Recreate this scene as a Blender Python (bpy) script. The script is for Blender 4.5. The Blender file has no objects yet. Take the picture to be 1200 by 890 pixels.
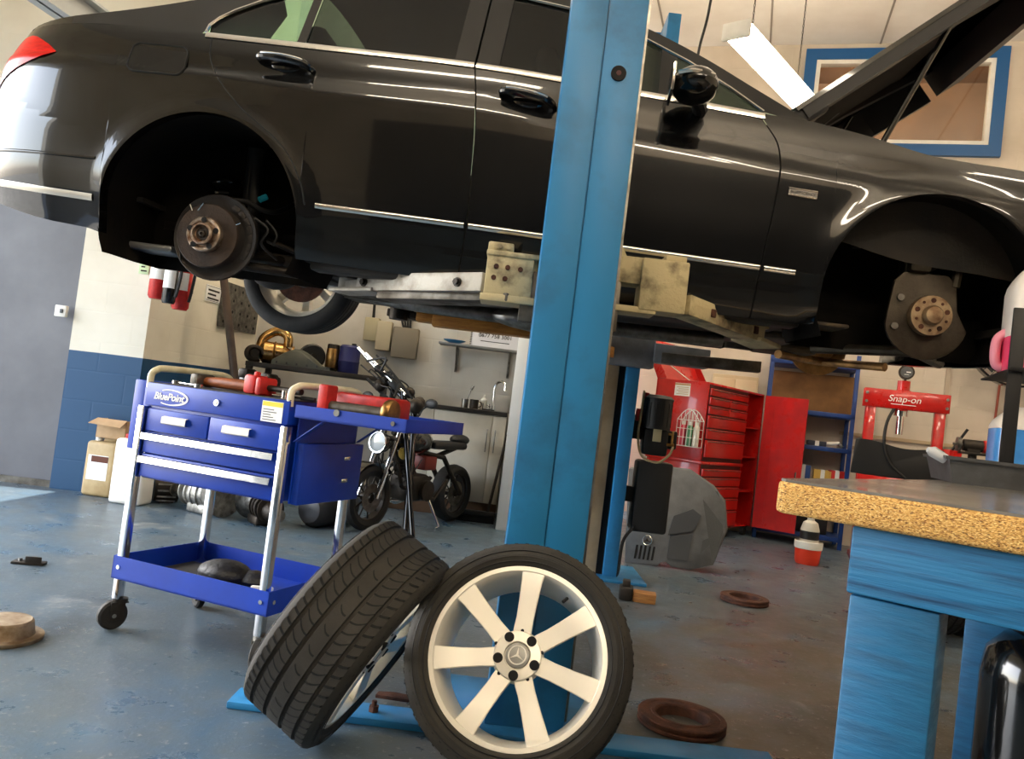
import bpy, bmesh, math, random
from mathutils import Vector, Matrix
random.seed(7)
V = Vector; PI = math.pi
SC = bpy.context.scene; COL = SC.collection
sin, cos, rad = math.sin, math.cos, math.radians

# ---------- camera: 930 px focal length in a 1200x890 frame, rolled 7 degrees ----------
FPX = 930.0; ROLL = rad(7.0); PITCH = math.atan(35*cos(ROLL)/FPX); CAMP = V((0, 0, 1.0))
FW = V((0, cos(PITCH), sin(PITCH))); _u0 = V((0, -sin(PITCH), cos(PITCH)))
CR = V((cos(ROLL), 0, 0)) + _u0*sin(ROLL); CU = V((-sin(ROLL), 0, 0)) + _u0*cos(ROLL)
def ray(x, y): return CR*((x-600)/FPX) - CU*((y-445)/FPX) + FW
def at_y(x, y, Y):
    d = ray(x, y); return CAMP + d*(Y/d.y)
def at_z(x, y, z):
    d = ray(x, y); return CAMP + d*((z-1.0)/d.z)
def at_plane(x, y, p, n):
    d = ray(x, y); return CAMP + d*((p-CAMP).dot(n)/d.dot(n))
cam = bpy.data.cameras.new('camera'); cam.sensor_width = 36; cam.lens = FPX/1200*36; cam.clip_start = .05
camo = bpy.data.objects.new('camera', cam); COL.objects.link(camo)
camo.matrix_world = Matrix(((CR.x, CU.x, -FW.x, 0), (CR.y, CU.y, -FW.y, 0), (CR.z, CU.z, -FW.z, 1.0), (0, 0, 0, 1)))
SC.camera = camo
SC.view_settings.view_transform = 'Standard'; SC.view_settings.look = 'None'; SC.view_settings.gamma = 1
SC.view_settings.use_curve_mapping = False

# ---------- materials ----------
def lin(c): return tuple(((v/255)/12.92 if v <= 10 else ((v/255+.055)/1.055)**2.4) for v in c) + (1,)
def mat(name, col, rough=.5, metal=0, col2=None, scale=6, lo=.35, hi=.65, bump=0, bscale=80, coat=0, trans=0, ior=1.45,
        emit=None, estr=1, rvar=0, stretch=None, alpha=1, detail=6, spec=.5):
    m = bpy.data.materials.new(name); m.use_nodes = True; nt = m.node_tree; b = nt.nodes['Principled BSDF']
    L = nt.links.new; I = b.inputs
    I['Base Color'].default_value = lin(col); I['Roughness'].default_value = rough; I['Metallic'].default_value = metal
    I['Coat Weight'].default_value = coat; I['Coat Roughness'].default_value = .04; I['Transmission Weight'].default_value = trans
    I['IOR'].default_value = ior; I['Alpha'].default_value = alpha; I['Specular IOR Level'].default_value = spec
    tc = nt.nodes.new('ShaderNodeTexCoord'); src = tc.outputs['Object']
    if stretch:
        mp = nt.nodes.new('ShaderNodeMapping'); mp.inputs['Scale'].default_value = stretch; L(src, mp.inputs['Vector']); src = mp.outputs['Vector']
    def noise(s, d=detail, r=.6):
        n = nt.nodes.new('ShaderNodeTexNoise'); n.inputs['Scale'].default_value = s; n.inputs['Detail'].default_value = d
        n.inputs['Roughness'].default_value = r; L(src, n.inputs['Vector']); return n.outputs['Fac']
    if col2 is not None or rvar:
        f = noise(scale)
        mr = nt.nodes.new('ShaderNodeMapRange'); mr.inputs['From Min'].default_value = lo; mr.inputs['From Max'].default_value = hi; L(f, mr.inputs['Value'])
        if col2 is not None:
            mx = nt.nodes.new('ShaderNodeMix'); mx.data_type = 'RGBA'; mx.inputs['A'].default_value = lin(col); mx.inputs['B'].default_value = lin(col2)
            L(mr.outputs['Result'], mx.inputs['Factor']); L(mx.outputs['Result'], I['Base Color'])
        if rvar:
            m2 = nt.nodes.new('ShaderNodeMapRange'); m2.inputs['To Min'].default_value = max(.02, rough-rvar); m2.inputs['To Max'].default_value = min(1, rough+rvar)
            m2.inputs['From Min'].default_value = .3; m2.inputs['From Max'].default_value = .7
            L(f, m2.inputs['Value']); L(m2.outputs['Result'], I['Roughness'])
    if bump:
        bn = nt.nodes.new('ShaderNodeBump'); bn.inputs['Strength'].default_value = bump; bn.inputs['Distance'].default_value = .01
        L(noise(bscale), bn.inputs['Height']); L(bn.outputs['Normal'], I['Normal'])
    if emit:
        I['Emission Color'].default_value = lin(emit); I['Emission Strength'].default_value = estr
    return m

def thin_glass(name, col):
    m = bpy.data.materials.new(name); m.use_nodes = True; nt = m.node_tree; nt.nodes.remove(nt.nodes['Principled BSDF']); L = nt.links.new; N = nt.nodes.new
    t = N('ShaderNodeBsdfTransparent'); t.inputs['Color'].default_value = lin(col); g = N('ShaderNodeBsdfGlossy'); g.inputs['Roughness'].default_value = .02
    lw = N('ShaderNodeLayerWeight'); lw.inputs['Blend'].default_value = .5; p_ = N('ShaderNodeMath'); p_.operation = 'POWER'; L(lw.outputs['Facing'], p_.inputs[0]); p_.inputs[1].default_value = 5
    f = N('ShaderNodeMath'); f.operation = 'MULTIPLY_ADD'; L(p_.outputs[0], f.inputs[0]); f.inputs[1].default_value = .9; f.inputs[2].default_value = .05; x = N('ShaderNodeMixShader')
    L(f.outputs[0], x.inputs[0]); L(t.outputs[0], x.inputs[1]); L(g.outputs[0], x.inputs[2]); L(x.outputs[0], nt.nodes['Material Output'].inputs['Surface']); return m

# ---------- mesh builder ----------
def frame(d):
    d = d.normalized(); a = V((0, 0, 1)) if abs(d.z) < .9 else V((1, 0, 0))
    u = d.cross(a).normalized(); return u, d.cross(u).normalized(), d
class MB:
    def __init__(s): s.bm = bmesh.new()
    def verts(s, ps): return [s.bm.verts.new(p) for p in ps]
    def face(s, vs):
        try: return s.bm.faces.new(vs)
        except ValueError: return None
    def box(s, c, size, rot=None, bev=0, seg=2, mx=None):
        x, y, z = (v/2 for v in size); M = Matrix.Translation(c)
        if rot is not None:
            R = rot if isinstance(rot, Matrix) else Matrix.Rotation(rot, 3, 'Z'); M = M @ R.to_4x4()
        if mx is not None: M = mx @ M
        v = s.verts([M @ V(p) for p in ((-x,-y,-z),(x,-y,-z),(x,y,-z),(-x,y,-z),(-x,-y,z),(x,-y,z),(x,y,z),(-x,y,z))])
        fs = [s.face([v[i] for i in f]) for f in ((3,2,1,0),(4,5,6,7),(0,1,5,4),(1,2,6,5),(2,3,7,6),(3,0,4,7))]
        if bev:
            es = list({e for f in fs for e in f.edges})
            bmesh.ops.bevel(s.bm, geom=es, offset=min(bev, min(size)*.49), segments=seg, profile=.5, affect='EDGES')
        return s
    def bb(s, a, b, **k):
        a, b = V(a), V(b); return s.box((a+b)/2, [abs(v) for v in (b-a)], **k)
    def rings(s, rs, closed=True, cap0=True, cap1=True, loop=False):
        vr = [s.verts(r) for r in rs]; n = len(vr[0]); m = len(vr)
        for i in range(m if loop else m-1):
            a, b = vr[i], vr[(i+1) % m]
            for j in range(n if closed else n-1):
                k = (j+1) % n; s.face((a[j], a[k], b[k], b[j]))
        if not loop and closed:
            if cap0: s.face(list(reversed(vr[0])))
            if cap1: s.face(vr[-1])
        return s
    def grid(s, rows, closed=False): return s.rings(rows, closed=closed, cap0=False, cap1=False)
    def cyl(s, p0, p1, r0, r1=None, n=20, cap=True):
        p0, p1 = V(p0), V(p1); r1 = r0 if r1 is None else r1; u, w, d = frame(p1-p0)
        c = [u*cos(2*PI*i/n) + w*sin(2*PI*i/n) for i in range(n)]
        return s.rings([[p0+q*r0 for q in c], [p1+q*r1 for q in c]], cap0=cap, cap1=cap)
    def lathe(s, prof, o=(0,0,0), ax=(0,0,1), n=32, loop=False, cap=True):
        o = V(o); u, w, d = frame(V(ax)); rs = []
        for r, h in prof: rs.append([o + d*h + (u*cos(2*PI*i/n) + w*sin(2*PI*i/n))*max(r, 1e-4) for i in range(n)])
        return s.rings(rs, cap0=cap, cap1=cap, loop=loop)
    def tube(s, pts, r, n=8, cap=True, closed=False):
        pts = [V(p) for p in pts]; m = len(pts); rr = r if isinstance(r, (list, tuple)) else [r]*m
        ts = []
        for i in range(m):
            if closed: t = pts[(i+1) % m] - pts[i-1]
            else: t = pts[min(i+1, m-1)] - pts[max(i-1, 0)]
            ts.append(t.normalized())
        u, w, _ = frame(ts[0]); rs = []
        for i in range(m):
            u = (u - ts[i]*u.dot(ts[i])).normalized(); w = ts[i].cross(u)
            rs.append([pts[i] + (u*cos(2*PI*j/n) + w*sin(2*PI*j/n))*rr[i] for j in range(n)])
        return s.rings(rs, cap0=cap, cap1=cap, loop=closed)
    def prism(s, poly, o, ax, ay, d, bev=0):
        o, ax, ay, d = V(o), V(ax), V(ay), V(d)
        a = s.verts([o+ax*p[0]+ay*p[1] for p in poly]); b = s.verts([o+ax*p[0]+ay*p[1]+d for p in poly])
        n = len(poly); fs = [s.face(list(reversed(a))), s.face(b)]
        for i in range(n):
            j = (i+1) % n; fs.append(s.face((a[i], a[j], b[j], b[i])))
        if bev:
            es = list({e for f in fs if f for e in f.edges})
            bmesh.ops.bevel(s.bm, geom=es, offset=bev, segments=2, profile=.5, affect='EDGES')
        return s
    def ball(s, c, r, n=16, m=10, mx=None):
        r = (r, r, r) if not isinstance(r, (tuple, list)) else r; c = V(c); rs = []
        for i in range(m+1):
            t = PI*i/m; t = min(max(t, .02), PI-.02)
            ring = [V((r[0]*sin(t)*cos(2*PI*j/n), r[1]*sin(t)*sin(2*PI*j/n), -r[2]*cos(t))) for j in range(n)]
            rs.append([c + (mx @ p if mx else p) for p in ring])
        return s.rings(rs)
    def poly(s, pts): s.face(s.verts(pts)); return s
    def slab(s, pts, d):
        pts = [V(p) for p in pts]; d = V(d); a = s.verts(pts); b = s.verts([p+d for p in pts]); n = len(pts)
        s.face(list(reversed(a))); s.face(b)
        for i in range(n): s.face((a[i], a[(i+1) % n], b[(i+1) % n], b[i]))
        return s
    def add(s, me, mx=None):
        k = len(s.bm.verts); s.bm.from_mesh(me); s.bm.verts.ensure_lookup_table()
        if mx is not None: bmesh.ops.transform(s.bm, matrix=mx, verts=s.bm.verts[k:])
        return s
    def build(s, name, m, parent=None, loc=None, angle=35, fix=True, sharp=True):
        if fix: bmesh.ops.recalc_face_normals(s.bm, faces=s.bm.faces)
        me = bpy.data.meshes.new(name); s.bm.to_mesh(me); s.bm.free()
        if sharp: me.polygons.foreach_set('use_smooth', [True]*len(me.polygons)); me.set_sharp_from_angle(angle=rad(angle))
        me.materials.append(m); o = bpy.data.objects.new(name, me); COL.objects.link(o)
        if parent: o.parent = parent
        if loc is not None: o.location = loc
        return o
def tag(o, label=None, cat=None, group=None, kind=None):
    if label: o['label'] = label
    if cat: o['category'] = cat
    if group: o['group'] = group
    if kind: o['kind'] = kind
    return o
def thing(name, label, cat, loc=(0,0,0), rotz=0, group=None):
    o = bpy.data.objects.new(name, None); o.empty_display_size = .1; COL.objects.link(o)
    o.location = loc; o.rotation_euler = (0, 0, rotz); return tag(o, label, cat, group)
def single(name, mb, m, label, cat, loc=(0,0,0), rotz=0, group=None):
    o = mb.build(name, m); o.location = loc; o.rotation_euler = (0, 0, rotz); return tag(o, label, cat, group)
def struct(name, mb, m, parent=None):
    o = mb.build(name, m, parent)
    if not parent: o['kind'] = 'structure'
    return o
def copy_tree(o, parent=None):
    c = o.copy(); COL.objects.link(c)
    if parent: c.parent = parent
    for ch in [x for x in COL.objects if x.parent == o]: copy_tree(ch, c)
    return c
def text_mesh(txt, size, ext=.001, align='CENTER', shear=0, bold=0):
    cu = bpy.data.curves.new('t', 'FONT'); cu.body = txt; cu.size = size; cu.extrude = ext; cu.align_x = align; cu.align_y = 'CENTER'; cu.shear = shear; cu.offset = bold
    o = bpy.data.objects.new('t', cu); COL.objects.link(o); dg = bpy.context.evaluated_depsgraph_get(); dg.update()
    me = bpy.data.meshes.new_from_object(o.evaluated_get(dg)); bpy.data.objects.remove(o); bpy.data.curves.remove(cu); return me
def basis(o, ax, ay, az=None):
    ax, ay = V(ax).normalized(), V(ay).normalized(); az = V(az).normalized() if az is not None else ax.cross(ay)
    return Matrix(((ax.x, ay.x, az.x, o[0]), (ax.y, ay.y, az.y, o[1]), (ax.z, ay.z, az.z, o[2]), (0, 0, 0, 1)))
def lerp_tab(tab, x):
    if x <= tab[0][0]: return tab[0][1]
    for (a, p), (b, q) in zip(tab, tab[1:]):
        if x <= b: return p + (q-p)*(x-a)/(b-a)
    return tab[-1][1]
def smooth_tab(tab, x):
    n = len(tab)
    if x <= tab[0][0]: return tab[0][1]
    if x >= tab[-1][0]: return tab[-1][1]
    for i in range(n-1):
        if x <= tab[i+1][0]: break
    (x0, y0), (x1, y1) = tab[i], tab[i+1]; h = x1-x0; t = (x-x0)/h
    def sl(k):
        if k == 0: return (tab[1][1]-tab[0][1])/(tab[1][0]-tab[0][0])
        if k == n-1: return (tab[-1][1]-tab[-2][1])/(tab[-1][0]-tab[-2][0])
        return (tab[k+1][1]-tab[k-1][1])/(tab[k+1][0]-tab[k-1][0])
    m0, m1 = sl(i)*h, sl(i+1)*h
    return (2*t**3-3*t*t+1)*y0 + (t**3-2*t*t+t)*m0 + (-2*t**3+3*t*t)*y1 + (t**3-t*t)*m1
def spline(pts, k=6):
    pts = [V(p) for p in pts]; out = []
    for i in range(len(pts)-1):
        p0, p1, p2, p3 = pts[max(i-1, 0)], pts[i], pts[i+1], pts[min(i+2, len(pts)-1)]
        for j in range(k):
            t = j/k; out.append(.5*((2*p1)+(p2-p0)*t+(2*p0-5*p1+4*p2-p3)*t*t+(3*p1-p0-3*p2+p3)*t**3))
    return out + [pts[-1]]

# ---------- shared materials ----------
K = {}
K['post_blue'] = mat('post_blue', (42, 124, 178), .42, col2=(34, 78, 108), scale=3.2, lo=.48, hi=.78, rvar=.1, bump=.05, bscale=30)
K['bench_blue'] = mat('bench_blue', (30, 98, 142), .5, col2=(26, 80, 118), scale=9, lo=.4, hi=.7, rvar=.1, bump=.25, bscale=14, stretch=(1, 1, 6))
K['cart_blue'] = mat('cart_blue', (8, 58, 172), .42, coat=.08, rvar=.06, col2=(8, 50, 150), scale=4)
K['bench_wood'] = mat('bench_painted_wood', (30, 102, 146), .5, col2=(14, 54, 88), scale=4, lo=.46, hi=.64, rvar=.08, bump=.35, bscale=6, stretch=(.7, 14, 14))
K['chrome'] = mat('chrome', (225, 225, 225), .14, 1, rvar=.06, scale=12)
K['steel'] = mat('steel', (150, 148, 142), .38, 1, col2=(105, 100, 92), scale=14, rvar=.1)
K['dull_steel'] = mat('dull_steel', (112, 108, 100), .5, .8, col2=(70, 64, 56), scale=10, rvar=.1, bump=.15)
K['black_plastic'] = mat('black_plastic', (22, 22, 23), .5, bump=.08, bscale=200)
K['black_gloss'] = mat('black_gloss', (10, 10, 11), .15, coat=.5)
K['dark_metal'] = mat('dark_metal', (38, 36, 33), .5, .6, col2=(58, 50, 42), scale=12, bump=.2)
K['rust'] = mat('rust', (96, 58, 40), .75, .3, col2=(58, 34, 26), scale=18, bump=.5, bscale=60)
K['cast'] = mat('cast', (120, 118, 112), .45, .7, col2=(70, 68, 64), scale=20, bump=.3)
K['red_paint'] = mat('red_paint', (196, 26, 20), .3, coat=.4, col2=(170, 20, 16), scale=5, rvar=.06)
K['red_plastic'] = mat('red_plastic', (200, 40, 34), .45, col2=(160, 28, 24), scale=20)
K['rubber'] = mat('rubber', (24, 24, 24), .72, col2=(36, 34, 31), scale=20, bump=.1, bscale=150)
K['white_paint'] = mat('white_paint', (232, 230, 222), .5, col2=(215, 212, 202), scale=4, bump=.04)
K['wood'] = mat('wood', (176, 122, 62), .6, col2=(132, 84, 38), scale=9, stretch=(1, 14, 14), bump=.1)
K['paper'] = mat('paper', (240, 240, 236), .7)
K['brass'] = mat('brass', (190, 150, 90), .35, 1, col2=(120, 86, 50), scale=10)
K['grey_plastic'] = mat('grey_plastic', (92, 95, 98), .55, col2=(76, 78, 80), scale=8, bump=.1)
K['cardboard'] = mat('cardboard', (190, 158, 120), .8, col2=(170, 138, 100), scale=6)
K['cable'] = mat('cable', (18, 18, 18), .5)
# ---------- room ----------
UR = V((.956, -.292, 0)).normalized(); VR = V((.292, .956, 0)).normalized()   # room axes (walls run 17 degrees off the car)
def wall_mat(name, col, col2, dado=None, block=True):
    m = bpy.data.materials.new(name); m.use_nodes = True; nt = m.node_tree; b = nt.nodes['Principled BSDF']; L = nt.links.new
    tc = nt.nodes.new('ShaderNodeTexCoord'); sp = nt.nodes.new('ShaderNodeSeparateXYZ'); L(tc.outputs['Object'], sp.inputs[0])
    n = nt.nodes.new('ShaderNodeTexNoise'); n.inputs['Scale'].default_value = 1.7; n.inputs['Detail'].default_value = 8; L(tc.outputs['Object'], n.inputs['Vector'])
    mr = nt.nodes.new('ShaderNodeMapRange'); mr.inputs['From Min'].default_value = .4; mr.inputs['From Max'].default_value = .72; L(n.outputs['Fac'], mr.inputs['Value'])
    mx = nt.nodes.new('ShaderNodeMix'); mx.data_type = 'RGBA'; mx.inputs['A'].default_value = lin(col); mx.inputs['B'].default_value = lin(col2)
    L(mr.outputs['Result'], mx.inputs['Factor']); out = mx.outputs['Result']
    if dado:
        ad = nt.nodes.new('ShaderNodeMath'); ad.operation = 'MULTIPLY_ADD'; L(n.outputs['Fac'], ad.inputs[0]); ad.inputs[1].default_value = .015; L(sp.outputs['Z'], ad.inputs[2])
        lt = nt.nodes.new('ShaderNodeMath'); lt.operation = 'LESS_THAN'; L(ad.outputs[0], lt.inputs[0]); lt.inputs[1].default_value = 1.05
        m2 = nt.nodes.new('ShaderNodeMix'); m2.data_type = 'RGBA'; L(lt.outputs[0], m2.inputs['Factor']); L(out, m2.inputs['A']); m2.inputs['B'].default_value = lin(dado); out = m2.outputs['Result']
    L(out, b.inputs['Base Color']); b.inputs['Roughness'].default_value = .55
    if block:
        cb = nt.nodes.new('ShaderNodeCombineXYZ'); av = nt.nodes.new('ShaderNodeMath'); av.operation = 'ADD'; L(sp.outputs['X'], av.inputs[0]); L(sp.outputs['Y'], av.inputs[1])
        L(av.outputs[0], cb.inputs['X']); L(sp.outputs['Z'], cb.inputs['Y'])
        br = nt.nodes.new('ShaderNodeTexBrick'); br.inputs['Scale'].default_value = 1; br.inputs['Brick Width'].default_value = .44; br.inputs['Row Height'].default_value = .225
        br.inputs['Mortar Size'].default_value = .008; br.inputs['Mortar Smooth'].default_value = .6; L(cb.outputs[0], br.inputs['Vector'])
        bp = nt.nodes.new('ShaderNodeBump'); bp.inputs['Strength'].default_value = .16; bp.inputs['Distance'].default_value = .01; bp.invert = True
        L(br.outputs['Fac'], bp.inputs['Height']); L(bp.outputs['Normal'], b.inputs['Normal'])
    return m
K['wall_l'] = wall_mat('wall_cream', (226, 220, 202), (206, 198, 178), (12, 66, 104))
K['wall_m'] = wall_mat('wall_offwhite', (206, 202, 192), (176, 170, 158))
K['wall_r'] = wall_mat('wall_beige', (204, 192, 176), (182, 170, 152))
K['ceil'] = mat('ceiling_panels', (240, 234, 224), .7, col2=(228, 220, 208), scale=1.5)
def floor_mat():
    m = bpy.data.materials.new('painted_concrete_floor'); m.use_nodes = True; nt = m.node_tree; b = nt.nodes['Principled BSDF']; L = nt.links.new; N = nt.nodes.new
    tc = N('ShaderNodeTexCoord'); src = tc.outputs['Object']
    def noise(s, d=8, r=.62, dist=0):
        n = N('ShaderNodeTexNoise'); n.inputs['Scale'].default_value = s; n.inputs['Detail'].default_value = d; n.inputs['Roughness'].default_value = r; n.inputs['Distortion'].default_value = dist
        L(src, n.inputs['Vector']); return n.outputs['Fac']
    def rng(v, a, b_, c=0, d=1):
        r = N('ShaderNodeMapRange'); r.inputs['From Min'].default_value = a; r.inputs['From Max'].default_value = b_; r.inputs['To Min'].default_value = c; r.inputs['To Max'].default_value = d
        L(v, r.inputs['Value']); return r.outputs['Result']
    def mix(f, a, c):
        x = N('ShaderNodeMix'); x.data_type = 'RGBA'; L(f, x.inputs['Factor'])
        if isinstance(a, tuple): x.inputs['A'].default_value = lin(a)
        else: L(a, x.inputs['A'])
        if isinstance(c, tuple): x.inputs['B'].default_value = lin(c)
        else: L(c, x.inputs['B'])
        return x.outputs['Result']
    def mul(a, c):
        x = N('ShaderNodeMath'); x.operation = 'MULTIPLY'; L(a, x.inputs[0])
        if isinstance(c, (int, float)): x.inputs[1].default_value = c
        else: L(c, x.inputs[1])
        return x.outputs[0]
    big = noise(.9, 6); med = noise(4.5, 10, .7); fine = noise(38, 6, .7)
    c = mix(rng(med, .38, .66), (64, 94, 118), (92, 102, 106))
    c = mix(rng(big, .42, .62), c, (80, 92, 100))
    sp = N('ShaderNodeSeparateXYZ'); L(src, sp.inputs[0])
    # brown trodden-in dirt in the near right part of the bay
    dirt = mul(mul(rng(sp.outputs['X'], -.3, .8), rng(sp.outputs['Y'], 6.2, 3.9)), rng(noise(1.6, 9, .66), .33, .55))
    c = mix(mul(dirt, .9), c, (72, 62, 46))
    oil = rng(noise(1.1, 5, .5, .6), .60, .70); c = mix(mul(oil, .55), c, (34, 40, 46))
    wornv = mul(rng(noise(2.6, 12, .75, .5), .58, .66), rng(noise(.7), .45, .6)); c = mix(mul(wornv, .7), c, (150, 152, 150))
    c = mix(mul(rng(fine, .58, .70), .6), c, (170, 172, 170))
    c = mix(mul(rng(fine, .36, .28), .6), c, (36, 42, 46))
    L(c, b.inputs['Base Color'])
    r = rng(med, .35, .65, .24, .46); L(r, b.inputs['Roughness'])
    bp = N('ShaderNodeBump'); bp.inputs['Strength'].default_value = .22; bp.inputs['Distance'].default_value = .006
    ad = N('ShaderNodeMath'); ad.operation = 'ADD'; L(med, ad.inputs[0]); L(fine, ad.inputs[1]); L(ad.outputs[0], bp.inputs['Height']); L(bp.outputs['Normal'], b.inputs['Normal'])
    return m
K['floor'] = floor_mat()
struct('floor', MB().bb((-5.1, -4.2, -.12), (7.2, 11.2, 0)), K['floor'])
out_ground = MB().bb((-40, -40, -.32), (40, 40, -.13))
struct('ground_outside', out_ground, mat('tarmac_outside', (150, 148, 142), .85, col2=(120, 118, 112), scale=2))
def wall(name, p0, p1, z0, z1, th, m, holes=()):
    """wall whose face runs p0 -> p1, thickness th to the left of that direction; holes (u0,u1,z0,z1)"""
    p0, p1 = V((p0[0], p0[1], 0)), V((p1[0], p1[1], 0)); d = (p1-p0); ln = d.length; d.normalize(); n = V((-d.y, d.x, 0))
    us = sorted({0, ln, *[h[0] for h in holes], *[h[1] for h in holes]}); zs = sorted({z0, z1, *[h[2] for h in holes], *[h[3] for h in holes]})
    mb = MB()
    for a, b in zip(us, us[1:]):
        for c, e in zip(zs, zs[1:]):
            if any(h[0] <= a+1e-6 and b-1e-6 <= h[1] and h[2] <= c+1e-6 and e-1e-6 <= h[3] for h in holes): continue
            q = [p0+d*a, p0+d*b]
            mb.slab([q[0]+V((0,0,c)), q[1]+V((0,0,c)), q[1]+V((0,0,e)), q[0]+V((0,0,e))], n*th)
    bmesh.ops.remove_doubles(mb.bm, verts=mb.bm.verts, dist=1e-5)
    return struct(name, mb, m)
RW0 = V((.2, 8.884, 0)) + VR*.6
def rw0(x, y): return at_plane(x, y, RW0, VR)
PX0 = at_z(52, 573, 0).x                                       # right edge of the shutter door
PIER = V((-2.77, 5.96, 0)); MIDC = V((-2.5, 7.65, 0)); PART = V((.0, 6.75, 0))
wc = [rw0(948, 65), rw0(1180, 57), rw0(1168, 182)]
CZ = .5*(wc[0].z+wc[1].z)+.10
_e = RW0 + UR*((7.2-RW0.x)/UR.x) + VR*.1; _f = RW0 - UR*.3 + VR*.1
struct('ceiling', MB().slab([V((-5.1, -4.2, CZ)), V((7.2, -4.2, CZ)), V((7.2, _e.y, CZ)), V((_f.x, _f.y, CZ)), V((-5.1, 10.6, CZ))], (0, 0, .12)), K['ceil'])
wall('wall_front', (-5.0, 5.93), (PIER.x, PIER.y), 0, CZ, .25, K['wall_l'], [(0.25, PX0+5.0, 0, 3.0)])
wall('wall_recess', (PIER.x, PIER.y+.01), (MIDC.x, MIDC.y), 0, CZ, .2, K['wall_l'])
wall('wall_kitchen', (MIDC.x-.05, MIDC.y), (.32, 7.6), 0, CZ, .2, K['wall_m'])
RW0 = V((.2, 8.884, 0)) + VR*.6; RW1 = RW0 + UR*6.9; LW = RW0 + VR*0
def rw(x, y, off=0): return at_plane(x, y, RW0 - VR*off, VR)
# window hole on the right-hand back wall
wc = [rw(948, 65), rw(1180, 57), rw(1168, 182)]
WU0 = (wc[0]-RW0).dot(UR); WU1 = (wc[1]-RW0).dot(UR); WZ1 = .5*(wc[0].z+wc[1].z); WZ0 = wc[2].z
wall('wall_back', RW0-UR*.25, RW1, 0, CZ, .2, K['wall_r'], [(WU0+.25, WU1+.25, WZ0, WZ1)])
wall('wall_right', (RW1.x, RW1.y), (6.2, -4.0), 0, CZ, .2, K['wall_r'])
wall('wall_rear', (6.3, -4.0), (-4.9, -4.0), 0, CZ, .2, K['wall_r'])
wall('wall_left', (-4.8, -4.0), (-4.8, 6.1), 0, CZ, .2, K['wall_l'], [(4.6, 9.6, 0, 3.2)])
struct('added_dark_panel', MB().bb((-3.4, -3.98, 0), (5.2, -3.93, 3.7)), mat('added_panel_grey', (52, 52, 55), .6))  # unseen dark panel added behind the camera to darken the car's reflections
# ceiling sheet joints seen above the tube light, grey roof beam top left
jt = MB()
for k in range(5):
    p = RW0 + UR*(1.0+1.15*k); jt.slab([p+V((0,0,CZ-.008)), p+UR*.02+V((0,0,CZ-.008)), p+UR*.02-VR*6+V((0,0,CZ-.008)), p-VR*6+V((0,0,CZ-.008))], (0,0,.007))
struct('trim_1', jt, mat('joint_grey', (150, 140, 128), .7))
b1, b0 = at_y(118, 34, 5.7), at_y(-40, -52, 4.6); dd = (b1-b0).normalized(); b1 = b0 + V((dd.x, dd.y, 0)).normalized()*(b1-b0).length + V((0,0,0)); zb = at_y(118, 34, 5.7).z
b0.z = zb; b1 = at_y(118, 34, 5.7); b1.z = zb
sd = (b1-b0).cross(V((0,0,1))).normalized()*.08
bmx = MB()
for zz, w in ((zb-.10, 1), (zb+.10, 1)): bmx.slab([b0-sd+V((0,0,zz-zb)), b1-sd+V((0,0,zz-zb)), b1+sd+V((0,0,zz-zb)), b0+sd+V((0,0,zz-zb))], (0,0,.016))
bmx.slab([b0-sd*.12-V((0,0,.1)), b1-sd*.12-V((0,0,.1)), b1-sd*.12+V((0,0,.1)), b0-sd*.12+V((0,0,.1))], sd*.24)
struct('beam', bmx, mat('beam_grey', (168, 172, 172), .5))
# roller shutter
sh = MB(); rows = []
nx = 60
for k in range(nx+1):
    z = .0+3.0*k/nx; y = 5.99 + (.006 if k % 2 else 0)
    rows.append([V((-4.75, y, z)), V((PX0, y, z))])
sh.grid(rows)
K['shutter'] = mat('shutter_grey', (104, 104, 108), .42, col2=(92, 92, 96), scale=2, rvar=.06)
d1 = struct('door_1', MB().bb((-4.75, 5.99, .02), (PX0+.005, 6.03, 3.0)), K['shutter'])
MB().bb((-4.75, 5.975, 0), (PX0+.0, 6.035, .05)).build('bottom_rail', K['dull_steel'], d1)
sk = at_y(73, 365, 5.92); so = thing('wall_socket', 'small white switch box on the shutter edge', 'socket', (sk.x, 5.93, sk.z))
MB().box((0, -.02, 0), (.085, .04, .085), bev=.006).build('back_box', K['white_paint'], so)
MB().box((.012, -.044, 0), (.02, .012, .03), bev=.003).build('rocker', K['grey_plastic'], so)
# white partition end (jamb) beside the lift post
pj0, pj1 = at_z(582, 620, 0), at_z(582, 620, 0)+V((.42, 2.2, 0))
J = at_z(581, 620, 0)
wall('wall_partition', (J.x+.118, J.y), (J.x+.38, J.y+2.25), 0, CZ, .1, K['wall_m'])
struct('trim_2', MB().bb((J.x-.004, J.y-.05, 0), (J.x+.125, J.y+.0, 2.35), bev=.004), mat('jamb_white', (248, 247, 242), .4))
# window_1: blue outer frame, white inner frame, glass; office box behind
wm = basis(RW0 + UR*WU0 + V((0,0,WZ0)), UR, (0,0,1)); ww, wh = WU1-WU0, WZ1-WZ0
def ring(mb, x0, x1, z0, z1, t, y0, y1):
    for a, b, c, e in ((x0, x1, z0, z0+t), (x0, x1, z1-t, z1), (x0, x0+t, z0+t, z1-t), (x1-t, x1, z0+t, z1-t)): mb.bb((a, c, y0), (b, e, y1), mx=wm)
    return mb
w1 = struct('window_1', ring(MB(), -.03, ww+.03, -.03, wh+.03, .12, -.02, .05), mat('frame_blue', (20, 84, 140), .4))
ring(MB(), .085, ww-.085, .085, wh-.085, .05, -.06, .035).build('inner_frame', K['white_paint'], w1)
MB().bb((.12, .12, -.02), (ww-.12, wh-.12, -.012), mx=wm).build('pane', thin_glass('window_glass', (244, 246, 244)), w1)
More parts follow.
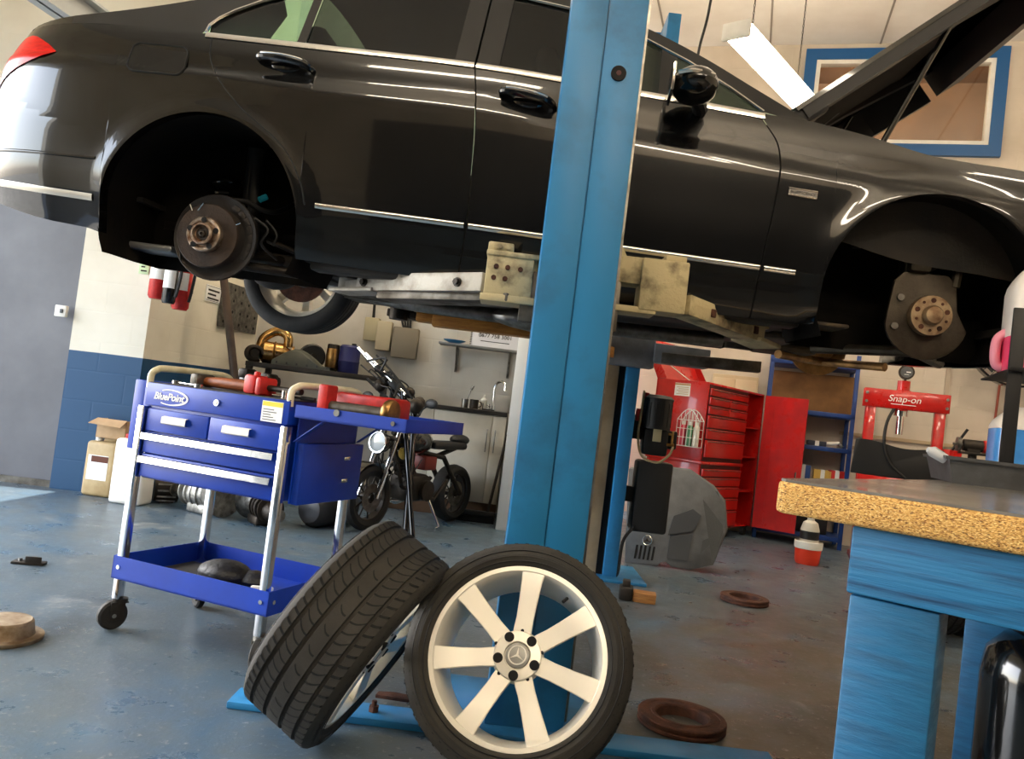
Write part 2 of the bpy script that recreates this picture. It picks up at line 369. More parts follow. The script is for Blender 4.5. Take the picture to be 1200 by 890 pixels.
K['office'] = mat('office_wall', (150, 112, 78), .8, col2=(132, 98, 68), scale=2)
ofb = MB(); a0, a1 = RW0+UR*(WU0-.6)+VR*.25, RW0+UR*(WU1+.9)+VR*.25
for q in ((a0+VR*2.6, a1+VR*2.6), (a0, a0+VR*2.6), (a1+VR*2.6, a1)):
    ofb.slab([q[0]+V((0,0,WZ0-.5)), q[1]+V((0,0,WZ0-.5)), q[1]+V((0,0,WZ1+.9)), q[0]+V((0,0,WZ1+.9))], (q[1]-q[0]).cross(V((0,0,1))).normalized()*-.08)
for z in (WZ0-.55, WZ1+.9): ofb.slab([a0+V((0,0,z)), a1+V((0,0,z)), a1+VR*2.6+V((0,0,z)), a0+VR*2.6+V((0,0,z))], (0,0,.06))
struct('wall_office', ofb, K['office'])
# things on the office sill
sill = MB(); s0 = RW0+UR*(WU0+.02)+VR*.2; sill.slab([s0+V((0,0,WZ0+.06)), s0+UR*(ww-.04)+V((0,0,WZ0+.06)), s0+UR*(ww-.04)+VR*.3+V((0,0,WZ0+.06)), s0+VR*.3+V((0,0,WZ0+.06))], (0,0,.03))
struct('trim_3', sill, K['wood'])
p = rw(1145, 172, -.36); p.z = WZ0+.09
ob = thing('wicker_basket', 'small tan basket on the office sill behind the high window', 'basket', p, -.3)
MB().lathe([(.09,0),(.12,.1),(.125,.14),(.115,.14),(.1,.02)], n=20).build('body', mat('wicker', (190, 150, 96), .8, bump=.8, bscale=60), ob)
MB().lathe([(.127,.13),(.135,.145),(.127,.16),(.118,.145)], n=20, loop=True).build('rim', K['wood'], ob)
p = rw(1082, 172, -.3); p.z = WZ0+.09
single('paper_sheet', MB().box((0,0,.045), (.34,.012,.09), bev=.002), K['paper'], 'white folded paper standing on the office sill', 'paper', p, -.3)
# tube light hung on chains
t0, t1 = at_z(866, 42, 4.0), at_z(942, 124, 4.0)
ax = (t1-t0).normalized(); mid = (t0+t1)/2; Lt = (t1-t0).length+.1
def tube_fixture(name, mid, ax, Lt, label, group, power, drop=1.0, col=(255, 240, 214)):
    r = thing(name, label, 'light', mid, math.atan2(ax.y, ax.x), group)
    MB().box((0,0,.055), (Lt, .12, .05), bev=.01).build('housing', K['white_paint'], r)
    MB().rings([[V((x, .105*cos(t), .03-.095*sin(t))) for t in [-.75+(PI+1.5)*i/14 for i in range(15)]] for x in (-Lt/2+.02, Lt/2-.02)]).build('diffuser', EMIT, r)
    for s in (-1, 1): MB().box((s*Lt/2, 0, .02), (.03, .23, .14), bev=.015).build('end_cap', K['white_paint'], r)
    for s in (-1, 1):
        mb = MB(); n = int(drop/.03)
        for k in range(n):
            c = V((s*Lt*.33, 0, .08+.03*k+.015)); a, b2 = ((.006,0),(0,.002)) if k % 2 else ((0,.006),(0,.002))
            mb.tube([c+V((a[0]*cos(t), a[1]*cos(t), .018*sin(t))) for t in [2*PI*i/8 for i in range(8)]], .0028, n=4, closed=True)
        mb.build('chain', K['dark_metal'], r)
    return r
EMIT = mat('lit_diffuser', (255, 240, 214), .4, emit=(255, 238, 212), estr=30)
tube_fixture('tube_light', mid, ax, Lt, 'lit white fluorescent batten hanging on chains above the raised bonnet', None, 0, CZ-4.1)
fx_n = 0  # unseen battens added for lighting, some to brighten the kitchen and right side
for q, a in (((-1.2, .2, 4.3), 0), ((3.8, -1.4, 4.3), 0), ((1.6, -2.4, 4.3), 0), ((4.4, 4.6, 4.3), 0), ((-1.3, 6.3, 4.6), 0), ((.4, -3.0, 4.3), 0)):
    tube_fixture('tube_light', V(q), V((cos(rad(a-17)), sin(rad(a-17)), 0)), 1.5, 'unseen fluorescent batten added under the ceiling to light the workshop', 'unseen battens added for lighting', 0, drop=CZ-q[2]-.1)
# loose black cable by the tube light
cp = [at_y(x, y, 4.6) for x, y in ((836, -30), (833, 0), (828, 25), (821, 50), (818, 64))]
single('hanging_cable', MB().tube(spline([V((cp[1].x+.05, 4.6, CZ)), V((cp[1].x+.03, 4.6, 4.0))] + cp[1:], 5), .008), K['cable'], 'thin black cable hanging down left of the tube light', 'cable')
# daylight
w = bpy.data.worlds.new('world'); SC.world = w; w.use_nodes = True; nt = w.node_tree
sky = nt.nodes.new('ShaderNodeTexSky'); sky.sky_type = 'NISHITA'; sky.sun_elevation = rad(42); sky.sun_rotation = rad(-70); sky.sun_disc = False; sky.dust_density = 2
hs = nt.nodes.new('ShaderNodeHueSaturation'); hs.inputs['Saturation'].default_value = .55; nt.links.new(sky.outputs[0], hs.inputs['Color']); nt.links.new(hs.outputs[0], nt.nodes['Background'].inputs[0]); nt.nodes['Background'].inputs[1].default_value = 1.12
sun = bpy.data.lights.new('sun', 'SUN'); sun.energy = 9; sun.angle = rad(.6); sun.color = (1, .95, .86)
suno = bpy.data.objects.new('sun', sun); COL.objects.link(suno)
sdir = V((1.8, .25, -3.2)); suno.rotation_euler = sdir.to_track_quat('-Z', 'Y').to_euler(); suno.location = (-9, 2, 7)
of = bpy.data.lights.new('office_lamp', 'POINT'); of.energy = 60; of.color = (1, .72, .42); of.shadow_soft_size = .12
ofo = bpy.data.objects.new('office_lamp', of); COL.objects.link(ofo); of.energy = 45; ofo.location = RW0+UR*(WU0+.5)+VR*1.2+V((0,0,WZ1+.35))
SC.view_settings.exposure = .55
# ---------- the car (car space: x forward from the rear hub, y to the far side, z up from the rear hub) ----------
CY, CN = .09, .01
cfx = V((cos(CY)*cos(CN), -sin(CY)*cos(CN), -sin(CN))); cly = V((sin(CY), cos(CY), 0)); cuz = cfx.cross(cly)
CO = V((-1.219, 3.885, 1.538))
car = thing('car', 'black four-door saloon raised on the blue two-post lift, bonnet open, near wheels off', 'car')
CRL = rad(2.2); _l = cly*cos(CRL) + cuz*sin(CRL); _z = cuz*cos(CRL) - cly*sin(CRL)
CO = CO - cly*.85 + _l*.85; cly, cuz = _l, _z
car.matrix_world = basis(CO, cfx, cly, cuz)
def c2w(p): return CO + cfx*p[0] + cly*p[1] + cuz*p[2]
def carpix(x, y, lat):
    P = at_plane(x, y, CO+cly*lat, cly) - CO; return P.dot(cfx), P.dot(cuz)
K['car_paint'] = mat('black_car_paint', (12, 12, 12), .22, 0, coat=1.0, spec=.25)
K['drum'] = mat('drum_brown', (66, 52, 42), .55, .4, col2=(46, 38, 32), scale=14, bump=.3)
K['gap'] = mat('shut_gap', (3, 3, 3), .8)
K['under'] = mat('underbody', (26, 25, 23), .6, col2=(44, 38, 30), scale=7, bump=.2)
K['liner'] = mat('arch_liner', (13, 12, 10), .8, col2=(27, 22, 15), scale=5, lo=.4, hi=.7, bump=.25, bscale=40, spec=.12)
K['tint'] = thin_glass('tinted_glass', (96, 104, 100)); K['clear_glass'] = thin_glass('car_glass', (196, 226, 214))
K['lamp_red'] = mat('lamp_red', (216, 30, 16), .3, coat=.25, spec=.2, col2=(180, 14, 10), scale=24, stretch=(1, 1, 5))
K['bright_trim'] = mat('bright_trim', (235, 232, 225), .16, 1)
YT = [(-.12,.80),(-.07,.836),(-.01,.850),(.06,.862),(.12,.874),(.2,.884),(.36,.888),(.50,.890),(.535,.888),(.55,.884),(.562,.873),(.60,.867),(.66,.861),(.74,.843),(.8,.818)]
ZT = [(-1.1,.70),(-.9,.725),(-.6,.752),(-.3,.766),(0,.758),(.5,.748),(1.0,.738),(1.68,.692),(2.09,.655),(2.25,.645),(2.45,.612),(2.67,.562),(2.8,.55),(3.05,.53),(3.3,.45),(3.6,.30)]
XR = [(-.2,-1.02),(-.05,-1.12),(.12,-1.19),(.3,-1.18),(.45,-1.13),(.6,-1.07),(.74,-1.02)]
XF = [(-.2,3.44),(0,3.56),(.2,3.6),(.4,3.52),(.6,3.3)]
XS, XE, RR = -.42, 3.02, 3.1
ARC = ((.025, .045, .395), (2.73, .045, .372))
def flare(x, z):
    f = 0
    for cx, cz, r in ARC:
        d = math.hypot(x-cx, z-cz)-r
        if d > -.03 and z > cz-.1: f += .014*math.exp(-(d/.05)**2)
    return f
ZC = [(-.7,.625),(-.2,.602),(.5,.592),(1.05,.585),(1.35,.545),(1.9,.50),(2.3,.46),(3.0,.40)]
def hw(x, z):
    k = max(0, min(1, (z-.2)/.22)) * max(0, min(1, (.80-z)/.14)); return smooth_tab(YT, z + (.552-smooth_tab(ZC, x))*k) + flare(x, z)
def S(c, z):
    """point on the near side skin; c is x along the side and wraps round both ends"""
    if c < XS:
        ph = min((XS-c)/.75, 1)*PI/2; a = XS - smooth_tab(XR, z); b = hw(XS, z)
        return V((XS - a*sin(ph)**(2/RR), -b*cos(ph)**(2/RR) if ph < PI/2-1e-3 else -.0001, z))
    if c > XE:
        ph = min((c-XE)/.75, 1)*PI/2; a = smooth_tab(XF, z)-XE; b = hw(XE, z)
        return V((XE + a*sin(ph)**(2/RR), -b*cos(ph)**(2/RR) if ph < PI/2-1e-3 else -.0001, z))
    return V((c, -hw(c, z), z))
def nrm(c, z):
    a = S(c+.01, z)-S(c-.01, z); b = S(c, z+.01)-S(c, z-.01); return a.cross(b).normalized()   # outwards (-y)
def off(c, z, d): return S(c, z) + nrm(c, z)*d
def zt(c):
    x = c
    if c < XS: x = XS - (XS+1.0)*sin(min((XS-c)/.75, 1)*PI/2)**.65
    if c > XE: x = XE + .55*sin(min((c-XE)/.75, 1)*PI/2)
    return smooth_tab(ZT, x)
ZB = [(-1.05,.10),(-.8,.07),(-.65,.03),(-.5,-.02),(-.36,-.055),(.42,-.065),(1.0,-.08),(2.3,-.085),(2.35,-.078),(3.1,-.07),(3.77,-.06)]
def zb(c):
    for cx, cz, r in ARC:
        if abs(c-cx) < r-1e-6: return cz + math.sqrt(r*r-(c-cx)**2)
    return lerp_tab(ZB, c)
# columns
cols = [XS-.75*i/18 for i in range(18, 0, -1)]; cols[0] = XS-.7499
cols += [XS]
for k, (cx, cz, r) in enumerate(ARC):
    cols += [cx-r-1e-4]
    cols += [cx + r*cos(PI-PI*i/36) for i in range(37)]
    cols += [cx+r+1e-4]
    if k == 0: cols += [.42+(2.355-.42)*i/64 for i in range(1, 64)]
cols += [3.11, 3.16] + [XE+.75*i/16 for i in range(4, 17)]
cols = sorted(set(round(c, 6) for c in cols))
S2T = [(-.2,1.04),(.134,1.063),(.3,1.062),(.514,1.05),(.723,1.016),(.8,1.0)]
S3T = [(-.2,2.13),(.14,2.141),(.287,2.154),(.454,2.161),(.546,2.145),(.634,2.083),(.7,2.05)]
S1T = [(.10,.455),(.14,.445),(.22,.42),(.344,.335),(.476,.15),(.57,.055),(.648,.0),(.76,-.02)]
def seam(k, z): return smooth_tab((S1T, S2T, S3T)[k], z)
C2, C3 = 1.05, 2.14
def nearest(v): return min(cols, key=lambda c: abs(c-v))
for nm, v in (('a', C2), ('b', C3)):
    n = nearest(v); cols.remove(n); cols += [v-.003, v+.003]; cols.sort()
def warp(c, z):
    if c <= .43 or c >= 2.35: return c
    o2, o3 = seam(1, z)-C2, seam(2, z)-C3
    if c <= C2-.003: return c + o2*(c-.43)/(C2-.43)
    if c <= C2+.003: return c + o2
    if c < C3-.003: t = (c-C2)/(C3-C2); return c + o2*(1-t) + o3*t
    if c <= C3+.003: return c + o3
    return c + o3*(2.35-c)/(2.35-C3)
NR = 34
def colpts(c):
    mid = abs(c-C2) < .004 or abs(c-C3) < .004
    b, t = zb(c), zt(c); out = []
    for j in range(NR+1):
        z = b+(t-b)*j/NR
        x = warp(c, z)
        if j == NR: z = zt(x) if XS <= x <= XE else z
        out.append((x, z))
    return out
def skin(sgn):
    body, doorR, doorF, gap2, gap3, bump = MB(), MB(), MB(), MB(), MB(), MB()
    P = [[S(x, z) for x, z in colpts(c)] for c in cols]; Q = [colpts(c) for c in cols]
    for i in range(len(cols)-1):
        sm = abs((cols[i]+cols[i+1])/2-C2) < 1e-3 or abs((cols[i]+cols[i+1])/2-C3) < 1e-3
        for j in range(NR):
            x = (Q[i][j][0]+Q[i+1][j][0]+Q[i][j+1][0]+Q[i+1][j+1][0])/4; z = (Q[i][j][1]+Q[i+1][j+1][1])/2
            cm = (cols[i]+cols[i+1])/2
            sill = z < .005 + .0*x
            if sm: mb = gap2 if cm < 1.6 else gap3
            elif cm > .4 and cm < C2 and not sill and x > seam(0, z): mb = doorR
            elif cm <= .4 and cm > -.05 and z > .1 and x > seam(0, z): mb = doorR
            elif C2 < cm < C3 and not sill: mb = doorF
            elif (cm < ARC[0][0]-.2 and z < lerp_tab([(-1.1,.47),(-.62,.44),(-.36,.29)], x)): mb = bump
            else: mb = body
            d = .008 if sm else 0
            q = [P[i][j], P[i+1][j], P[i+1][j+1], P[i][j+1]]
            q = [V((p.x, (p.y+d)*sgn, p.z)) for p in q]
            mb.poly(q if sgn > 0 else q[::-1])
    # returned lower lip
    for i in range(len(cols)-1):
        a, b = P[i][0], P[i+1][0]
        if (b-a).length < 1e-5: continue
        sh = lambda p: V((p.x, min(p.y+.05, 0), p.z+.004))
        q = [V((p.x, p.y*sgn, p.z)) for p in (sh(a), sh(b), b, a)]; body.poly(q if sgn > 0 else q[::-1])
    for mb, nm, mm in ((body, 'body_side', 'car_paint'), (doorR, 'rear_door', 'car_paint'), (doorF, 'front_door', 'car_paint'), (gap2, 'door_gap', 'gap'), (gap3, 'door_gap', 'gap'), (bump, 'rear_bumper', 'car_paint')):
        bmesh.ops.remove_doubles(mb.bm, verts=mb.bm.verts, dist=2e-5)
        o = mb.build(nm, K[mm], car, fix=False, angle=50)
        if sgn > 0: globals()['o_'+nm] = o
for sg in (1, -1): skin(sg)
# boot deck and front panel between the two sides
def deck(c0, c1, crown, nn=14, m=None):
    mb = m; cc = [c for c in cols if c0 <= c <= c1]; rows = []
    for c in cc:
        p = S(c, zt(c)); rows.append([V((p.x, p.y*s, p.z + crown(p.x)*(1-abs(s)**3.0))) for s in [1-2*k/nn for k in range(nn+1)]])
    for a, b in zip(rows, rows[1:]):
        for k in range(nn): mb.poly([a[k], b[k], b[k+1], a[k+1]])
boot = MB()
# front wing tops drop into the engine bay
bay = MB(); cc = [c for c in cols if 2.22 <= c <= 3.5]
for sg in (1, -1):
    rows = []
    for c in cc:
        p = S(c, zt(c)); rows.append([V((p.x, p.y*sg, p.z)), V((p.x, (p.y+.05)*sg if abs(p.y) > .06 else 0, p.z+.012)), V((p.x, (p.y+.12)*sg if abs(p.y) > .13 else 0, p.z-.03)), V((p.x, (p.y+.16)*sg if abs(p.y) > .17 else 0, p.z-.35))])
    bay.grid(rows)
bay.bb((2.1, -.75, .1), (2.2, .75, .62))
bay.build('wing_inner', K['under'], car)
en = MB().box((2.75, 0, .3), (.62, .5, .3), bev=.05); [en.tube(spline([V((2.5+.1*k, -.25, .45)), V((2.55+.1*k, -.4, .5)), V((2.6+.1*k, -.45, .3))]), .03) for k in range(4)]
en.build('engine', K['black_plastic'], car)
# rear-door seam, fuel flap
def lay(pts, d): return [off(x, z, d) for x, z in pts]
sp = [(seam(0, z), z) for z in [.135+.62*i/24 for i in range(25)]]
MB().tube(lay(sp, -.001), .0032, n=6).build('rear_door_gap', K['gap'], car)
def rrect(cx, cz, w, h, r, n=5):
    out = []
    for (sx, sz, a0) in ((1, 1, 0), (-1, 1, 90), (-1, -1, 180), (1, -1, 270)):
        for k in range(n+1):
            a = rad(a0+90*k/n); out.append((cx+sx*(w/2-r)+r*cos(a), cz+sz*(h/2-r)+r*sin(a)))
    return out
fl = rrect(-.207, .632, .225, .118, .03)
fo = MB().poly(lay(fl, .0015)).build('fuel_flap', K['car_paint'], car, sharp=False)
MB().tube(lay(fl, .001), .004, n=6, closed=True).build('flap_gap', K['gap'], fo)
# bright trims
def strip(pts, h, d, name, m, parent=car, n=6):
    rows = []
    for x, z in pts:
        rows.append([off(x, z-h/2, -.002), off(x, z-h/2, d*.7), off(x, z-h*.15, d), off(x, z+h*.25, d), off(x, z+h/2, d*.6), off(x, z+h/2, -.002)])
    return MB().grid(rows).build(name, m, parent, angle=60)
def ts(tab, x0, x1, n=24): return [(x0+(x1-x0)*i/n, smooth_tab(tab, x0+(x1-x0)*i/n)) for i in range(n+1)]
RUB = [(.48,.139),(1.077,.127),(1.354,.12),(1.676,.11),(2.26,.093)]
strip(ts(RUB, .485, 1.055), .020, .009, 'rub_strip', K['bright_trim'], o_rear_door)
strip(ts(RUB, 1.072, 2.136), .020, .009, 'rub_strip', K['bright_trim'], o_front_door)
strip(ts(RUB, 2.152, 2.262, 6), .020, .009, 'rub_strip', K['bright_trim'])
BEL = [(-.045,.765),(.354,.757),(1.0,.742),(1.68,.692),(2.09,.657)]
strip([(x, z-.012) for x, z in ts(BEL, -.045, 1.012)], .022, .006, 'belt_trim', K['bright_trim'])
strip([(x, z-.012) for x, z in ts(BEL, 1.02, 2.09)], .022, .006, 'belt_trim', K['bright_trim'])
strip([(-.92+.52*i/20, .135-.06*i/20) for i in range(21)], .026, .005, 'bumper_trim', mat('satin_strip', (176, 170, 158), .3, .9), o_rear_bumper)
bp = [(-.40-.60*(1-i/20), .225+.0*i) for i in range(21)]
strip(bp, .012, .004, 'bumper_crease', K['car_paint'], o_rear_bumper)
# lamp, badge
rows = []
for i in range(17):
    x = -.70-.26*i/16*1.0; c = XS-.085-.52*i/16
    t = i/16; z1 = .625+.075*min(1, (t/.22))**.7; z0 = .625-.20*t**.8 if t < 1 else .43
    rows.append([off(c, z0+(z1-z0)*j/10, .004+.012*sin(PI*j/10)*min(1, t*4)) for j in range(11)])
MB().grid(rows).build('tail_lamp', K['lamp_red'], car, angle=70)
rows2 = [[V((p.x, -p.y, p.z)) for p in r] for r in rows]
MB().grid(rows2).build('tail_lamp', K['lamp_red'], car, angle=70)
rows = []
for i in range(15):
    c = XE+.06+.46*i/14; z1 = .475-.06*(i/14); z0 = z1-.20*min(1, .25+i/9)
    rows.append([off(c, z0+(z1-z0)*j/8, .003+.010*sin(PI*j/8)*min(1, i/3)) for j in range(9)])
K['head_lamp'] = mat('headlamp_glass', (150, 156, 160), .08, .3, coat=1, col2=(90, 94, 98), scale=18)
for sg in (1, -1): MB().grid([[V((p.x, p.y*sg, p.z)) for p in r] for r in rows]).build('headlamp', K['head_lamp'], car, angle=70)
gr_ = MB(); [gr_.tube([V((smooth_tab(XF, .36-.05*k)+.004-.16*abs(y/.42)**2.6, y, .36-.05*k)) for y in [-.42+.84*q/16 for q in range(17)]], .009, n=8) for k in range(4)]; gr_.build('grille', K['bright_trim'], car)
bd = MB(); bd.poly(lay([(2.198,.362),(2.298,.357),(2.298,.381),(2.198,.386)], .004)); bd.tube(lay([(2.198,.362),(2.298,.357),(2.298,.381),(2.198,.386)], .003), .003, n=5, closed=True)
bo = bd.build('badge', K['bright_trim'], car)
bm4 = basis(off(2.248, .3715, .0055), (1, 0, -.05), (0, 0, 1), (0, -1, 0))
MB().add(text_mesh('BlueEFFICIENCY', .0125, .0006), bm4).build('badge_lettering', K['black_gloss'], bo, sharp=False)
# door handles
def handle(x0, z0, x1, z1, par):
    mx, mz = (x0+x1)/2, (z0+z1)/2
    MB().ball(off(mx, mz-.008, -.012), (.075, .02, .034), 20, 10).build('handle_recess', K['black_gloss'], par)
    pts = spline([off(x0, z0, .004), off(x0+.02, z0, .03), off(mx, mz+.002, .042), off(x1-.03, z1, .034), off(x1, z1-.012, .004)], 5)
    MB().tube(pts, [.011+.006*sin(PI*i/(len(pts)-1)) for i in range(len(pts))], n=10).build('handle', K['car_paint'], par)
    MB().tube([p+V((0,-.012,.008)) for p in pts[5:-5]], .0045, n=6).build('handle_trim', K['bright_trim'], par)
handle(.19, .672, .405, .656, o_rear_door); handle(1.13, .63, 1.335, .605, o_front_door)
# ---------- greenhouse ----------
UP = [(-.90,.728),(-.65,.782),(-.44,.830),(-.157,.920),(0,.985),(.2,1.052),(.42,1.10),(.75,1.135),(1.1,1.135),(1.38,1.09),(1.62,1.00),(1.85,.885),(2.05,.765),(2.24,.650)]
def gy(z, x):
    zbt = smooth_tab(ZT, x); b = hw(max(x, XS), zbt)
    if x < XS: b *= max(0, 1-((XS-x)/.60)**RR)**(1/RR)
    return -(b - .50*max(0, z-zbt))
def gs(x, z, d=0): return V((x, gy(z, x)-d, z))
def upz(x): return smooth_tab(UP, x)
DL = [(-.048,.766),(-.046,.80),(-.02,.84),(.03,.885),(.12,.945),(.26,1.01),(.42,1.055),(.75,1.088),(1.1,1.088),(1.36,1.045),(1.6,.955),(1.8,.852),(1.96,.752),(2.085,.662)]
def dlz(x):
    xs = [p for p in DL]; return lerp_tab(xs, x)
def pane(x0, x1, inset=0, n=16):
    lo = [(x0+(x1-x0)*i/n, smooth_tab(BEL, x0+(x1-x0)*i/n)-.004) for i in range(n+1)]
    hi = [(x, max(dlz(x), smooth_tab(BEL, x)+.001)) for x, _ in lo]
    return lo, hi
def surf_strip(lo, hi, sgn, d=0, nz=6):
    rows = [[V((p.x, p.y*sgn, p.z)) for p in [gs(a[0]+(b[0]-a[0])*k/nz, a[1]+(b[1]-a[1])*k/nz, d) for k in range(nz+1)]] for a, b in zip(lo, hi)]
    return rows
for sg in (1, -1):
    gl = 'tint' if sg > 0 else 'clear_glass'
    for nm, x0, x1 in (('quarter_glass', -.046, .318), ('rear_door_glass', .352, .935), ('front_door_glass', 1.105, 1.70)):
        lo, hi = pane(x0, x1); MB().grid(surf_strip(lo, hi, sg, -.006)).build(nm, K['clear_glass' if nm == 'quarter_glass' else gl], car, fix=False)
    for x0, x1 in ((.318, .352), (.935, 1.012), (1.02, 1.105), (1.70, 1.76)):
        lo, hi = pane(x0, x1, n=3); MB().grid(surf_strip(lo, hi, sg, .002)).build('window_pillar', K['black_gloss'], car, fix=False)
    MB().grid([[V((x, -sg*y, z)) for x, y, z in r] for r in ([(-.06, .80, .74), (-.06, .78, .85), (.05, .66, 1.02)], [(.02, .76, .74), (.03, .72, .86), (.14, .62, 1.04)], [(.14, .70, .74), (.13, .66, .84), (.16, .60, .96)])]).build('pillar_trim', K['black_plastic'], car)
    tri = MB(); lo, hi = pane(1.76, 2.085); tri.grid(surf_strip(lo, hi, sg, -.002)); tri.build('mirror_sail_glass', K['tint'], car, fix=False)
    pil = MB(); n = 60; lo, hi = [], []
    for i in range(n+1):
        x = -.90+3.14*i/n; zl = smooth_tab(ZT, x)
        lo.append((x, max(zl, dlz(x)) if -.046 <= x <= 2.085 else zl)); hi.append((x, max(upz(x), lo[-1][1]+.001)))
    pil.grid(surf_strip(lo, hi, sg, 0, 4)); pil.build('roof_pillar', K['car_paint'], car, fix=False, angle=60)
    MB().tube([V((p.x, p.y*sg, p.z)) for p in [gs(x, z, .003) for x, z in DL]], .0062, n=6).build('window_trim', K['bright_trim'], car)
# roof, screens
def gcross(x, z, t, nn=16):
    y = gy(z, x); bul = .03 if z < 1.09 else .0
    k = max(0, (1.13-z))/.5 if x > -.35 else max(0, (x+.9)/.55)*.5
    if x < -.35: return [V((x-.05*(1-s*s), y*s, z+(.03+.06*max(0, (x+.9)/.55))*(1-abs(s)**2.4))) for s in [1-2*i/nn for i in range(nn+1)]]
    dx = (.16*k if x > 1 else -.14*k)
    return [V((x+dx*(1-s*s), y*s, z+(.075+.02*k)*(1-abs(s)**2.4))) for s in [1-2*i/nn for i in range(nn+1)]]
xs_ = [-.90+3.14*i/84 for i in range(85)]
roofm, scr, lin_ = MB(), MB(), MB(); R_ = [gcross(x, upz(x), 0) for x in xs_]
for i in range(84):
    x = (xs_[i]+xs_[i+1])/2
    for k in range(16):
        q = [R_[i][k], R_[i+1][k], R_[i+1][k+1], R_[i][k+1]]
        glass = (x < .30 and x > -.30 or x > 1.50 and x < 2.18) and 1 <= k <= 14
        (scr if glass else boot if x < -.30 else roofm).poly(q)
        if not glass and x > -.2: lin_.poly([p-V((0,0,.03)) for p in q])
rear = [c for c in cols if c < XS and S(c, zt(c)).x < -.86]
rr_ = []
for c in rear:
    p = S(c, zt(c)); rr_.append([V((p.x - (.05*(1-s*s) if p.x > -.9 else .05*(1-s*s)*max(0, (p.x+1.03)/.13)), p.y*s, p.z+.03*(1-abs(s)**2.4)*min(1, max(.0, (p.x+1.03)/.1)))) for s in [1-2*i/16 for i in range(17)]])
for a, b in zip(rr_, rr_[1:]):
    for k in range(16): boot.poly([a[k], b[k], b[k+1], a[k+1]])
boot.build('boot_lid', K['car_paint'], car, fix=False, angle=60)
roofm.build('roof', K['car_paint'], car, fix=False, angle=60); scr.build('screen_glass', K['clear_glass'], car, fix=False)
lin_.build('headlining', mat('headlining', (52, 50, 47), .9), car, fix=False)
seats = MB()
for x, ys in ((.42, (-.38, .0, .38)), (1.42, (-.38, .38))):
    for y in ys:
        seats.box((x-.06, y, .55), (.14, .42 if x > 1 else .36, .55), bev=.05, rot=Matrix.Rotation(-.22, 3, 'Y'))
        seats.box((x-.17, y, .90), (.10, .26, .17), bev=.045, rot=Matrix.Rotation(-.15, 3, 'Y')); seats.cyl((x-.15, y-.06, .8), (x-.17, y-.06, .9), .008, n=6)
seats.bb((.4, -.7, .05), (1.9, .7, .2)); seats.bb((1.8, -.72, .25), (2.2, .72, .66)); seats.bb((-.5,-.7,.66), (.25,.7,.70))
seats.build('seats', mat('seat_black', (30, 29, 28), .7), car)
# mirror
mm = MB().ball((1.815, -1.0, .672), (.082, .105, .06), 18, 12); mo = mm.build('door_mirror', K['car_paint'], car)
MB().box((1.735, -1.0, .672), (.012, .16, .10), bev=.005).build('mirror_glass', K['chrome'], mo)
MB().tube([(1.86, -.83, .645), (1.85, -.9, .645), (1.83, -.95, .65)], [.03, .026, .03], n=10).build('mirror_foot', K['black_plastic'], mo)
MB().tube(spline([V((1.75, -1.085, .68)), V((1.80, -1.10, .685)), V((1.87, -1.07, .687))]), .008, n=6).build('indicator', K['bright_trim'], mo)
# ---------- bonnet (raised) ----------
ang = rad(40); hl = 1.36; hx = V((cos(ang), 0, sin(ang))); hz = V((-sin(ang), 0, cos(ang))); ho = V((2.235, 0, .735))
def hw_(u): return .70 if u < .8 else .70-.30*((u-.8)/(hl-.8))**2.2
def hp(u, v, d): return ho + hx*u + V((0, v, 0)) + hz*(d + .055*(1-(v/.72)**2) - .10*(max(0, u-.75)/.67)**2)
bn = MB(); us = [hl*i/24 for i in range(25)]; top = []; bot = []
for u in us:
    w_ = hw_(u); vs = [-w_+2*w_*k/16 for k in range(17)]
    top.append([hp(u, v, .012) for v in vs]); bot.append([hp(u, v, -.006) for v in vs])
for i in range(24):
    for k in range(16): bn.poly([top[i][k], top[i+1][k], top[i+1][k+1], top[i][k+1]]); bn.poly([bot[i][k], bot[i][k+1], bot[i+1][k+1], bot[i+1][k]])
for k in (0, 16):
    for i in range(24): bn.poly([top[i][k], bot[i][k], bot[i+1][k], top[i+1][k]])
for i in (0, 24):
    for k in range(16): bn.poly([top[i][k], top[i][k+1], bot[i][k+1], bot[i][k]])
bmesh.ops.remove_doubles(bn.bm, verts=bn.bm.verts, dist=1e-5)
bno = bn.build('bonnet', K['car_paint'], car, angle=50)
rb = MB(); 
def rib(pts, w, h):
    rows = []
    for (u, v), (u2, v2) in zip(pts, pts[1:]+[None] if False else pts[1:]+pts[-1:]): pass
    c = [hp(u, v, 0) for u, v in pts]
    for a, b in zip(c, c[1:]):
        d = (b-a).normalized(); s_ = d.cross(hz).normalized()*w/2
        rb.slab([a-s_-hz*.006, b-s_-hz*.006, b+s_-hz*.006, a+s_-hz*.006], -hz*h)
for sg in (1, -1):
    rib([(.02, .66*sg), (.8, .66*sg), (1.1, .58*sg)], .07, .15 if sg > 0 else .05); rib([(.12, .30*sg), (.6, .38*sg), (1.15, .48*sg)], .06, .035); rib([(.1, .52*sg), (.7, .1*sg)], .05, .03)
rib([(.06, -.66), (.06, .66)], .10, .05); rib([(1.2, -.5), (1.2, .55)], .14, .13); rib([(1.32, -.36), (1.32, .36)], .1, .05)
rb.build('bonnet_frame', K['black_plastic'], bno)
MB().box(hp(.62, 0, -.03), (.75, .95, .03), rot=Matrix.Rotation(-ang, 3, 'Y'), bev=.012).build('insulation_pad', mat('felt_black', (26, 24, 22), .95, bump=.4, bscale=60), bno)
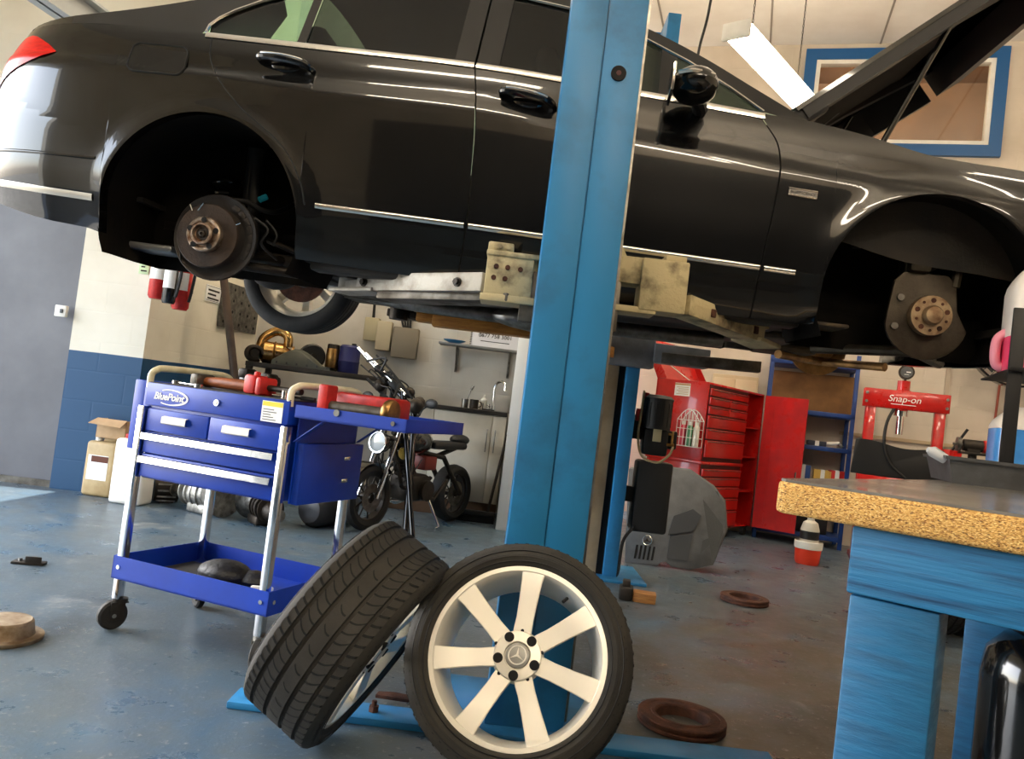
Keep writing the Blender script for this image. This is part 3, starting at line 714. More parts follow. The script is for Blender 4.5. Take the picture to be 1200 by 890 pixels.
for sg in (1, -1):
    h_ = MB().tube(spline([V((2.20, .68*sg, .60)), V((2.24, .67*sg, .70)), hp(.1, .66*sg, -.02), hp(.22, .66*sg, -.02)]), .014, n=8)
    h_.box(hp(.03, .66*sg, -.035), (.16, .05, .07), rot=Matrix.Rotation(-ang, 3, 'Y'), bev=.012); h_.build('bonnet_hinge', K['black_plastic'], bno)
    MB().cyl((2.5, .70*sg, .50), hp(.75, .62*sg, -.01), .011, n=10).build('gas_strut', K['black_gloss'], bno)
cowl = MB().bb((2.12, -.72, .56), (2.34, .72, .64), bev=.02); cowl.build('scuttle_panel', K['black_plastic'], car)
# ---------- arches, underbody ----------
for (cx, cz, r), rot in zip(ARC, (0, 0)):
    for sg in (1, -1):
        mb = MB(); rows = []
        for y in (.86, .80, .62, .42):
            rr = r+.012 if y > .7 else r+.03
            rows.append([V((cx+rr*cos(t), -y*sg, cz+rr*sin(t)*(1 if y > .7 else .97))) for t in [(PI*1.14-PI*1.28*i/30 if sg > 0 else PI*1.0-PI*1.0*i/30) for i in range(31)]])
        mb.grid(rows)
        ctr = [V((cx+(r+.03)*cos(t), -.42*sg, cz+(r+.03)*.97*sin(t))) for t in [(PI*1.14-PI*1.28*i/30 if sg > 0 else PI*1.0-PI*1.0*i/30) for i in range(31)]]
        mb.face(mb.verts(ctr))
        mb.build('arch_liner', K['liner'], car, angle=50)
fl_ = MB()
fl_.bb((.44, -.80, -.13), (2.34, .80, -.10)); fl_.bb((-.36, -.42, -.02), (.44, .42, .02)); fl_.bb((2.34, -.42, -.04), (3.12, .42, -.01)); fl_.bb((-.80, -.60, .06), (-.36, .66, .08)); fl_.bb((3.10, -.7, -.08), (3.4, .7, -.05))
for sg in (1, -1):
    fl_.bb((.46, .70*sg, -.16), (2.32, .80*sg, -.10), bev=.015); fl_.bb((.55, .35*sg, -.155), (2.2, .62*sg, -.12), bev=.012)
fl_.bb((.3, -.13, -.11), (2.3, .13, -.0)); fl_.build('floor_pan', K['under'], car).location.z = .065
sub = MB()
sub.bb((-.22, -.45, -.06), (.30, .45, .0), bev=.02); sub.cyl((-.02, -.46, -.02), (-.02, .46, -.02), .045); sub.ball((0, 0, -.02), (.14, .11, .11))
sub.build('subframe', K['dark_metal'], car); sub = MB(); sub.bb((2.45, -.40, -.06), (2.95, .40, .0), bev=.02); sub.bb((2.4, -.36, -.08), (2.5, .36, -.03), bev=.01)
sub.build('front_subframe', K['dark_metal'], car); sub = MB(); sub.tube(spline([V((.38, -.5, -.03)), V((.30, -.46, .0)), V((.12, -.4, .05)), V((.1, .4, .05)), V((.30, .46, 0)), V((.38, .5, -.03))]), .013)
sub.build('anti_roll_bar', K['dark_metal'], car)
ex = MB().tube(spline([V((2.2, .12, -.15)), V((1.6, .1, -.16)), V((.8, .14, -.16)), V((.4, .2, -.13)), V((.1, .22, -.08)), V((-.3, .3, -.05))]), .035, n=12)
ex.rings([[V((-.62+.28*i/1, .30+.20*cos(t), -.02+.085*sin(t))) for t in [2*PI*j/20 for j in range(20)]] for i in (0, 1)]); ex.ball((1.35, .1, -.165), (.28, .1, .06)); ex.build('exhaust', K['steel'], car).location.z = .05
MB().bb((-.44, -.62, -.075), (-.20, -.44, -.045), bev=.012).build('heat_shield', mat('shield_grey', (120, 122, 122), .45, .6), car)
ms = MB().bb((.30, .1, -.175), (.62, .42, -.15), bev=.01); [ms.bb((.32, .12+.06*k, -.185), (.6, .15+.06*k, -.17)) for k in range(5)]; ms.build('undershield', K['dull_steel'], car).location.z = .07
# ---------- rear hub (near side) ----------
def disc(mb, c, prof, n=40): return mb.lathe([(r, -h) for r, h in prof], c, (0, 1, 0), n)      # h: outwards (towards the near side)
def hub_holes(c, y, r, n, rh, a0=90): return [V((c[0]+r*cos(rad(a0+360*k/n)), y, c[2]+r*sin(rad(a0+360*k/n)))) for k in range(n)]
hb = (0, -.70, 0)
bpn = MB(); disc(bpn, (.02, -.68, .0), [(.03, -.005), (.165, -.005), (.176, .012), (.172, .018), (.15, .006), (.12, .004), (.10, .03), (.03, .03)])
for k in range(7): a = rad(20-14*k+40); bpn.box((.02+.142*cos(a), -.688, .142*sin(a)), (.022, .006, .035), rot=Matrix.Rotation(-a, 3, 'Y'), bev=.002)
sh_ = bpn.build('backing_plate', mat('plate_dark', (56, 54, 52), .5, .6, col2=(44, 36, 30), scale=9, bump=.2), car)
disc(MB(), (.0, -.71, 0), [(.05, 0), (.125, 0), (.13, .008), (.125, .016), (.05, .02)]).build('brake_drum_face', K['drum'], sh_)
hubm = MB(); disc(hubm, (0, -.745, 0), [(.045, -.03), (.068, -.03), (.071, .0), (.069, .012), (.064, .016), (.055, .014), (.050, .008), (.044, .008), (.0442, .03), (.040, .034), (.034, .034), (.032, .012), (.0, .012)], 40)
rh = hubm.build('hub', mat('hub_worn', (200, 184, 164), .36, .8, col2=(110, 78, 58), scale=26, bump=.2), car)
[MB().cyl(p, p+V((0, -.003, 0)), .0115, n=12).build('bolt_hole', K['gap'], rh) for p in hub_holes((0, 0, 0), -.762, .056, 5, 0)]
an = MB(); disc(an, (0, -.757, 0), [(.016, 0), (.014, .014), (.006, .016), (.004, .01)], 6); an.lathe([(.012, -.0), (.026, .0), (.026, -.006), (.012, -.006)], (0, -.757, 0), (0, 1, 0), 24); an.build('axle_nut', K['dark_metal'], rh)
sp_ = MB(); sp_.tube([(-.05, -.725, .095), (-.028, -.73, .128)], .004, n=6); sp_.tube([(-.085, -.725, .115), (-.07, -.73, .09)], .004, n=6); sp_.tube([(.10, -.72, .05), (.13, -.72, .066)], .004, n=6); sp_.tube([(.075, -.72, .08), (.10, -.72, .045)], .005, n=6)
sp_.build('brake_spring', K['chrome'], sh_)
kn = MB(); kn.box((.02, -.60, .0), (.16, .12, .2), bev=.03); kn.box((-.02, -.58, -.02), (.10, .1, .14), bev=.03)
for a, b in (((.08, -.6, .09), (.22, -.30, .10)), ((-.07, -.6, .06), (-.16, -.3, .10)), ((.1, -.6, -.05), (.3, -.3, -.02)), ((-.02, -.6, -.10), (.02, -.25, -.07)), ((.05, -.62, -.09), (.36, -.5, -.09))): kn.cyl(a, b, .02, n=10)
kn.build('knuckle', K['dark_metal'], car)
co = MB(); n = 90; co.tube([V((-.06+.062*cos(t), -.50+.062*sin(t), -.03+.30*i/n)) for i, t in [(i, 2*PI*6*i/n) for i in range(n+1)]], .0085, n=6); co.build('coil_spring', K['black_gloss'], car)
MB().cyl((.12, -.56, -.02), (.06, -.50, .40), .028, n=14).cyl((.06, -.50, .18), (.055, -.495, .42), .036, n=14).build('damper', K['black_plastic'], car)
MB().tube(spline([V((.04, -.66, .16)), V((.10, -.62, .17)), V((.15, -.6, .15)), V((.2, -.55, .155)), V((.24, -.45, .22))]), .011, n=8).build('brake_hose', K['cable'], car)
MB().tube(spline([V((-.09, -.70, .10)), V((-.115, -.71, .0)), V((-.11, -.7, -.11))]), .004, n=6).build('sensor_wire', K['cable'], car); MB().tube(spline([V((.16, -.66, .10)), V((.22, -.66, .06)), V((.20, -.66, -.0)), V((.25, -.6, -.05))]), .006, n=6).build('brake_cable', K['cable'], car); MB().tube(spline([V((.2, -.64, .1)), V((.25, -.64, .05)), V((.24, -.64, .0))]), .005, n=6).build('brake_cable', K['cable'], car)
MB().cyl((.15, -.62, .185), (.17, -.6, .205), .013, n=10).build('sensor_plug', mat('plug_teal', (20, 130, 150), .4), car)
# ---------- front hub (near side) ----------
FX = 2.81
fz = .02
sp2 = MB(); rows = []
pg = [(.155*cos(rad(a)), .165*sin(rad(a))-.0) for a in range(195, 346, 10)] + [(.10, .03), (.095, .12), (.06, .16), (-.10, .16), (-.135, .12), (-.14, .0)]
sp2.prism(pg, (FX, -.655, fz), (1, 0, 0), (0, 0, 1), (0, -.014, 0), bev=.004)
sp2.build('dust_shield', mat('shield_brown', (74, 66, 54), .5, .5, col2=(52, 44, 34), scale=9, bump=.25), car)
kn2 = MB(); kn2.box((FX-.02, -.62, fz+.04), (.17, .08, .26), bev=.03); kn2.box((FX-.05, -.62, fz+.2), (.10, .08, .1), bev=.02)
for s_ in (.09, .09): pass
kn2.tube(spline([V((FX-.07, -.66, fz+.17)), V((FX-.07, -.66, fz+.235)), V((FX-.0, -.66, fz+.25)), V((FX+.085, -.66, fz+.235)), V((FX+.09, -.66, fz+.12))]), .018, n=8)
kn2.box((FX-.05, -.67, fz+.195), (.085, .05, .075), bev=.02)
kn2.cyl((FX+.02, -.58, fz+.2), (FX-.06, -.45, fz+.42), .04, n=14)
for a, b in (((FX, -.6, -.11), (FX-.30, -.3, -.12)), ((FX, -.6, -.11), (FX+.22, -.3, -.12)), ((FX+.08, -.6, -.0), (FX+.2, -.25, -.05))): kn2.cyl(a, b, .022, n=10)
kn2.build('knuckle', mat('knuckle_olive', (72, 68, 56), .5, .6, col2=(50, 44, 34), scale=12, bump=.25), car)
fh = MB(); disc(fh, (FX, -.70, fz), [(.03, -.03), (.074, -.03), (.076, .0), (.074, .010), (.036, .010), (.035, .03), (.030, .038), (.012, .042)], 40)
fho = fh.build('hub', mat('hub_tan', (168, 146, 116), .5, .6, col2=(120, 92, 66), scale=22, bump=.2), car)
[MB().cyl(p, p+V((0, -.002, 0)), .0095, n=12).build('bolt_hole', K['rust'], fho) for p in hub_holes((FX, 0, fz), -.7102, .056, 5, 0)]; [MB().cyl(p, p+V((0, -.002, 0)), .0055, n=10).build('screw_hole', K['rust'], fho) for p in hub_holes((FX, 0, fz), -.7102, .056, 5, 0, 126)]
[MB().lathe([(.004, 0), (.013, 0), (.013, -.01), (.004, -.01)], p, (0, 1, 0), 12).build('caliper_bolt', K['steel'], car) for p in ((FX-.105, -.669, fz+.06), (FX-.115, -.669, fz-.05))]
# far front brake disc and hub
fd = MB(); disc(fd, (FX, .72, -.03), [(.06, 0), (.152, 0), (.152, .022), (.06, .022)], 40); fd.lathe([(.05, 0), (.08, 0), (.08, -.05), (.05, -.05)], (FX, .72, 0), (0, 1, 0), 32); fd.box((FX-.02, .64, .02), (.16, .1, .22), bev=.03)
for a, b in (((FX, .62, -.11), (FX-.30, .3, -.12)), ((FX, .62, -.11), (FX+.22, .3, -.12))): fd.cyl(a, b, .022, n=10)
fd.build('brake_disc', mat('disc_tan', (206, 156, 92), .5, .5, col2=(110, 78, 44), scale=8), car)
# grubby panel lines under the engine bay
ut = MB(); ut.bb((2.05, -.62, -.165), (2.55, .62, -.15), bev=.006); ut.bb((2.2, -.2, -.20), (2.5, .3, -.165), bev=.02); ut.box((2.35, .5, -.19), (.14, .06, .05), bev=.006); ut.bb((2.42, .3, -.215), (2.7, .62, -.17), bev=.03)
ut.build('engine_undertray', mat('undertray_brown', (84, 70, 50), .6, col2=(44, 36, 28), scale=6, lo=.42, hi=.6, bump=.3), car).location.z = .11
# ---------- road wheels ----------
K['alloy'] = mat('alloy_silver', (236, 232, 220), .36, .45, rvar=.05, scale=8)
K['emblem'] = mat('emblem_pale', (240, 236, 226), .35)
K['tread'] = mat('tread_rubber', (40, 38, 34), .8, col2=(52, 49, 43), scale=10, bump=.08, bscale=120)
def tyre_mesh(w=.245, R=.308, rim=.234, seg=140, blocks=True):
    """tyre round the local z axis; face side +z"""
    h = w/2; prof = [(rim, -h*.86), (rim+.008, -h*.94), (rim+.03, -h*1.0), (R-.045, -h*1.02), (R-.02, -h*.97), (R-.008, -h*.90)]
    gro = [-.60, -.22, .22, .60]; t = -h*.86
    body_ = []
    for g in gro:
        y = g*h; body_ += [(R-.001, y-.0065), (R-.009, y-.0045), (R-.009, y+.0045), (R-.001, y+.0065)]
    prof = prof + [(R-.003, -h*.84)] + body_ + [(R-.003, h*.84)] + [(r, -z) for r, z in reversed(prof)]
    return prof
def add_tyre(mb, **k):
    p = tyre_mesh(**k); mb.lathe(p, n=120, loop=True)
def tread_cuts(w=.245, R=.308, n=64):
    """dark sipe bars lying in the tread"""
    mb = MB(); h = w/2
    for k in range(n):
        a = 2*PI*k/n
        for (y0, y1, sk) in ((-.98, -.64, .10), (.64, .98, -.10), (-.56, -.26, .07), (.26, .56, -.07), (-.10, .12, .05)):
            if y0 == -.10 and k % 2: continue
            st = 4; rows = []
            for i in range(st+1):
                t = i/st; y = (y0+(y1-y0)*t)*h; aa = a + sk*(t-.5) + .02*math.sin(t*PI)
                r = R+.0004 - (.022*max(0, abs(y/h)-.84)/.14 if abs(y/h) > .84 else .0008)
                hw2 = .0036 if abs(y0+y1) > 1 else .0026
                rows.append([V((r*cos(aa+s_*hw2/R), r*sin(aa+s_*hw2/R), y)) for s_ in (-1, 1)])
            mb.grid(rows)
    return mb
def star(mb, c, r, mx=None, d=.002):
    for k in range(3):
        a = rad(90+120*k); b0, b1 = a+rad(60), a-rad(60)
        pts = [V((r*cos(a), r*sin(a), 0)), V((r*.16*cos(b0), r*.16*sin(b0), 0)), V((0, 0, 0)), V((r*.16*cos(b1), r*.16*sin(b1), 0))]
        M_ = Matrix.Translation(c) if mx is None else mx
        f = [M_ @ p for p in pts]; nrm_ = (M_.to_3x3() @ V((0, 0, 1))).normalized()
        mb.slab(f, nrm_*d)
    return mb
def rim_mesh(nsp=7, R=.234, hub=.075, face=.108):
    """seven-spoke alloy, faces +z"""
    mb = MB()
    mb.lathe([(R+.006, face), (R+.004, face+.004), (R-.008, face+.004), (R-.014, face-.004), (R-.022, face-.03), (R-.03, .03), (R-.035, -.02), (R-.02, -.08), (R+.003, -.112), (R+.006, -.10), (R-.008, -.07), (R-.02, -.02), (R-.012, .04), (R-.004, .09)], n=96, loop=True)
    mb.lathe([(.022, face-.012), (.034, face-.010), (.036, face-.002), (.062, face-.004), (.066, face-.010), (.070, face-.03), (.062, .03), (.02, .02)], n=56, loop=True)
    for k in range(nsp):
        a = 2*PI*k/nsp + PI/2; u = V((cos(a), sin(a), 0)); v = V((-sin(a), cos(a), 0)); z = V((0, 0, 1)); rings = []
        for r, w_, zf, dp in ((.05, .026, face-.010, .045), (.075, .0255, face-.008, .044), (.10, .0245, face-.008, .042), (.15, .0265, face-.004, .036), (.20, .030, face+.001, .034), (.231, .034, face+.001, .03)):
            o = u*r; rings.append([o+v*(w_*.98)+z*(zf-.003), o+v*(w_*.9)+z*zf, o-v*(w_*.9)+z*zf, o-v*(w_*.98)+z*(zf-.003), o-v*(w_*.78)+z*(zf-dp), o+v*(w_*.78)+z*(zf-dp)])
        mb.rings(rings)
    return mb
def make_wheel(name, label, M4, group=None, spin=0):
    t = thing(name, label, 'wheel', group=group); t.matrix_world = M4 @ Matrix.Rotation(spin, 4, 'Z')
    mb = MB(); add_tyre(mb); ty = mb.build('tyre', K['tread'], t, angle=28)
    tread_cuts().build('tread_sipe', K['gap'], ty, fix=False)
    sw = MB()
    for s_ in (1, -1):
        for r in (.248, .266, .278): sw.lathe([(r, s_*.1225), (r+.002, s_*.1245), (r+.004, s_*.1225)], n=80, cap=False)
    sw.build('sidewall_rib', K['rubber'], ty, fix=False)
    rm = rim_mesh().build('rim', K['alloy'], t, angle=30)
    [MB().cyl((.052*cos(rad(90+36+72*k)), .052*sin(rad(90+36+72*k)), .09), (.052*cos(rad(90+36+72*k)), .052*sin(rad(90+36+72*k)), .1075), .0132, n=18).build('bolt_hole', K['gap'], rm) for k in range(5)]
    dm = MB(); [dm.cyl((.066*cos(rad(90+72*k)), .066*sin(rad(90+72*k)), .09), (.066*cos(rad(90+72*k)), .066*sin(rad(90+72*k)), .1015), .0045, n=10) for k in range(5)]; dm.build('rim_dimple', K['gap'], rm)
    cp = MB().lathe([(.002, .1065), (.024, .1065), (.031, .104), (.033, .098)], n=40).build('centre_cap', mat('cap_silver', (150, 149, 144), .4, .3), t)
    em = MB().lathe([(.0215, .1066), (.0235, .1082), (.0255, .1066)], n=40, cap=False)
    star(em, (0, 0, .1066), .0215); em.build('emblem', K['emblem'], cp)
    MB().cyl((.205*cos(2.0-.95), .205*sin(2.0-.95), .085), (.188*cos(2.0-.95), .188*sin(2.0-.95), .098), .005, n=8).build('valve', K['black_plastic'], t)
    return t
def wheel_mx(c, axis, up=V((0, 0, 1))):
    a = axis.normalized(); x = up.cross(a).normalized(); y = a.cross(x); return basis(c, x, y, a)
# far rear wheel still on the car (part of the car: it would move with it)
fwc = V((-.11, .70, .015))
fm = basis(fwc, V((1, 0, 0)), V((0, 0, 1)), V((0, 1, 0)))
fmz = Matrix(((1,0,0,fwc.x),(0,0,1,fwc.y),(0,-1,0,fwc.z),(0,0,0,1)))
fwm = MB(); add_tyre(fwm, R=.328, rim=.234); bmesh.ops.transform(fwm.bm, matrix=fmz, verts=fwm.bm.verts); fwt = fwm.build('wheel', K['rubber'], car)
frm = rim_mesh(7, .234); bmesh.ops.transform(frm.bm, matrix=fmz, verts=frm.bm.verts); frm.build('rim', K['alloy'], fwt)
fdd = MB(); fdd.lathe([(.05,0),(.15,0),(.15,.02),(.05,.02)], (-.11,.63,.015), (0,1,0), 36); fdd.build('brake_disc', K['rust'], fwt)
# two wheels taken off the near side
lean = rad(26); a1 = V((-sin(rad(9))*cos(lean), -cos(rad(9))*cos(lean), sin(lean)))
c1 = at_y(610, 763, 2.2); c1.z = .308*cos(lean)+.1225*sin(lean)-.01
W1 = make_wheel('road_wheel', 'silver seven-spoke alloy wheel with low tyre leaning face out against the blue lift post', wheel_mx(c1 - a1*.03, a1), None, rad(-2.0))
e2, y2 = rad(29), rad(12); a2 = V((cos(e2)*cos(y2), -cos(e2)*sin(y2), -sin(e2)))
c2 = at_y(413, 742, 2.28); c2.z = .308*cos(e2)+.1225*sin(e2)-.006
W2 = make_wheel('road_wheel', 'wheel seen tread-on, leaning sideways against the silver seven-spoke wheel', wheel_mx(c2, a2), None, rad(5))
# ---------- two-post lift ----------
K['arm_grey'] = mat('arm_grey', (176, 172, 162), .5, .3, col2=(120, 112, 98), scale=10, lo=.45, hi=.75, bump=.2)
K['arm_cream'] = mat('arm_cream', (186, 172, 132), .55, .1, col2=(92, 80, 58), scale=9, lo=.5, hi=.7, bump=.25)
K['arm_wood'] = mat('arm_orange', (188, 132, 58), .5, col2=(150, 98, 40), scale=12, stretch=(1, 6, 6), bump=.1)
lift = thing('two_post_lift', 'blue two-post car lift holding up the black saloon', 'vehicle lift', (0, 0, 0))
def bar(mb, p0, p1, w, h, bev=.004):
    p0, p1 = V(p0), V(p1); d = p1-p0; y = d.normalized(); x = y.cross(V((0,0,1))).normalized(); z = x.cross(y)
    return mb.box((0, 0, 0), (w, d.length, h), bev=bev, mx=basis((p0+p1)/2, x, y, z))
PL, PRt = at_y(634, 300, 2.5).x, at_y(726, 300, 2.5).x
pc = (PL+PRt)/2; ph = 3.7; Y0 = 2.5; pw = PRt-PL
sx = PL + pw*.485
col = thing('near_post', None, None); del_ = col; bpy.data.objects.remove(col)
m = MB()
m.bb((PL, Y0, .02), (sx-.0015, Y0+.010, ph), bev=.004); m.bb((sx+.0015, Y0+.003, .02), (PRt, Y0+.012, ph), bev=.004)
m.bb((PL, Y0+.011, .02), (PL+.010, Y0+.26, ph)); m.bb((PRt-.010, Y0+.012, .02), (PRt, Y0+.26, ph))
m.bb((PL, Y0+.25, .02), (PL+.07, Y0+.26, ph)); m.bb((PRt-.07, Y0+.25, .02), (PRt, Y0+.26, ph))
m.bb((PL+.01, Y0+.012, .02), (PRt-.01, Y0+.016, ph))
near = m.build('near_post', K['post_blue'], lift)
hq = at_y(725, 86, Y0)
MB().cyl((hq.x, Y0-.004, hq.z), (hq.x, Y0+.004, hq.z), .0245, n=28).build('port_plug', K['gap'], near)
MB().cyl((hq.x, Y0-.006, hq.z), (hq.x, Y0-.003, hq.z), .008, n=14).build('plug_bung', mat('bung', (70, 20, 18), .5), near)
MB().bb((PRt+.0005, Y0+.02, .05), (PRt+.009, Y0+.05, ph-.1)).build('guard_strip', K['steel'], near)
bs = MB(); f0 = [at_z(272, 806, .02), at_z(275, 822, .0)]
bs.bb((-.735, Y0-.07, 0), (.95, Y0+.055, .022), bev=.004); bs.bb((PL-.14, Y0+.056, 0), (PRt+.14, Y0+.42, .022), bev=.004); bs.build('base_plate', K['post_blue'], near)
for x in (-.3,): MB().cyl((x, Y0-.01, .022), (x, Y0-.01, .04), .016, n=6).cyl((x, Y0-.01, .03), (x, Y0-.01, .055), .008, n=8).build('anchor_bolt', K['rust'], near)
# carriage
cz0 = 1.33
m = MB(); m.bb((PL+.015, Y0+.03, cz0), (PRt-.015, Y0+.24, 2.0), bev=.008); m.bb((PL-.05, Y0+.265, cz0-.02), (PRt+.05, Y0+.33, cz0+.16), bev=.006)
near_c = m.build('near_carriage', K['dull_steel'], lift)
# near arms
q1, q2 = at_y(571, 315, 2.80), at_y(633, 325, 2.82)
mA = MB(); 
bx0, bx1 = at_y(569, 320, 2.76).x, at_y(632, 320, 2.76).x+.02; zt1, zb1 = at_y(570, 291, 2.76).z, at_y(575, 346, 2.76).z
mA.bb((bx0, 2.755, zb1), (bx1-.04, 2.86, zt1-.012), bev=.006); mA.bb((bx1-.045, 2.775, zb1+.06), (PL+.0, 2.86, zt1-.015), bev=.004)
mA.bb((bx0-.004, 2.748, zt1-.022), (bx1+.02, 2.87, zt1-.004), bev=.004); mA.bb((bx0-.01, 2.75, zb1-.02), (PL, 2.88, zb1+.006), bev=.004)
la = mA.build('rear_arm_root', K['arm_cream'], lift)
bl = MB(); [bl.cyl((bx0+dx, 2.756, zt1-dz), (bx0+dx, 2.750, zt1-dz), .009, n=12) for dx, dz in ((.035, .06), (.075, .06), (.12, .062), (.03, .10), (.07, .10))]; bl.build('bolt_hole', K['rust'], la)
pp = at_y(590, 285, 2.80); pd = MB(); pd.bb((pp.x-.05, 2.76, zt1-.004), (pp.x+.04, 2.85, zt1+.028), bev=.006); [pd.cyl((pp.x+dx, 2.758, zt1+.012), (pp.x+dx, 2.752, zt1+.012), .009, n=10) for dx in (-.01, .022)]; pd.build('arm_pin', K['arm_cream'], la)
A0 = V((bx0+.02, 2.80, 0)); A1 = V((at_y(428, 340, 3.2).x, 3.2, 0)); za = .5*(at_y(570, 328, 2.8).z + at_y(435, 335, 3.19).z)-.005
m = MB(); bar(m, A0+V((0,0,za)), A1+V((0,0,za)), .10, .068); laa = m.build('rear_arm', K['arm_grey'], lift)
m = MB(); d = (A1-A0).normalized(); bar(m, A1+V((0,0,za-.004))-d*.1, A1+d*.09+V((0,0,za-.014)), .08, .045); bar(m, A1+V((0,0,za-.03))-d*.1, A1+d*.16+V((0,0,za-.03)), .12, .016); m.cyl(A1+d*.10+V((0,0,za-.03)), A1+d*.10+V((0,0,za+.02)), .045, n=20); m.build('arm_extension', K['arm_grey'], laa)
bt = MB(); side = V((d.y, -d.x, 0)); 
if side.y > 0: side = -side
for t in (.17, .93):
    p = A0+(A1-A0)*t+V((0,0,za-.002)); bt.cyl(p+side*.05, p+side*.066, .012, n=6); bt.cyl(p+side*.05, p+side*.056, .017, n=14)
bt.build('arm_bolt', K['dark_metal'], laa)
m = MB(); bar(m, A0+V((.1,0,za-.045)), A0+(A1-A0)*.8+V((0,.02,za-.05)), .13, .03); m.build('arm_underplate', K['dull_steel'], laa)
# right (front) arm
rx0, rx1 = PRt+.012, at_y(806, 335, 2.76).x; zr1, zr0 = at_y(806, 308, 2.76).z, at_y(800, 369, 2.76).z
mB = MB(); mB.bb((rx1-.165, 2.755, zr0), (rx1, 2.87, zr1), bev=.006); mB.bb((rx0-.05, 2.775, zr0+.09), (rx1-.15, 2.87, zr1+.002), bev=.005); mB.bb((rx1-.085, 2.77, zr1-.003), (rx1-.01, 2.86, zr1+.022), bev=.005)
mB.bb((rx0-.05, 2.76, zr0-.012), (rx1-.1, 2.88, zr0+.01), bev=.004); mB.prism([(0, 0), (.05, 0), (.02, .05), (0, .06)], (rx0, 2.79, zr1), (1, 0, 0), (0, 0, 1), (0, .05, 0))
ra = mB.build('front_arm_root', K['arm_cream'], lift)
B0 = V((rx1-.01, 2.82, .5*(at_y(806, 345, 2.78).z+at_y(803, 371, 2.78).z)+.004)); B1 = at_y(884, 388, 3.12); B1.z = B0.z-.03
m = MB(); bar(m, B0, B1, .10, .072); raa = m.build('front_arm', K['arm_cream'], lift); d = (B1-B0).normalized()
m = MB(); bar(m, B1-d*.05+V((0,0,-.03)), B1+d*.09+V((0,0,-.034)), .14, .018); m.bb((B1.x-.05, B1.y-.03, B1.z+.02), (B1.x+.05, B1.y+.07, B1.z+.05), bev=.006); m.cyl(B1+V((0,0,-.02)), B1+V((0,0,.10)), .03, n=16); m.build('arm_extension', K['arm_cream'], raa)
side = V((d.y, -d.x, 0)); side = -side if side.y > 0 else side
bt = MB(); [bt.box(B0+(B1-B0)*t+side*.052, (.024, .012, .03), rot=math.atan2(d.y, d.x), bev=.003) for t in (.28, .86)]; bt.build('arm_bolt', K['rust'], raa)
# far post
fp = at_z(716, 680, 0); fx1 = fp.x+.03; fx0 = fx1-.40; fy = fp.y
m = MB(); m.bb((fx0, fy+.02, .02), (fx0+.10, fy+.3, ph), bev=.003); m.bb((fx1-.085, fy+.0, .02), (fx1, fy+.3, ph), bev=.003); m.bb((fx0, fy+.28, .02), (fx1, fy+.31, ph)); m.bb((fx0-.15, fy-.1, 0), (fx1+.18, fy+.45, .02), bev=.004)
far = m.build('far_post', K['post_blue'], lift)
MB().bb((fx1-.29, fy+.03, .02), (fx1-.13, fy+.08, ph-.2), bev=.004).build('slide_cover', mat('cover_beige', (176, 158, 128), .6, col2=(140, 120, 92), scale=3), far)
MB().bb((fx1-.13, fy+.05, .02), (fx1-.086, fy+.27, ph-.2)).build('channel_shade', K['gap'], far)  # black block painting the shade inside the open post
m = MB(); m.bb((fx0+.0, fy-.13, 1.36), (fx1+.06, fy-.01, 1.54), bev=.006); m.bb((fx1+.05, fy-.16, 1.40), (fx1+.40, fy-.04, 1.52), bev=.008); fca = m.build('far_carriage', mat('carriage_grey', (138, 146, 156), .5, col2=(104, 108, 114), scale=6), lift)
w0, w1 = at_z(508, 373, 1.42), at_z(640, 389, 1.42)
m = MB(); bar(m, w0, w1, .10, .085); bar(m, w1-V((.05,0,0)), V((fx0+.16, fy-.12, 1.43)), .1, .066); fa = m.build('far_arm', K['arm_wood'], lift)
d = (w0-w1).normalized(); m = MB(); bar(m, w0-d*.02, w0+d*.085, .085, .056); m.build('arm_extension', K['arm_wood'], fa)
m = MB(); bar(m, w0+d*.085, w0+d*.12, .05, .03); bar(m, w0+d*.05+V((0,.04,-.0)), w0+d*.24+V((0,.06,.005)), .1, .04); m.cyl(w0+d*.18+V((0,0,-.03)), w0+d*.18+V((0,0,.05)), .05, n=16); m.build('arm_pad', K['dark_metal'], fa)
r0 = V((fx1+.1, fy-.14, 1.43)); r1 = V((1.5, 4.85, 1.44))
m = MB(); bar(m, r0, r1, .1, .066); m.build('far_front_arm', K['dull_steel'], lift)
# motor and oil tank on the far post
# ---------- blue tool cart ----------
cu, cv = V((.93, -.36, 0)).normalized(), V((.36, .93, 0)).normalized()
CF = at_z(131, 738, 0); CW, CD = .655, .41
ctr = CF + cv*.02 + cu*.0
cart = thing('tool_cart', 'blue wheeled tool cart with drawers, chrome legs and a lower tray', 'tool cart', ctr, math.atan2(cu.y, cu.x))
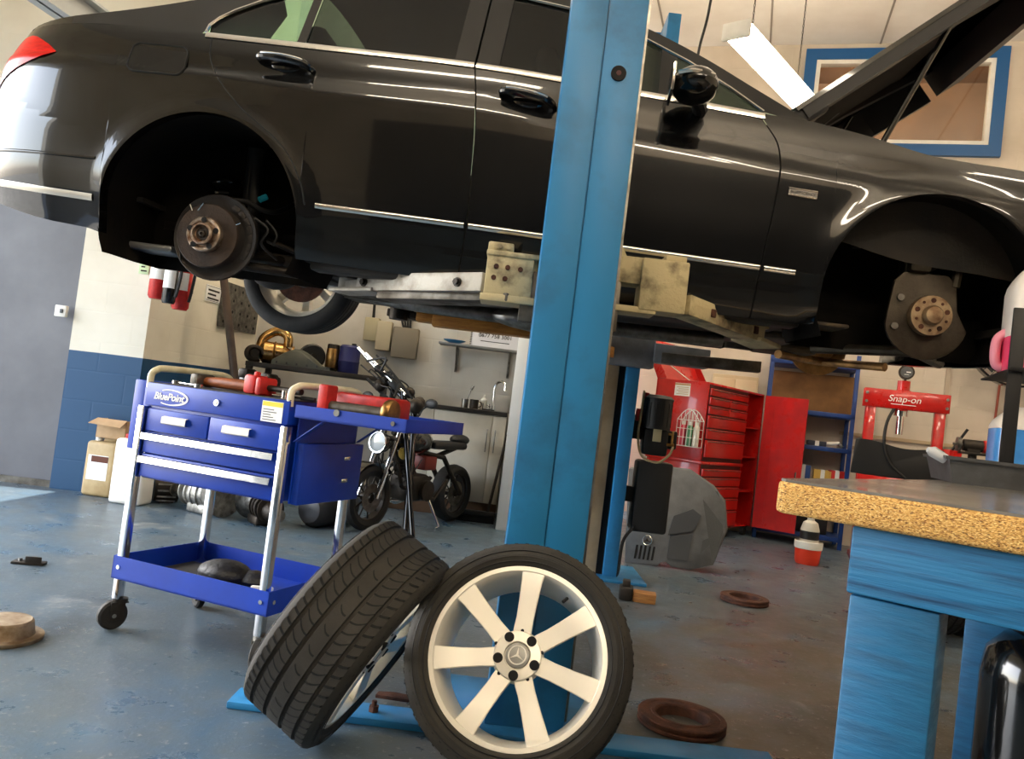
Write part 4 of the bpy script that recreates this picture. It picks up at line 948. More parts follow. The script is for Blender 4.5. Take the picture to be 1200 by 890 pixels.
# local: x across the front, y to the back, z up
leg = MB
def cleg(x, y):
    m = MB(); h_ = .845 if y == 0 else .93; m.box((x, y-.014 if y == 0 else y, (.115+h_)/2), (.030, .030, h_-.115), bev=.003); return m
for x, y in ((0, 0), (CW, 0), (0, CD), (CW, CD)): cleg(x, y).build('leg', K['chrome'], cart)
def caster(x, y, a, bright):
    m = MB(); R_ = Matrix.Rotation(a, 3, 'Z'); o = V((x, y, 0))
    m.cyl(o+V((0,0,.098)), o+V((0,0,.115)), .028, n=16); f = m
    for s in (-1, 1): m.box(o+R_ @ V((.012, s*.021, .07)), (.052, .004, .066), rot=R_, bev=.001)
    m.box(o+R_ @ V((.006, 0, .101)), (.062, .046, .005), rot=R_)
    cb = m.build('caster', K['steel'] if bright else K['dark_metal'], cart)
    c = o+R_ @ V((.022, 0, .0535)); ax_ = R_ @ V((0, 1, 0))
    MB().lathe([(.012, -.016), (.045, -.016), (.053, -.010), (.0535, 0), (.053, .010), (.045, .016), (.012, .016)], c, ax_, 28).build('caster_wheel', K['rubber'], cb)
    MB().cyl(c-ax_*.024, c+ax_*.024, .008, n=10).build('axle', K['steel'], cb)
caster(0, 0, rad(247), False); caster(CW, 0, rad(290), True); caster(.02, CD, rad(150), False); caster(CW, CD, rad(160), True)
# lower tray
m = MB(); t0, t1 = .19, .275
x0, x1, y0, y1 = -.03, CW+.03, -.03, CD+.03
m.bb((x0, y0, t0), (x1, y1, t0+.006))
for a, b in (((x0, y0, t0), (x1, y0+.004, t1)), ((x0, y1-.004, t0), (x1, y1, t1)), ((x0, y0, t0), (x0+.004, y1, t1)), ((x1-.004, y0, t0), (x1, y1, t1))): m.bb(a, b)
tr_ = m.build('lower_tray', K['cart_blue'], cart)
bl_ = MB(); [bl_.cyl((x, y0-.004, .235), (x, y0+.002, .235), .008, n=10) for x in (0, CW)]; [bl_.cyl((x1-.002, y, .235), (x1+.004, y, .235), .008, n=10) for y in (0, CD)]; bl_.build('tray_bolt', K['chrome'], tr_)
# drawer chest
zb_, zt_ = .575, .935
m = MB(); m.bb((.018, .0, zb_), (CW-.018, CD, zt_), bev=.003); m.bb((0, -.014, zt_-.085), (CW, CD+.014, zt_), bev=.004)
ch = m.build('chest', K['cart_blue'], cart)
MB().bb((.0, -.012, zt_), (CW, CD+.012, zt_+.003)).build('top_mat', mat('grey_mat', (58, 56, 56), .7, bump=.2), ch)
tl = MB().bb((-.075, -.0, zb_+.10), (-.020, CD, zt_+.005), bev=.004).bb((-.022, .0, zb_+.1), (.02, .02, zt_), bev=.002); tl.build('side_bin', K['cart_blue'], cart)
def drawer(xa, xb, za, zb2, hz, h0, h1):
    d = MB().bb((xa, -.018, za), (xb, .0, zb2), bev=.004).build('drawer', K['cart_blue'], cart)
    MB().grid([[V((x, -.019, hz+.016)), V((x, -.034, hz+.013)), V((x, -.036, hz-.010)), V((x, -.030, hz-.014)), V((x, -.019, hz-.014))] for x in (h0, h1)]).build('handle', K['chrome'] if h1-h0 > .3 else K['white_paint'], d)
xm = CW*.485
drawer(.022, xm-.003, .755, .838, .802, .11, .225); drawer(xm+.003, CW-.022, .755, .838, .802, xm+.075, xm+.195)
drawer(.022, CW-.022, .672, .750, .732, .022, CW-.03); drawer(.022, CW-.022, .582, .667, .645, .022, CW-.03)
lp = MB().cyl((CW*.52, -.014, .893), (CW*.52, -.022, .893), .012, n=18).cyl((CW*.52, -.02, .893), (CW*.52, -.026, .893), .006, n=10); lp.build('lock', K['chrome'], ch)
# maker's oval with its name, white on blue
ov = basis((.125, -.0145, .888), (1, 0, 0), (0, 0, 1), (0, -1, 0))
o1 = MB(); n = 40
arc = [V((.115+.0 + (.082*cos(t) if True else 0) - .115, .030*sin(t), .001)) for t in [rad(125)-rad(250)*i/n for i in range(n+1)]]
for a, b in zip(arc, arc[1:]): 
    k = .004+.005*max(0, (a.x)/.08); dn = V((a.x*.3, a.y, 0)).normalized()*k; o1.slab([ov @ a, ov @ b, ov @ (b-dn), ov @ (a-dn)], (0, -.0006, 0))
o1.add(text_mesh('BluePoint', .037, .0006, shear=.25, bold=.0009), ov @ Matrix.Translation((-.012, 0, .001)))
o1.build('logo', K['paper'], ch, sharp=False)
st = MB().bb((CW-.115, -.0155, .852), (CW-.025, -.0142, .925)).build('sticker', K['paper'], ch)
MB().bb((CW-.113, -.0162, .907), (CW-.027, -.0156, .923)).build('sticker_band', mat('sticker_yellow', (236, 206, 60), .6), st)
tx = MB(); [tx.bb((CW-.108, -.0162, .858+.009*k), (CW-.05-.012*(k % 3), -.0156, .861+.009*k)) for k in range(5)]; tx.build('sticker_print', K['grey_plastic'], st)
# right side: dark lower locker, folding side shelf with bracket
m = MB().bb((CW+.02, .02, zb_), (CW+.026, CD-.01, zt_-.02)); m.build('side_panel', K['cart_blue'], ch)
sl_ = MB().bb((CW+.026, .025, zb_-.002), (CW+.055, CD+.01, zb_+.215), bev=.004).build('side_locker', K['cart_blue'], cart)
for z in (.65, .735): MB().bb((CW+.054, CD*.70, z-.007), (CW+.059, CD*.80, z+.007), bev=.002).build('side_latch', K['chrome'], sl_)
SW = .44
m = MB().bb((CW+.03, -.02, zt_-.055), (CW+.03+SW, CD+.02, zt_-.049)); 
for a, b in (((CW+.03, -.02, zt_-.055), (CW+.03+SW, -.015, zt_-.01)), ((CW+.03, CD+.015, zt_-.055), (CW+.03+SW, CD+.02, zt_-.01)), ((CW+.025+SW, -.02, zt_-.055), (CW+.03+SW, CD+.02, zt_-.01))): m.bb(a, b)
sf = m.build('side_shelf', K['cart_blue'], cart)
m = MB(); 
for y in (.0, CD): 
    bar(m, V((CW+.03, y, zt_-.14)), V((CW+.14, y, zt_-.057)), .022, .004)
m.build('shelf_bracket', K['cart_blue'], sf)
MB().cyl((CW+.03+SW-.05, -.022, zt_-.03), (CW+.03+SW-.05, -.026, zt_-.03), .008, n=10).cyl((CW+.2, -.022, zt_-.02), (CW+.2, -.026, zt_-.02), .012, n=10).build('shelf_bolt', K['steel'], sf)
# push handles: bent white tubes over each end
K['handle_white'] = mat('handle_white', (232, 226, 200), .35, col2=(210, 200, 160), scale=10)
for x in (.0, CW-.01):
    MB().tube(spline([V((x, -.0, zt_-.02)), V((x, -.0, zt_+.03)), V((x+.01, .015, zt_+.05)), V((x+.02, .05, zt_+.058)), V((x+.03, CD*.6, zt_+.06)), V((x+.03, CD-.04, zt_+.056)), V((x+.03, CD, zt_+.03)), V((x+.03, CD, zt_-.02))], 6), .013, n=12).build('handle', K['handle_white'], cart)
# --- things on the cart (world transforms built from the cart's frame) ---
CM = basis(ctr, cu, cv, V((0,0,1))); crz = math.atan2(cu.y, cu.x)
def cpos(x, y, z): return CM @ V((x, y, z))
TZ = zt_+.004
g = 'tools on the cart'
h = thing('hammer', 'hammer with a thick brown wooden handle lying on the blue cart', 'hammer', cpos(.30, .10, TZ), crz-.05, g)
MB().tube([(-.13, 0, .024), (-.06, 0, .026), (.06, 0, .026), (.11, 0, .024)], [.017, .021, .022, .018], n=12).build('handle', mat('hickory', (150, 84, 40), .5, col2=(110, 56, 26), scale=10, stretch=(2, 16, 16)), h)
MB().box((-.15, 0, .026), (.04, .10, .05), bev=.012).build('head', K['dull_steel'], h)
def red_clamp(x, y, r, lab, L=.16):
    t = thing('clamp', lab, 'clamp', cpos(x, y, TZ), crz+r, g)
    MB().box((0, 0, .036), (.055, .075, .07), bev=.010).box((.05, 0, .033), (.028, .09, .066), bev=.010).box((-.0, 0, .074), (.018, .022, .022), bev=.006).build('jaw', K['red_plastic'], t)
    MB().cyl((.06, 0, .03), (.06+L, 0, .03), .011, n=12).cyl((.03, 0, .03), (.06, 0, .03), .02, n=12).build('bar', K['dark_metal'], t)
    return t
red_clamp(.445, .055, -.1, 'red clamp with a dark bar at the middle of the blue cart top')
sp1 = thing('spanner', 'bright chrome ring spanner at the left end of the blue cart top', 'spanner', cpos(.06, .07, TZ), crz-.35, g)
MB().bb((.0, -.008, .003), (.17, .008, .010), bev=.003).build('shank', K['chrome'], sp1)
MB().lathe([(.009, 0), (.017, 0), (.017, .013), (.009, .013)], (0, 0, 0), (0, 0, 1), 24, loop=True).build('ring', K['chrome'], sp1); MB().lathe([(.009, 0), (.018, 0), (.018, .012), (.009, .012)], (.175, 0, 0), (0, 0, 1), 24, loop=True).build('ring', K['chrome'], sp1)
sc2 = thing('ratchet', 'dark ratchet with a chrome head behind the brown hammer handle', 'ratchet', cpos(.27, .25, TZ), crz+.3, g)
MB().cyl((-.12, 0, .02), (.02, 0, .02), .012, n=12).build('handle', K['black_plastic'], sc2); MB().cyl((.04, 0, .0), (.04, 0, .045), .024, n=20).cyl((.02, 0, .02), (.05, 0, .02), .014, n=10).build('head', K['chrome'], sc2)
cp1 = thing('brake_caliper', 'dark greasy brake caliper behind the spanner on the blue cart', 'brake caliper', cpos(.24, .34, TZ), crz, g)
MB().box((0, 0, .045), (.15, .08, .07), bev=.02).box((-.05, -.03, .075), (.05, .07, .04), bev=.012).box((.06, -.03, .07), (.05, .06, .03), bev=.01).build('body', K['dark_metal'], cp1)
MB().lathe([(.005, 0), (.026, 0), (.026, .03), (.02, .036), (.005, .036)], (0, -.045, .05), (0, -1, 0), 20).cyl((-.09, -.02, .05), (.09, -.02, .05), .009, n=10).build('piston', K['steel'], cp1)
soc = MB().lathe([(.007, 0), (.011, 0), (.011, .028), (.007, .028)], n=20, loop=True); soc.lathe([(.008, .0), (.010, .014), (.0085, .014)], n=16, loop=True)
single('socket', soc, K['chrome'], 'small chrome socket standing by the sticker on the blue cart', 'socket', cpos(CW-.06, .03, TZ), 0, g)
sd_ = thing('screwdriver', 'thin steel bar lying in front of the red clamp on the blue cart', 'screwdriver', cpos(.53, .045, TZ), crz+.15, g)
MB().cyl((0, 0, .008), (.12, 0, .008), .004, n=8).build('shaft', K['chrome'], sd_); MB().cyl((.115, 0, .008), (.17, 0, .008), .008, n=10).build('handle', K['black_plastic'], sd_)
# right side shelf things
SZ = zt_-.048
bx = thing('drill_case', 'red carry case lying on the side shelf of the blue cart', 'tool case', cpos(CW+.19, .22, SZ), crz-.12, g)
MB().box((0, 0, .05), (.25, .15, .10), bev=.018).build('body', K['red_plastic'], bx); MB().box((0, -.076, .05), (.2, .006, .012), bev=.002).box((-.06, -.079, .052), (.03, .008, .03), bev=.002).build('catch', K['red_plastic'], bx)
t = thing('pipe_clamp', 'red jaw on a grey bar lying along the front of the cart side shelf', 'clamp', cpos(CW+.13, .045, SZ), crz+.02, g)
MB().box((-.02, 0, .06), (.04, .07, .12), bev=.008).build('jaw', K['red_plastic'], t); MB().cyl((.0, 0, .045), (.22, 0, .045), .021, n=16).build('bar', K['dull_steel'], t)
MB().lathe([(.012, 0), (.044, 0), (.048, .008), (.048, .022), (.044, .03), (.012, .03)], (.22, 0, .048), (1, 0, 0), 28).build('knob', K['brass'], t)
# lower tray contents
bag = MB(); rows = []
single('crumpled_bag', MB().ball((0, 0, .04), (.11, .09, .05), 18, 10).ball((.12, .03, .03), (.07, .06, .035), 14, 8), mat('bag_black', (22, 22, 22), .5, bump=1, bscale=18), 'crumpled black bag lying in the lower tray of the blue cart', 'bag', cpos(.30, .2, t0+.006), crz)
dr = thing('hand_brush', 'black hand brush lying in the right end of the cart lower tray', 'brush', cpos(.56, .10, t0+.006), crz+.5)
MB().box((0, 0, .018), (.10, .05, .034), bev=.012).build('head', K['black_plastic'], dr); MB().tube([(.05, 0, .02), (.1, 0, .03), (.17, 0, .034)], [.012, .011, .014], n=10).build('handle', K['grey_plastic'], dr)
MB().box((-.0, -.02, .05), (.08, .02, .018), bev=.006).build('grip', K['white_paint'], dr)
mt = MB().box((0, 0, .008), (.36, .26, .016), bev=.006); single('rubber_mat', mt, K['rubber'], 'dark rubber mat lying in the left of the cart lower tray', 'mat', cpos(.20, .22, t0+.006), crz+.06)
# ---------- workbench at the right ----------
BA = rad(37); e1, e2 = V((cos(BA), -sin(BA), 0)), V((sin(BA), cos(BA), 0)); BZ = .94
P0 = at_z(908, 560, BZ); BD, BW = 1.85, 1.7
P0 = V((P0.x, P0.y, 0)); bench = thing('workbench', 'blue timber workbench with a thick chipboard top at the right', 'workbench', P0, -BA)
def chip_mat():
    m = bpy.data.materials.new('chipboard'); m.use_nodes = True; nt = m.node_tree; b = nt.nodes['Principled BSDF']; L = nt.links.new; N = nt.nodes.new
    tc = N('ShaderNodeTexCoord'); mp = N('ShaderNodeMapping'); mp.inputs['Scale'].default_value = (1, 1, 1.9); L(tc.outputs['Object'], mp.inputs['Vector'])
    vo = N('ShaderNodeTexVoronoi'); vo.inputs['Scale'].default_value = 330; L(mp.outputs[0], vo.inputs['Vector'])
    cr = N('ShaderNodeValToRGB'); L(vo.outputs['Color'], cr.inputs[0]); els = cr.color_ramp.elements
    els[0].position = .12; els[0].color = lin((136, 90, 40)); els[1].position = .9; els[1].color = lin((226, 188, 118))
    e = els.new(.32); e.color = lin((190, 140, 68)); e = els.new(.6); e.color = lin((212, 166, 90))
    n = N('ShaderNodeTexNoise'); n.inputs['Scale'].default_value = 130; n.inputs['Detail'].default_value = 5; L(mp.outputs[0], n.inputs['Vector'])
    mr = N('ShaderNodeMapRange'); mr.inputs['From Min'].default_value = .33; mr.inputs['From Max'].default_value = .42; L(n.outputs['Fac'], mr.inputs['Value'])
    mx = N('ShaderNodeMix'); mx.data_type = 'RGBA'; L(mr.outputs[0], mx.inputs['Factor']); mx.inputs['A'].default_value = lin((96, 62, 30)); L(cr.outputs[0], mx.inputs['B'])
    L(mx.outputs['Result'], b.inputs['Base Color']); b.inputs['Roughness'].default_value = .75
    bp = N('ShaderNodeBump'); bp.inputs['Strength'].default_value = .6; bp.inputs['Distance'].default_value = .003; L(vo.outputs['Distance'], bp.inputs['Height']); L(bp.outputs[0], b.inputs['Normal']); return m
K['chip'] = chip_mat()
tp = MB(); th = .057; po = [(-.0, .02), (.015, .0), (BW, 0), (BW, BD), (.01, BD), (0, BD-.02)]
tp.prism(po, (0, 0, BZ-th), (1, 0, 0), (0, 1, 0), (0, 0, th-.004), bev=.007); tp.build('bench_top', K['chip'], bench, angle=50)
MB().prism([(p[0]+(.004 if p[0] < 1 else 0), p[1]+(.004 if p[1] < 1 else 0)) for p in po], (0, 0, BZ-.0045), (1, 0, 0), (0, 1, 0), (0, 0, .0045)).build('top_sheet', mat('sheet_grey', (142, 138, 132), .2, .3, col2=(118, 112, 104), scale=5, rvar=.08), bench)
ap = MB(); ap.bb((.125, .02, .775), (BW, .065, BZ-th-.001), bev=.004); ap.build('front_apron', K['bench_wood'], bench)
MB().bb((.13, .07, .775), (.175, BD-.1, BZ-th-.001), bev=.004).build('end_apron', K['bench_blue'], bench)
for s_, t_ in ((.13, .025), (.18, 1.08), (1.5, .025), (1.5, 1.08), (.18, 1.7), (1.5, 1.7)):
    MB().bb((s_, t_, 0), (s_+(.13 if t_ < .5 else .105), t_+.09, .773), bev=.005).build('leg', K['bench_blue'], bench)
nl = MB(); q = MB()
for s_, z in ((.425, .872),): nl.cyl((s_, .021, z), (s_, .015, z), .006, n=10)
nl.build('screw_head', K['steel'], bench)
BM = basis(P0, e1, e2, V((0,0,1)))
# grey drip tray with a pale handle tab
tq = at_z(1116, 566, BZ); tq.z = BZ+.0005
ty = thing('drip_tray', 'grey plastic drip tray on the chipboard bench top under the fluid bottles', 'tray', tq, -rad(20))
def open_box(m, w, d, h, t=.006, fl=.02):
    o = [(0, 0), (w, 0), (w, d), (0, d)]; i_ = [(t, t), (w-t, t), (w-t, d-t), (t, d-t)]
    sc = lambda p, z: V((p[0]+(fl*(z/h))*(-1 if p[0] < w/2 else 1), p[1]+(fl*(z/h))*(-1 if p[1] < d/2 else 1), z))
    return m.rings([[sc(p, 0) for p in o], [sc(p, h-.01) for p in o], [sc(p, h-.01)+V(((-1 if p[0] < w/2 else 1)*.01, (-1 if p[1] < d/2 else 1)*.01, 0)) for p in o], [sc(p, h)+V(((-1 if p[0] < w/2 else 1)*.01, (-1 if p[1] < d/2 else 1)*.01, 0)) for p in o], [sc(p, h) for p in i_], [sc(p, t) for p in i_]])
open_box(MB(), .62, .42, .082).build('body', mat('tray_grey', (84, 86, 88), .5, col2=(64, 64, 64), scale=9), ty, angle=20)
MB().tube([(-.02, .04, .07), (-.06, .03, .09), (-.075, .025, .094)], [.016, .018, .008], n=10).build('handle', mat('tab_pale', (196, 200, 204), .5), ty)
# fluid rack and bottles standing in the tray
tM = Matrix.Translation(tq) @ Matrix.Rotation(-rad(20), 4, 'Z'); tz = .0075
rk = thing('bottle_rack', 'black metal rack holding the pink fluid bottle over the drip tray', 'rack', tq+V((0,0,tz)), -rad(20))
for x, y in ((.145, .02), (.56, .02), (.56, .39)):
    MB().bb((x-.02, y, 0), (x+.02, y+.012, .56), bev=.002).build('upright', K['black_plastic'], rk)
m = MB(); m.bb((.125, .005, .36), (.58, .41, .366)); m.bb((.125, .005, .36), (.58, .010, .372)); m.build('shelf', K['black_plastic'], rk)
def jug(name, label, loc, w, d, h, lev, col, group, hy=0, hc=(240, 150, 170)):
    t = thing(name, label, 'bottle', loc, -rad(20), group)
    def prof(z):
        k = 1 if z < h*.74 else 1-.42*((z-h*.74)/(h*.26))**1.6
        return [V((w/2*k*math.copysign(abs(cos(a))**.45, cos(a)), d/2*k*math.copysign(abs(sin(a))**.45, sin(a)), z)) for a in [2*PI*j/28 for j in range(28)]]
    zs = [0, .012, .03, lev]; lo = MB(); lo.rings([[p*(.94 if z == 0 else 1) for p in prof(z)] if z else [V((p.x*.94, p.y*.94, 0)) for p in prof(0)] for z in zs]); 
    lo.build('fluid_body', mat(name+'_fluid', col, .25, col2=tuple(min(255, c+25) for c in col), scale=6, coat=.2), t)
    up = MB(); up.rings([prof(lev+.0005+(h-lev)*i/10) for i in range(11)]); up.build('body', mat(name+'_plastic', (246, 236, 226), .35, coat=.1), t)
    MB().cyl((0, 0, h), (0, 0, h+.03), .03, n=20).cyl((0, 0, h+.005), (0, 0, h+.028), .034, n=20).build('cap', K['white_paint'], t)
    if hc: MB().tube(spline([V((-w/2+.01, hy, .02)), V((-w/2-.016, hy, .035)), V((-w/2-.018, hy, .11)), V((-w/2+.01, hy, .14))]), .016, n=12).build('handle', mat(name+'_handle', hc, .35), t)
    return t
jug('fluid_bottle', 'large white bottle a third full of pink fluid on the black rack', tM @ V((.27, .20, .3665+tz)), .26, .20, .37, .12, (236, 66, 108), 'fluid bottles')
jug('fluid_bottle', 'large white bottle nearly full of blue fluid standing in the drip tray', tM @ V((.27, .22, tz)), .27, .20, .26, .185, (64, 140, 214), 'fluid bottles', .09, None)
# black tank under the bench
tk = at_y(1222, 800, 1.95)
tko = thing('gas_tank', 'shiny black tank with a yellow label standing under the bench', 'tank', (tk.x, tk.y, 0))
MB().lathe([(.10, 0), (.13, .02), (.135, .06), (.135, .50), (.125, .56), (.09, .60), (.03, .615)], n=40).build('body', K['black_gloss'], tko)
lb = MB(); rows = [[V((.1358*cos(a), .1358*sin(a), z)) for z in (.50, .535)] for a in [rad(-128+6*k) for k in range(9)]]
lb.grid([[V((r.x*(.99 if r.z > .52 else 1), r.y*(.99 if r.z > .52 else 1), r.z)) for r in rr] for rr in rows]).build('label', mat('label_yellow', (232, 190, 60), .6), tko)
MB().cyl((0, 0, .615), (0, 0, .66), .016, n=12).cyl((0, 0, .65), (0, 0, .665), .03, n=16).build('valve', K['brass'], tko)
# two spare tyres standing behind the bench
for (px, lab, dz) in ((1088, 'black tyre seen tread-on standing on the floor behind the bench legs', 0), (1135, 'second black tyre standing on the floor, right of the other behind the bench', 0)):
    p = at_z(px, 742+(px-1088)*.123, 0); t = thing('tyre', lab, 'tyre', group='spare tyres behind the bench'); t.matrix_world = basis(V((p.x, p.y+.02, .303)), V((0, 1, 0)), V((0, 0, 1)), V((1, 0, 0)))
    mb = MB(); mb.lathe(tyre_mesh(w=.2, R=.30, rim=.20), n=72, loop=True); mb.build('carcass', K['rubber'], t, angle=28)
    tread_cuts(w=.2, R=.30, n=44).build('tread_sipe', K['gap'], t, fix=False)
# ---------- floor bits ----------
def rusty_disc(px, py, lab, tilt=0, r=.15):
    p = at_z(px, py, 0); o = MB().lathe([(.082, .0), (r-.004, .0), (r, .004), (r, .012), (r-.005, .014), (r-.005, .021), (r, .023), (r, .031), (r-.003, .035), (r-.02, .035), (r-.022, .033), (.106, .033), (.104, .036), (.094, .036), (.088, .03), (.086, .012)], n=64, loop=True)
    t = single('brake_disc', o, K['rust'], lab, 'brake disc', (p.x, p.y, .001), 0, 'rusty brake discs on the floor'); t.rotation_euler = (0, tilt, .4); return t
rusty_disc(798, 850, 'rusty brake disc lying on the brown floor beside the alloy wheel')
rusty_disc(872, 706, 'rusty brake disc lying farther back in front of the red cabinet', 0, .145)
p = at_z(2, 748, 0); rusty = MB().lathe([(.0, 0), (.125, 0), (.128, .006), (.128, .014), (.125, .016), (.10, .016), (.098, .02), (.092, .06), (.085, .066), (.02, .066)], n=48)
single('brake_drum', rusty, mat('drum_tan', (176, 160, 136), .55, .6, col2=(120, 98, 72), scale=14), 'pale worn brake drum on the floor at the left edge', 'brake drum', (p.x, p.y, 0))
p = at_z(34, 661, 0); o = thing('metal_bracket', 'small dark metal bracket lying alone on the blue floor at the left', 'bracket', p, .2)
MB().bb((-.07, -.03, 0), (.07, .03, .012), bev=.003).bb((-.01, -.03, .01), (.06, -.022, .04), bev=.002).build('plate', K['dark_metal'], o); MB().cyl((.02, 0, .012), (.02, 0, .035), .012, n=6).cyl((-.04, .0, .012), (-.04, 0, .024), .01, n=6).build('bolt', K['steel'], o)
p = at_z(745, 704, 0); wb = thing('wooden_block', 'orange wooden block with a dark pad at the foot of the lift post', 'block', p, -.15)
MB().bb((-.02, -.05, 0), (.11, .05, .055), bev=.006).build('block', K['wood'], wb); MB().bb((-.10, -.06, 0), (-.022, .06, .075), bev=.012).bb((-.085, -.03, .07), (-.04, .03, .11), bev=.006).build('pad', K['dark_metal'], wb)
p = at_z(462, 818, .02); single('wood_offcut', MB().prism([(-.06, -.02), (.05, -.028), (.065, .01), (.0, .024), (-.055, .016)], (0, 0, 0), (1, 0, 0), (0, 1, 0), (0, 0, .012), bev=.003), K['rust'], 'small brown offcut on the lift base between the two wheels', 'offcut', (p.x, p.y, .0185))
# ---------- red tool cabinet and what stands by it ----------
Q = at_z(812, 636, 0); ca, cb = V((.65, .76, 0)).normalized(), V((-.76, .65, 0)).normalized()
crz2 = math.atan2(ca.y, ca.x); cab = thing('tool_cabinet', 'tall red tool cabinet with many drawers, lid up and side locker open', 'tool cabinet', Q, crz2)
# local: x along the drawer front, y into the cabinet (to the left in the photo), z up; front is y = 0
CWd, CDp, z1_, z2_ = .88, .58, .74, 1.47
m = MB(); m.bb((0, .02, .10), (CWd, CDp, z1_), bev=.008); m.bb((-.012, -.0, z1_-.03), (CWd+.012, CDp+.012, z1_), bev=.006); m.build('roller_body', K['red_paint'], cab)
m = MB(); m.bb((.0, .02, z1_+.002), (.02, CDp-.02, z2_), bev=.004); m.bb((CWd-.02, .02, z1_+.002), (CWd, CDp-.02, z2_), bev=.004); m.bb((0, CDp-.04, z1_+.002), (CWd, CDp-.02, z2_)); m.bb((0, .018, z1_+.002), (CWd, .035, z2_), bev=.003); m.bb((.02, .03, z2_-.16), (CWd-.02, CDp-.03, z2_-.15)); m.build('top_chest', K['red_paint'], cab)
K['dw'] = mat('drawer_red', (186, 24, 18), .3, coat=.3)
MB().bb((.022, .012, .115), (CWd-.022, .0195, z2_-.02)).build('drawer_gap_shade', mat('gap_shade_red', (52, 8, 6), .5), cab)  # dark sheet behind the drawers, shade of the gaps put into its colour
def cdrawer(x0, x1, za, zb3):
    d = MB().bb((x0, -.006, za), (x1, .02, zb3), bev=.004).build('drawer', K['dw'], cab); MB().bb((x0+.02, -.018, zb3-.014), (x1-.02, -.004, zb3-.006), bev=.002).build('handle', K['steel'], d)
z = z1_+.04
for hgt, split in ((.17, 0), (.105, 0), (.125, 0), (.085, 1), (.085, 1), (.08, 0)):
    for k in range(1+split): cdrawer(.03+.41*k, (.43 if split else CWd-.03)+(.42 if split and k else 0), z, z+hgt-.014)
    z += hgt
z = .125
for hgt in (.16, .12, .11, .09, .08): cdrawer(.03, CWd-.03, z, z+hgt-.014); z += hgt
m = MB(); ang_ = rad(28); m.slab([V((0, CDp-.02, z2_)), V((CWd, CDp-.02, z2_)), V((CWd, CDp-.02+.44*sin(ang_), z2_+.44*cos(ang_))), V((0, CDp-.02+.44*sin(ang_), z2_+.44*cos(ang_)))], V((0, -.02*cos(ang_), .02*sin(ang_))))
for x in (0, CWd-.012): m.slab([V((x, CDp-.02, z2_)), V((x, CDp-.02+.44*sin(ang_), z2_+.44*cos(ang_))), V((x, CDp-.1+.44*sin(ang_), z2_+.42*cos(ang_))), V((x, CDp-.12, z2_+.01))], (.012, 0, 0))
lid = m.build('lid', K['red_paint'], cab); MB().cyl((.03, .2, z2_-.02), (.03, CDp+.05, z2_+.24), .006, n=8).build('lid_strut', K['chrome'], lid)
# tools in the open top: many small dark and chrome shanks
tl_ = MB(); rr = random.Random(3)
for k in range(26): 
    x, y, hh = rr.uniform(.06, .82), rr.uniform(.1, .5), rr.uniform(.05, .17); tl_.cyl((x, y, z2_-.15), (x+rr.uniform(-.03, .03), y+rr.uniform(-.03, .03), z2_-.15+hh), rr.uniform(.006, .016), n=8)
tag(tl_.build('hand_tools', K['steel']), 'jumble of hand tools standing in the open top of the red cabinet', 'tools', kind='stuff').matrix_world = basis(Q, ca, cb, V((0,0,1)))
# sticker on the side, locker, door, castors
SM = lambda y, z, d=.0: V((-.0015-d, y, z))
st = MB(); st.bb((-.0022, .20, 1.32), (-.0002, .36, 1.44)); st = st.build('sticker', K['paper'], cab); sb = MB(); [sb.bb((-.0030, .215, 1.335+.016*k), (-.0021, .34-.02*(k % 2), 1.340+.016*k)) for k in range(5)]; sb.bb((-.003, .2, 1.42), (-.0021, .36, 1.436)); sb.build('sticker_print', mat('print_tan', (190, 160, 110), .7), st)
LX0, LX1, LD, LH = CWd+.012, CWd+.42, .52, 1.47
m = MB(); m.bb((LX0, .03, .10), (LX0+.015, LD, LH)); m.bb((LX1-.015, .03, .10), (LX1, LD, LH)); m.bb((LX0, LD-.015, .10), (LX1, LD, LH)); m.bb((LX0, .03, LH-.015), (LX1, LD, LH))
for zz in (.10, .45, .80, 1.1): m.bb((LX0+.015, .05, zz), (LX1-.015, LD-.015, zz+.012))
m.build('side_locker', K['red_paint'], cab)
hp_ = V((LX1-.18, .0, 0)); dth = rad(-78); dvx = V((cos(dth), sin(dth), 0)); dvn = V((-dvx.y, dvx.x, 0))
m = MB(); a = V((LX0+.30, -.03, .11)); m.slab([a, a+dvx*.42, a+dvx*.42+V((0,0,LH-.12)), a+V((0,0,LH-.12))], dvn*.025)
for t_ in (.0, .28): m.slab([a+dvx*(t_+.04)-dvn*.004+V((0,0,.05)), a+dvx*(t_+.10)-dvn*.004+V((0,0,.05)), a+dvx*(t_+.10)-dvn*.004+V((0,0,LH-.2)), a+dvx*(t_+.04)-dvn*.004+V((0,0,LH-.2))], dvn*.008)
dr2 = m.build('locker_door', K['red_paint'], cab); m = MB(); pz = a+dvx*.37-dvn*.02+V((0,0,.52)); m.cyl(pz, pz+V((0,0,.09)), .008, n=8); m.build('door_handle', K['chrome'], dr2)
for x in (.08, CWd-.08, LX1-.06):
    for y in (.08, CDp-.1): MB().lathe([(.01, -.02), (.044, -.02), (.047, 0), (.044, .02), (.01, .02)], (x, y, .047), (0, 1, 0), 20).bb((x-.03, y-.026, .085), (x+.03, y+.026, .10)).build('castor', K['rubber'], cab)
cabM = basis(Q, ca, cb, V((0,0,1)))
single('spray_can', MB().lathe([(.03, 0), (.032, .01), (.032, .15), (.022, .17), (.013, .172), (.013, .20)], n=20), K['paper'], 'white can on a shelf inside the open red locker', 'can', cabM @ V((LX0+.05, .10, 1.1125)))
single('jar', MB().lathe([(.04, 0), (.045, .01), (.045, .09), (.038, .10), (.038, .12)], n=20), K['cast'], 'grey jar on the lower shelf inside the open red locker', 'jar', cabM @ V((LX0+.06, .12, .8125)))
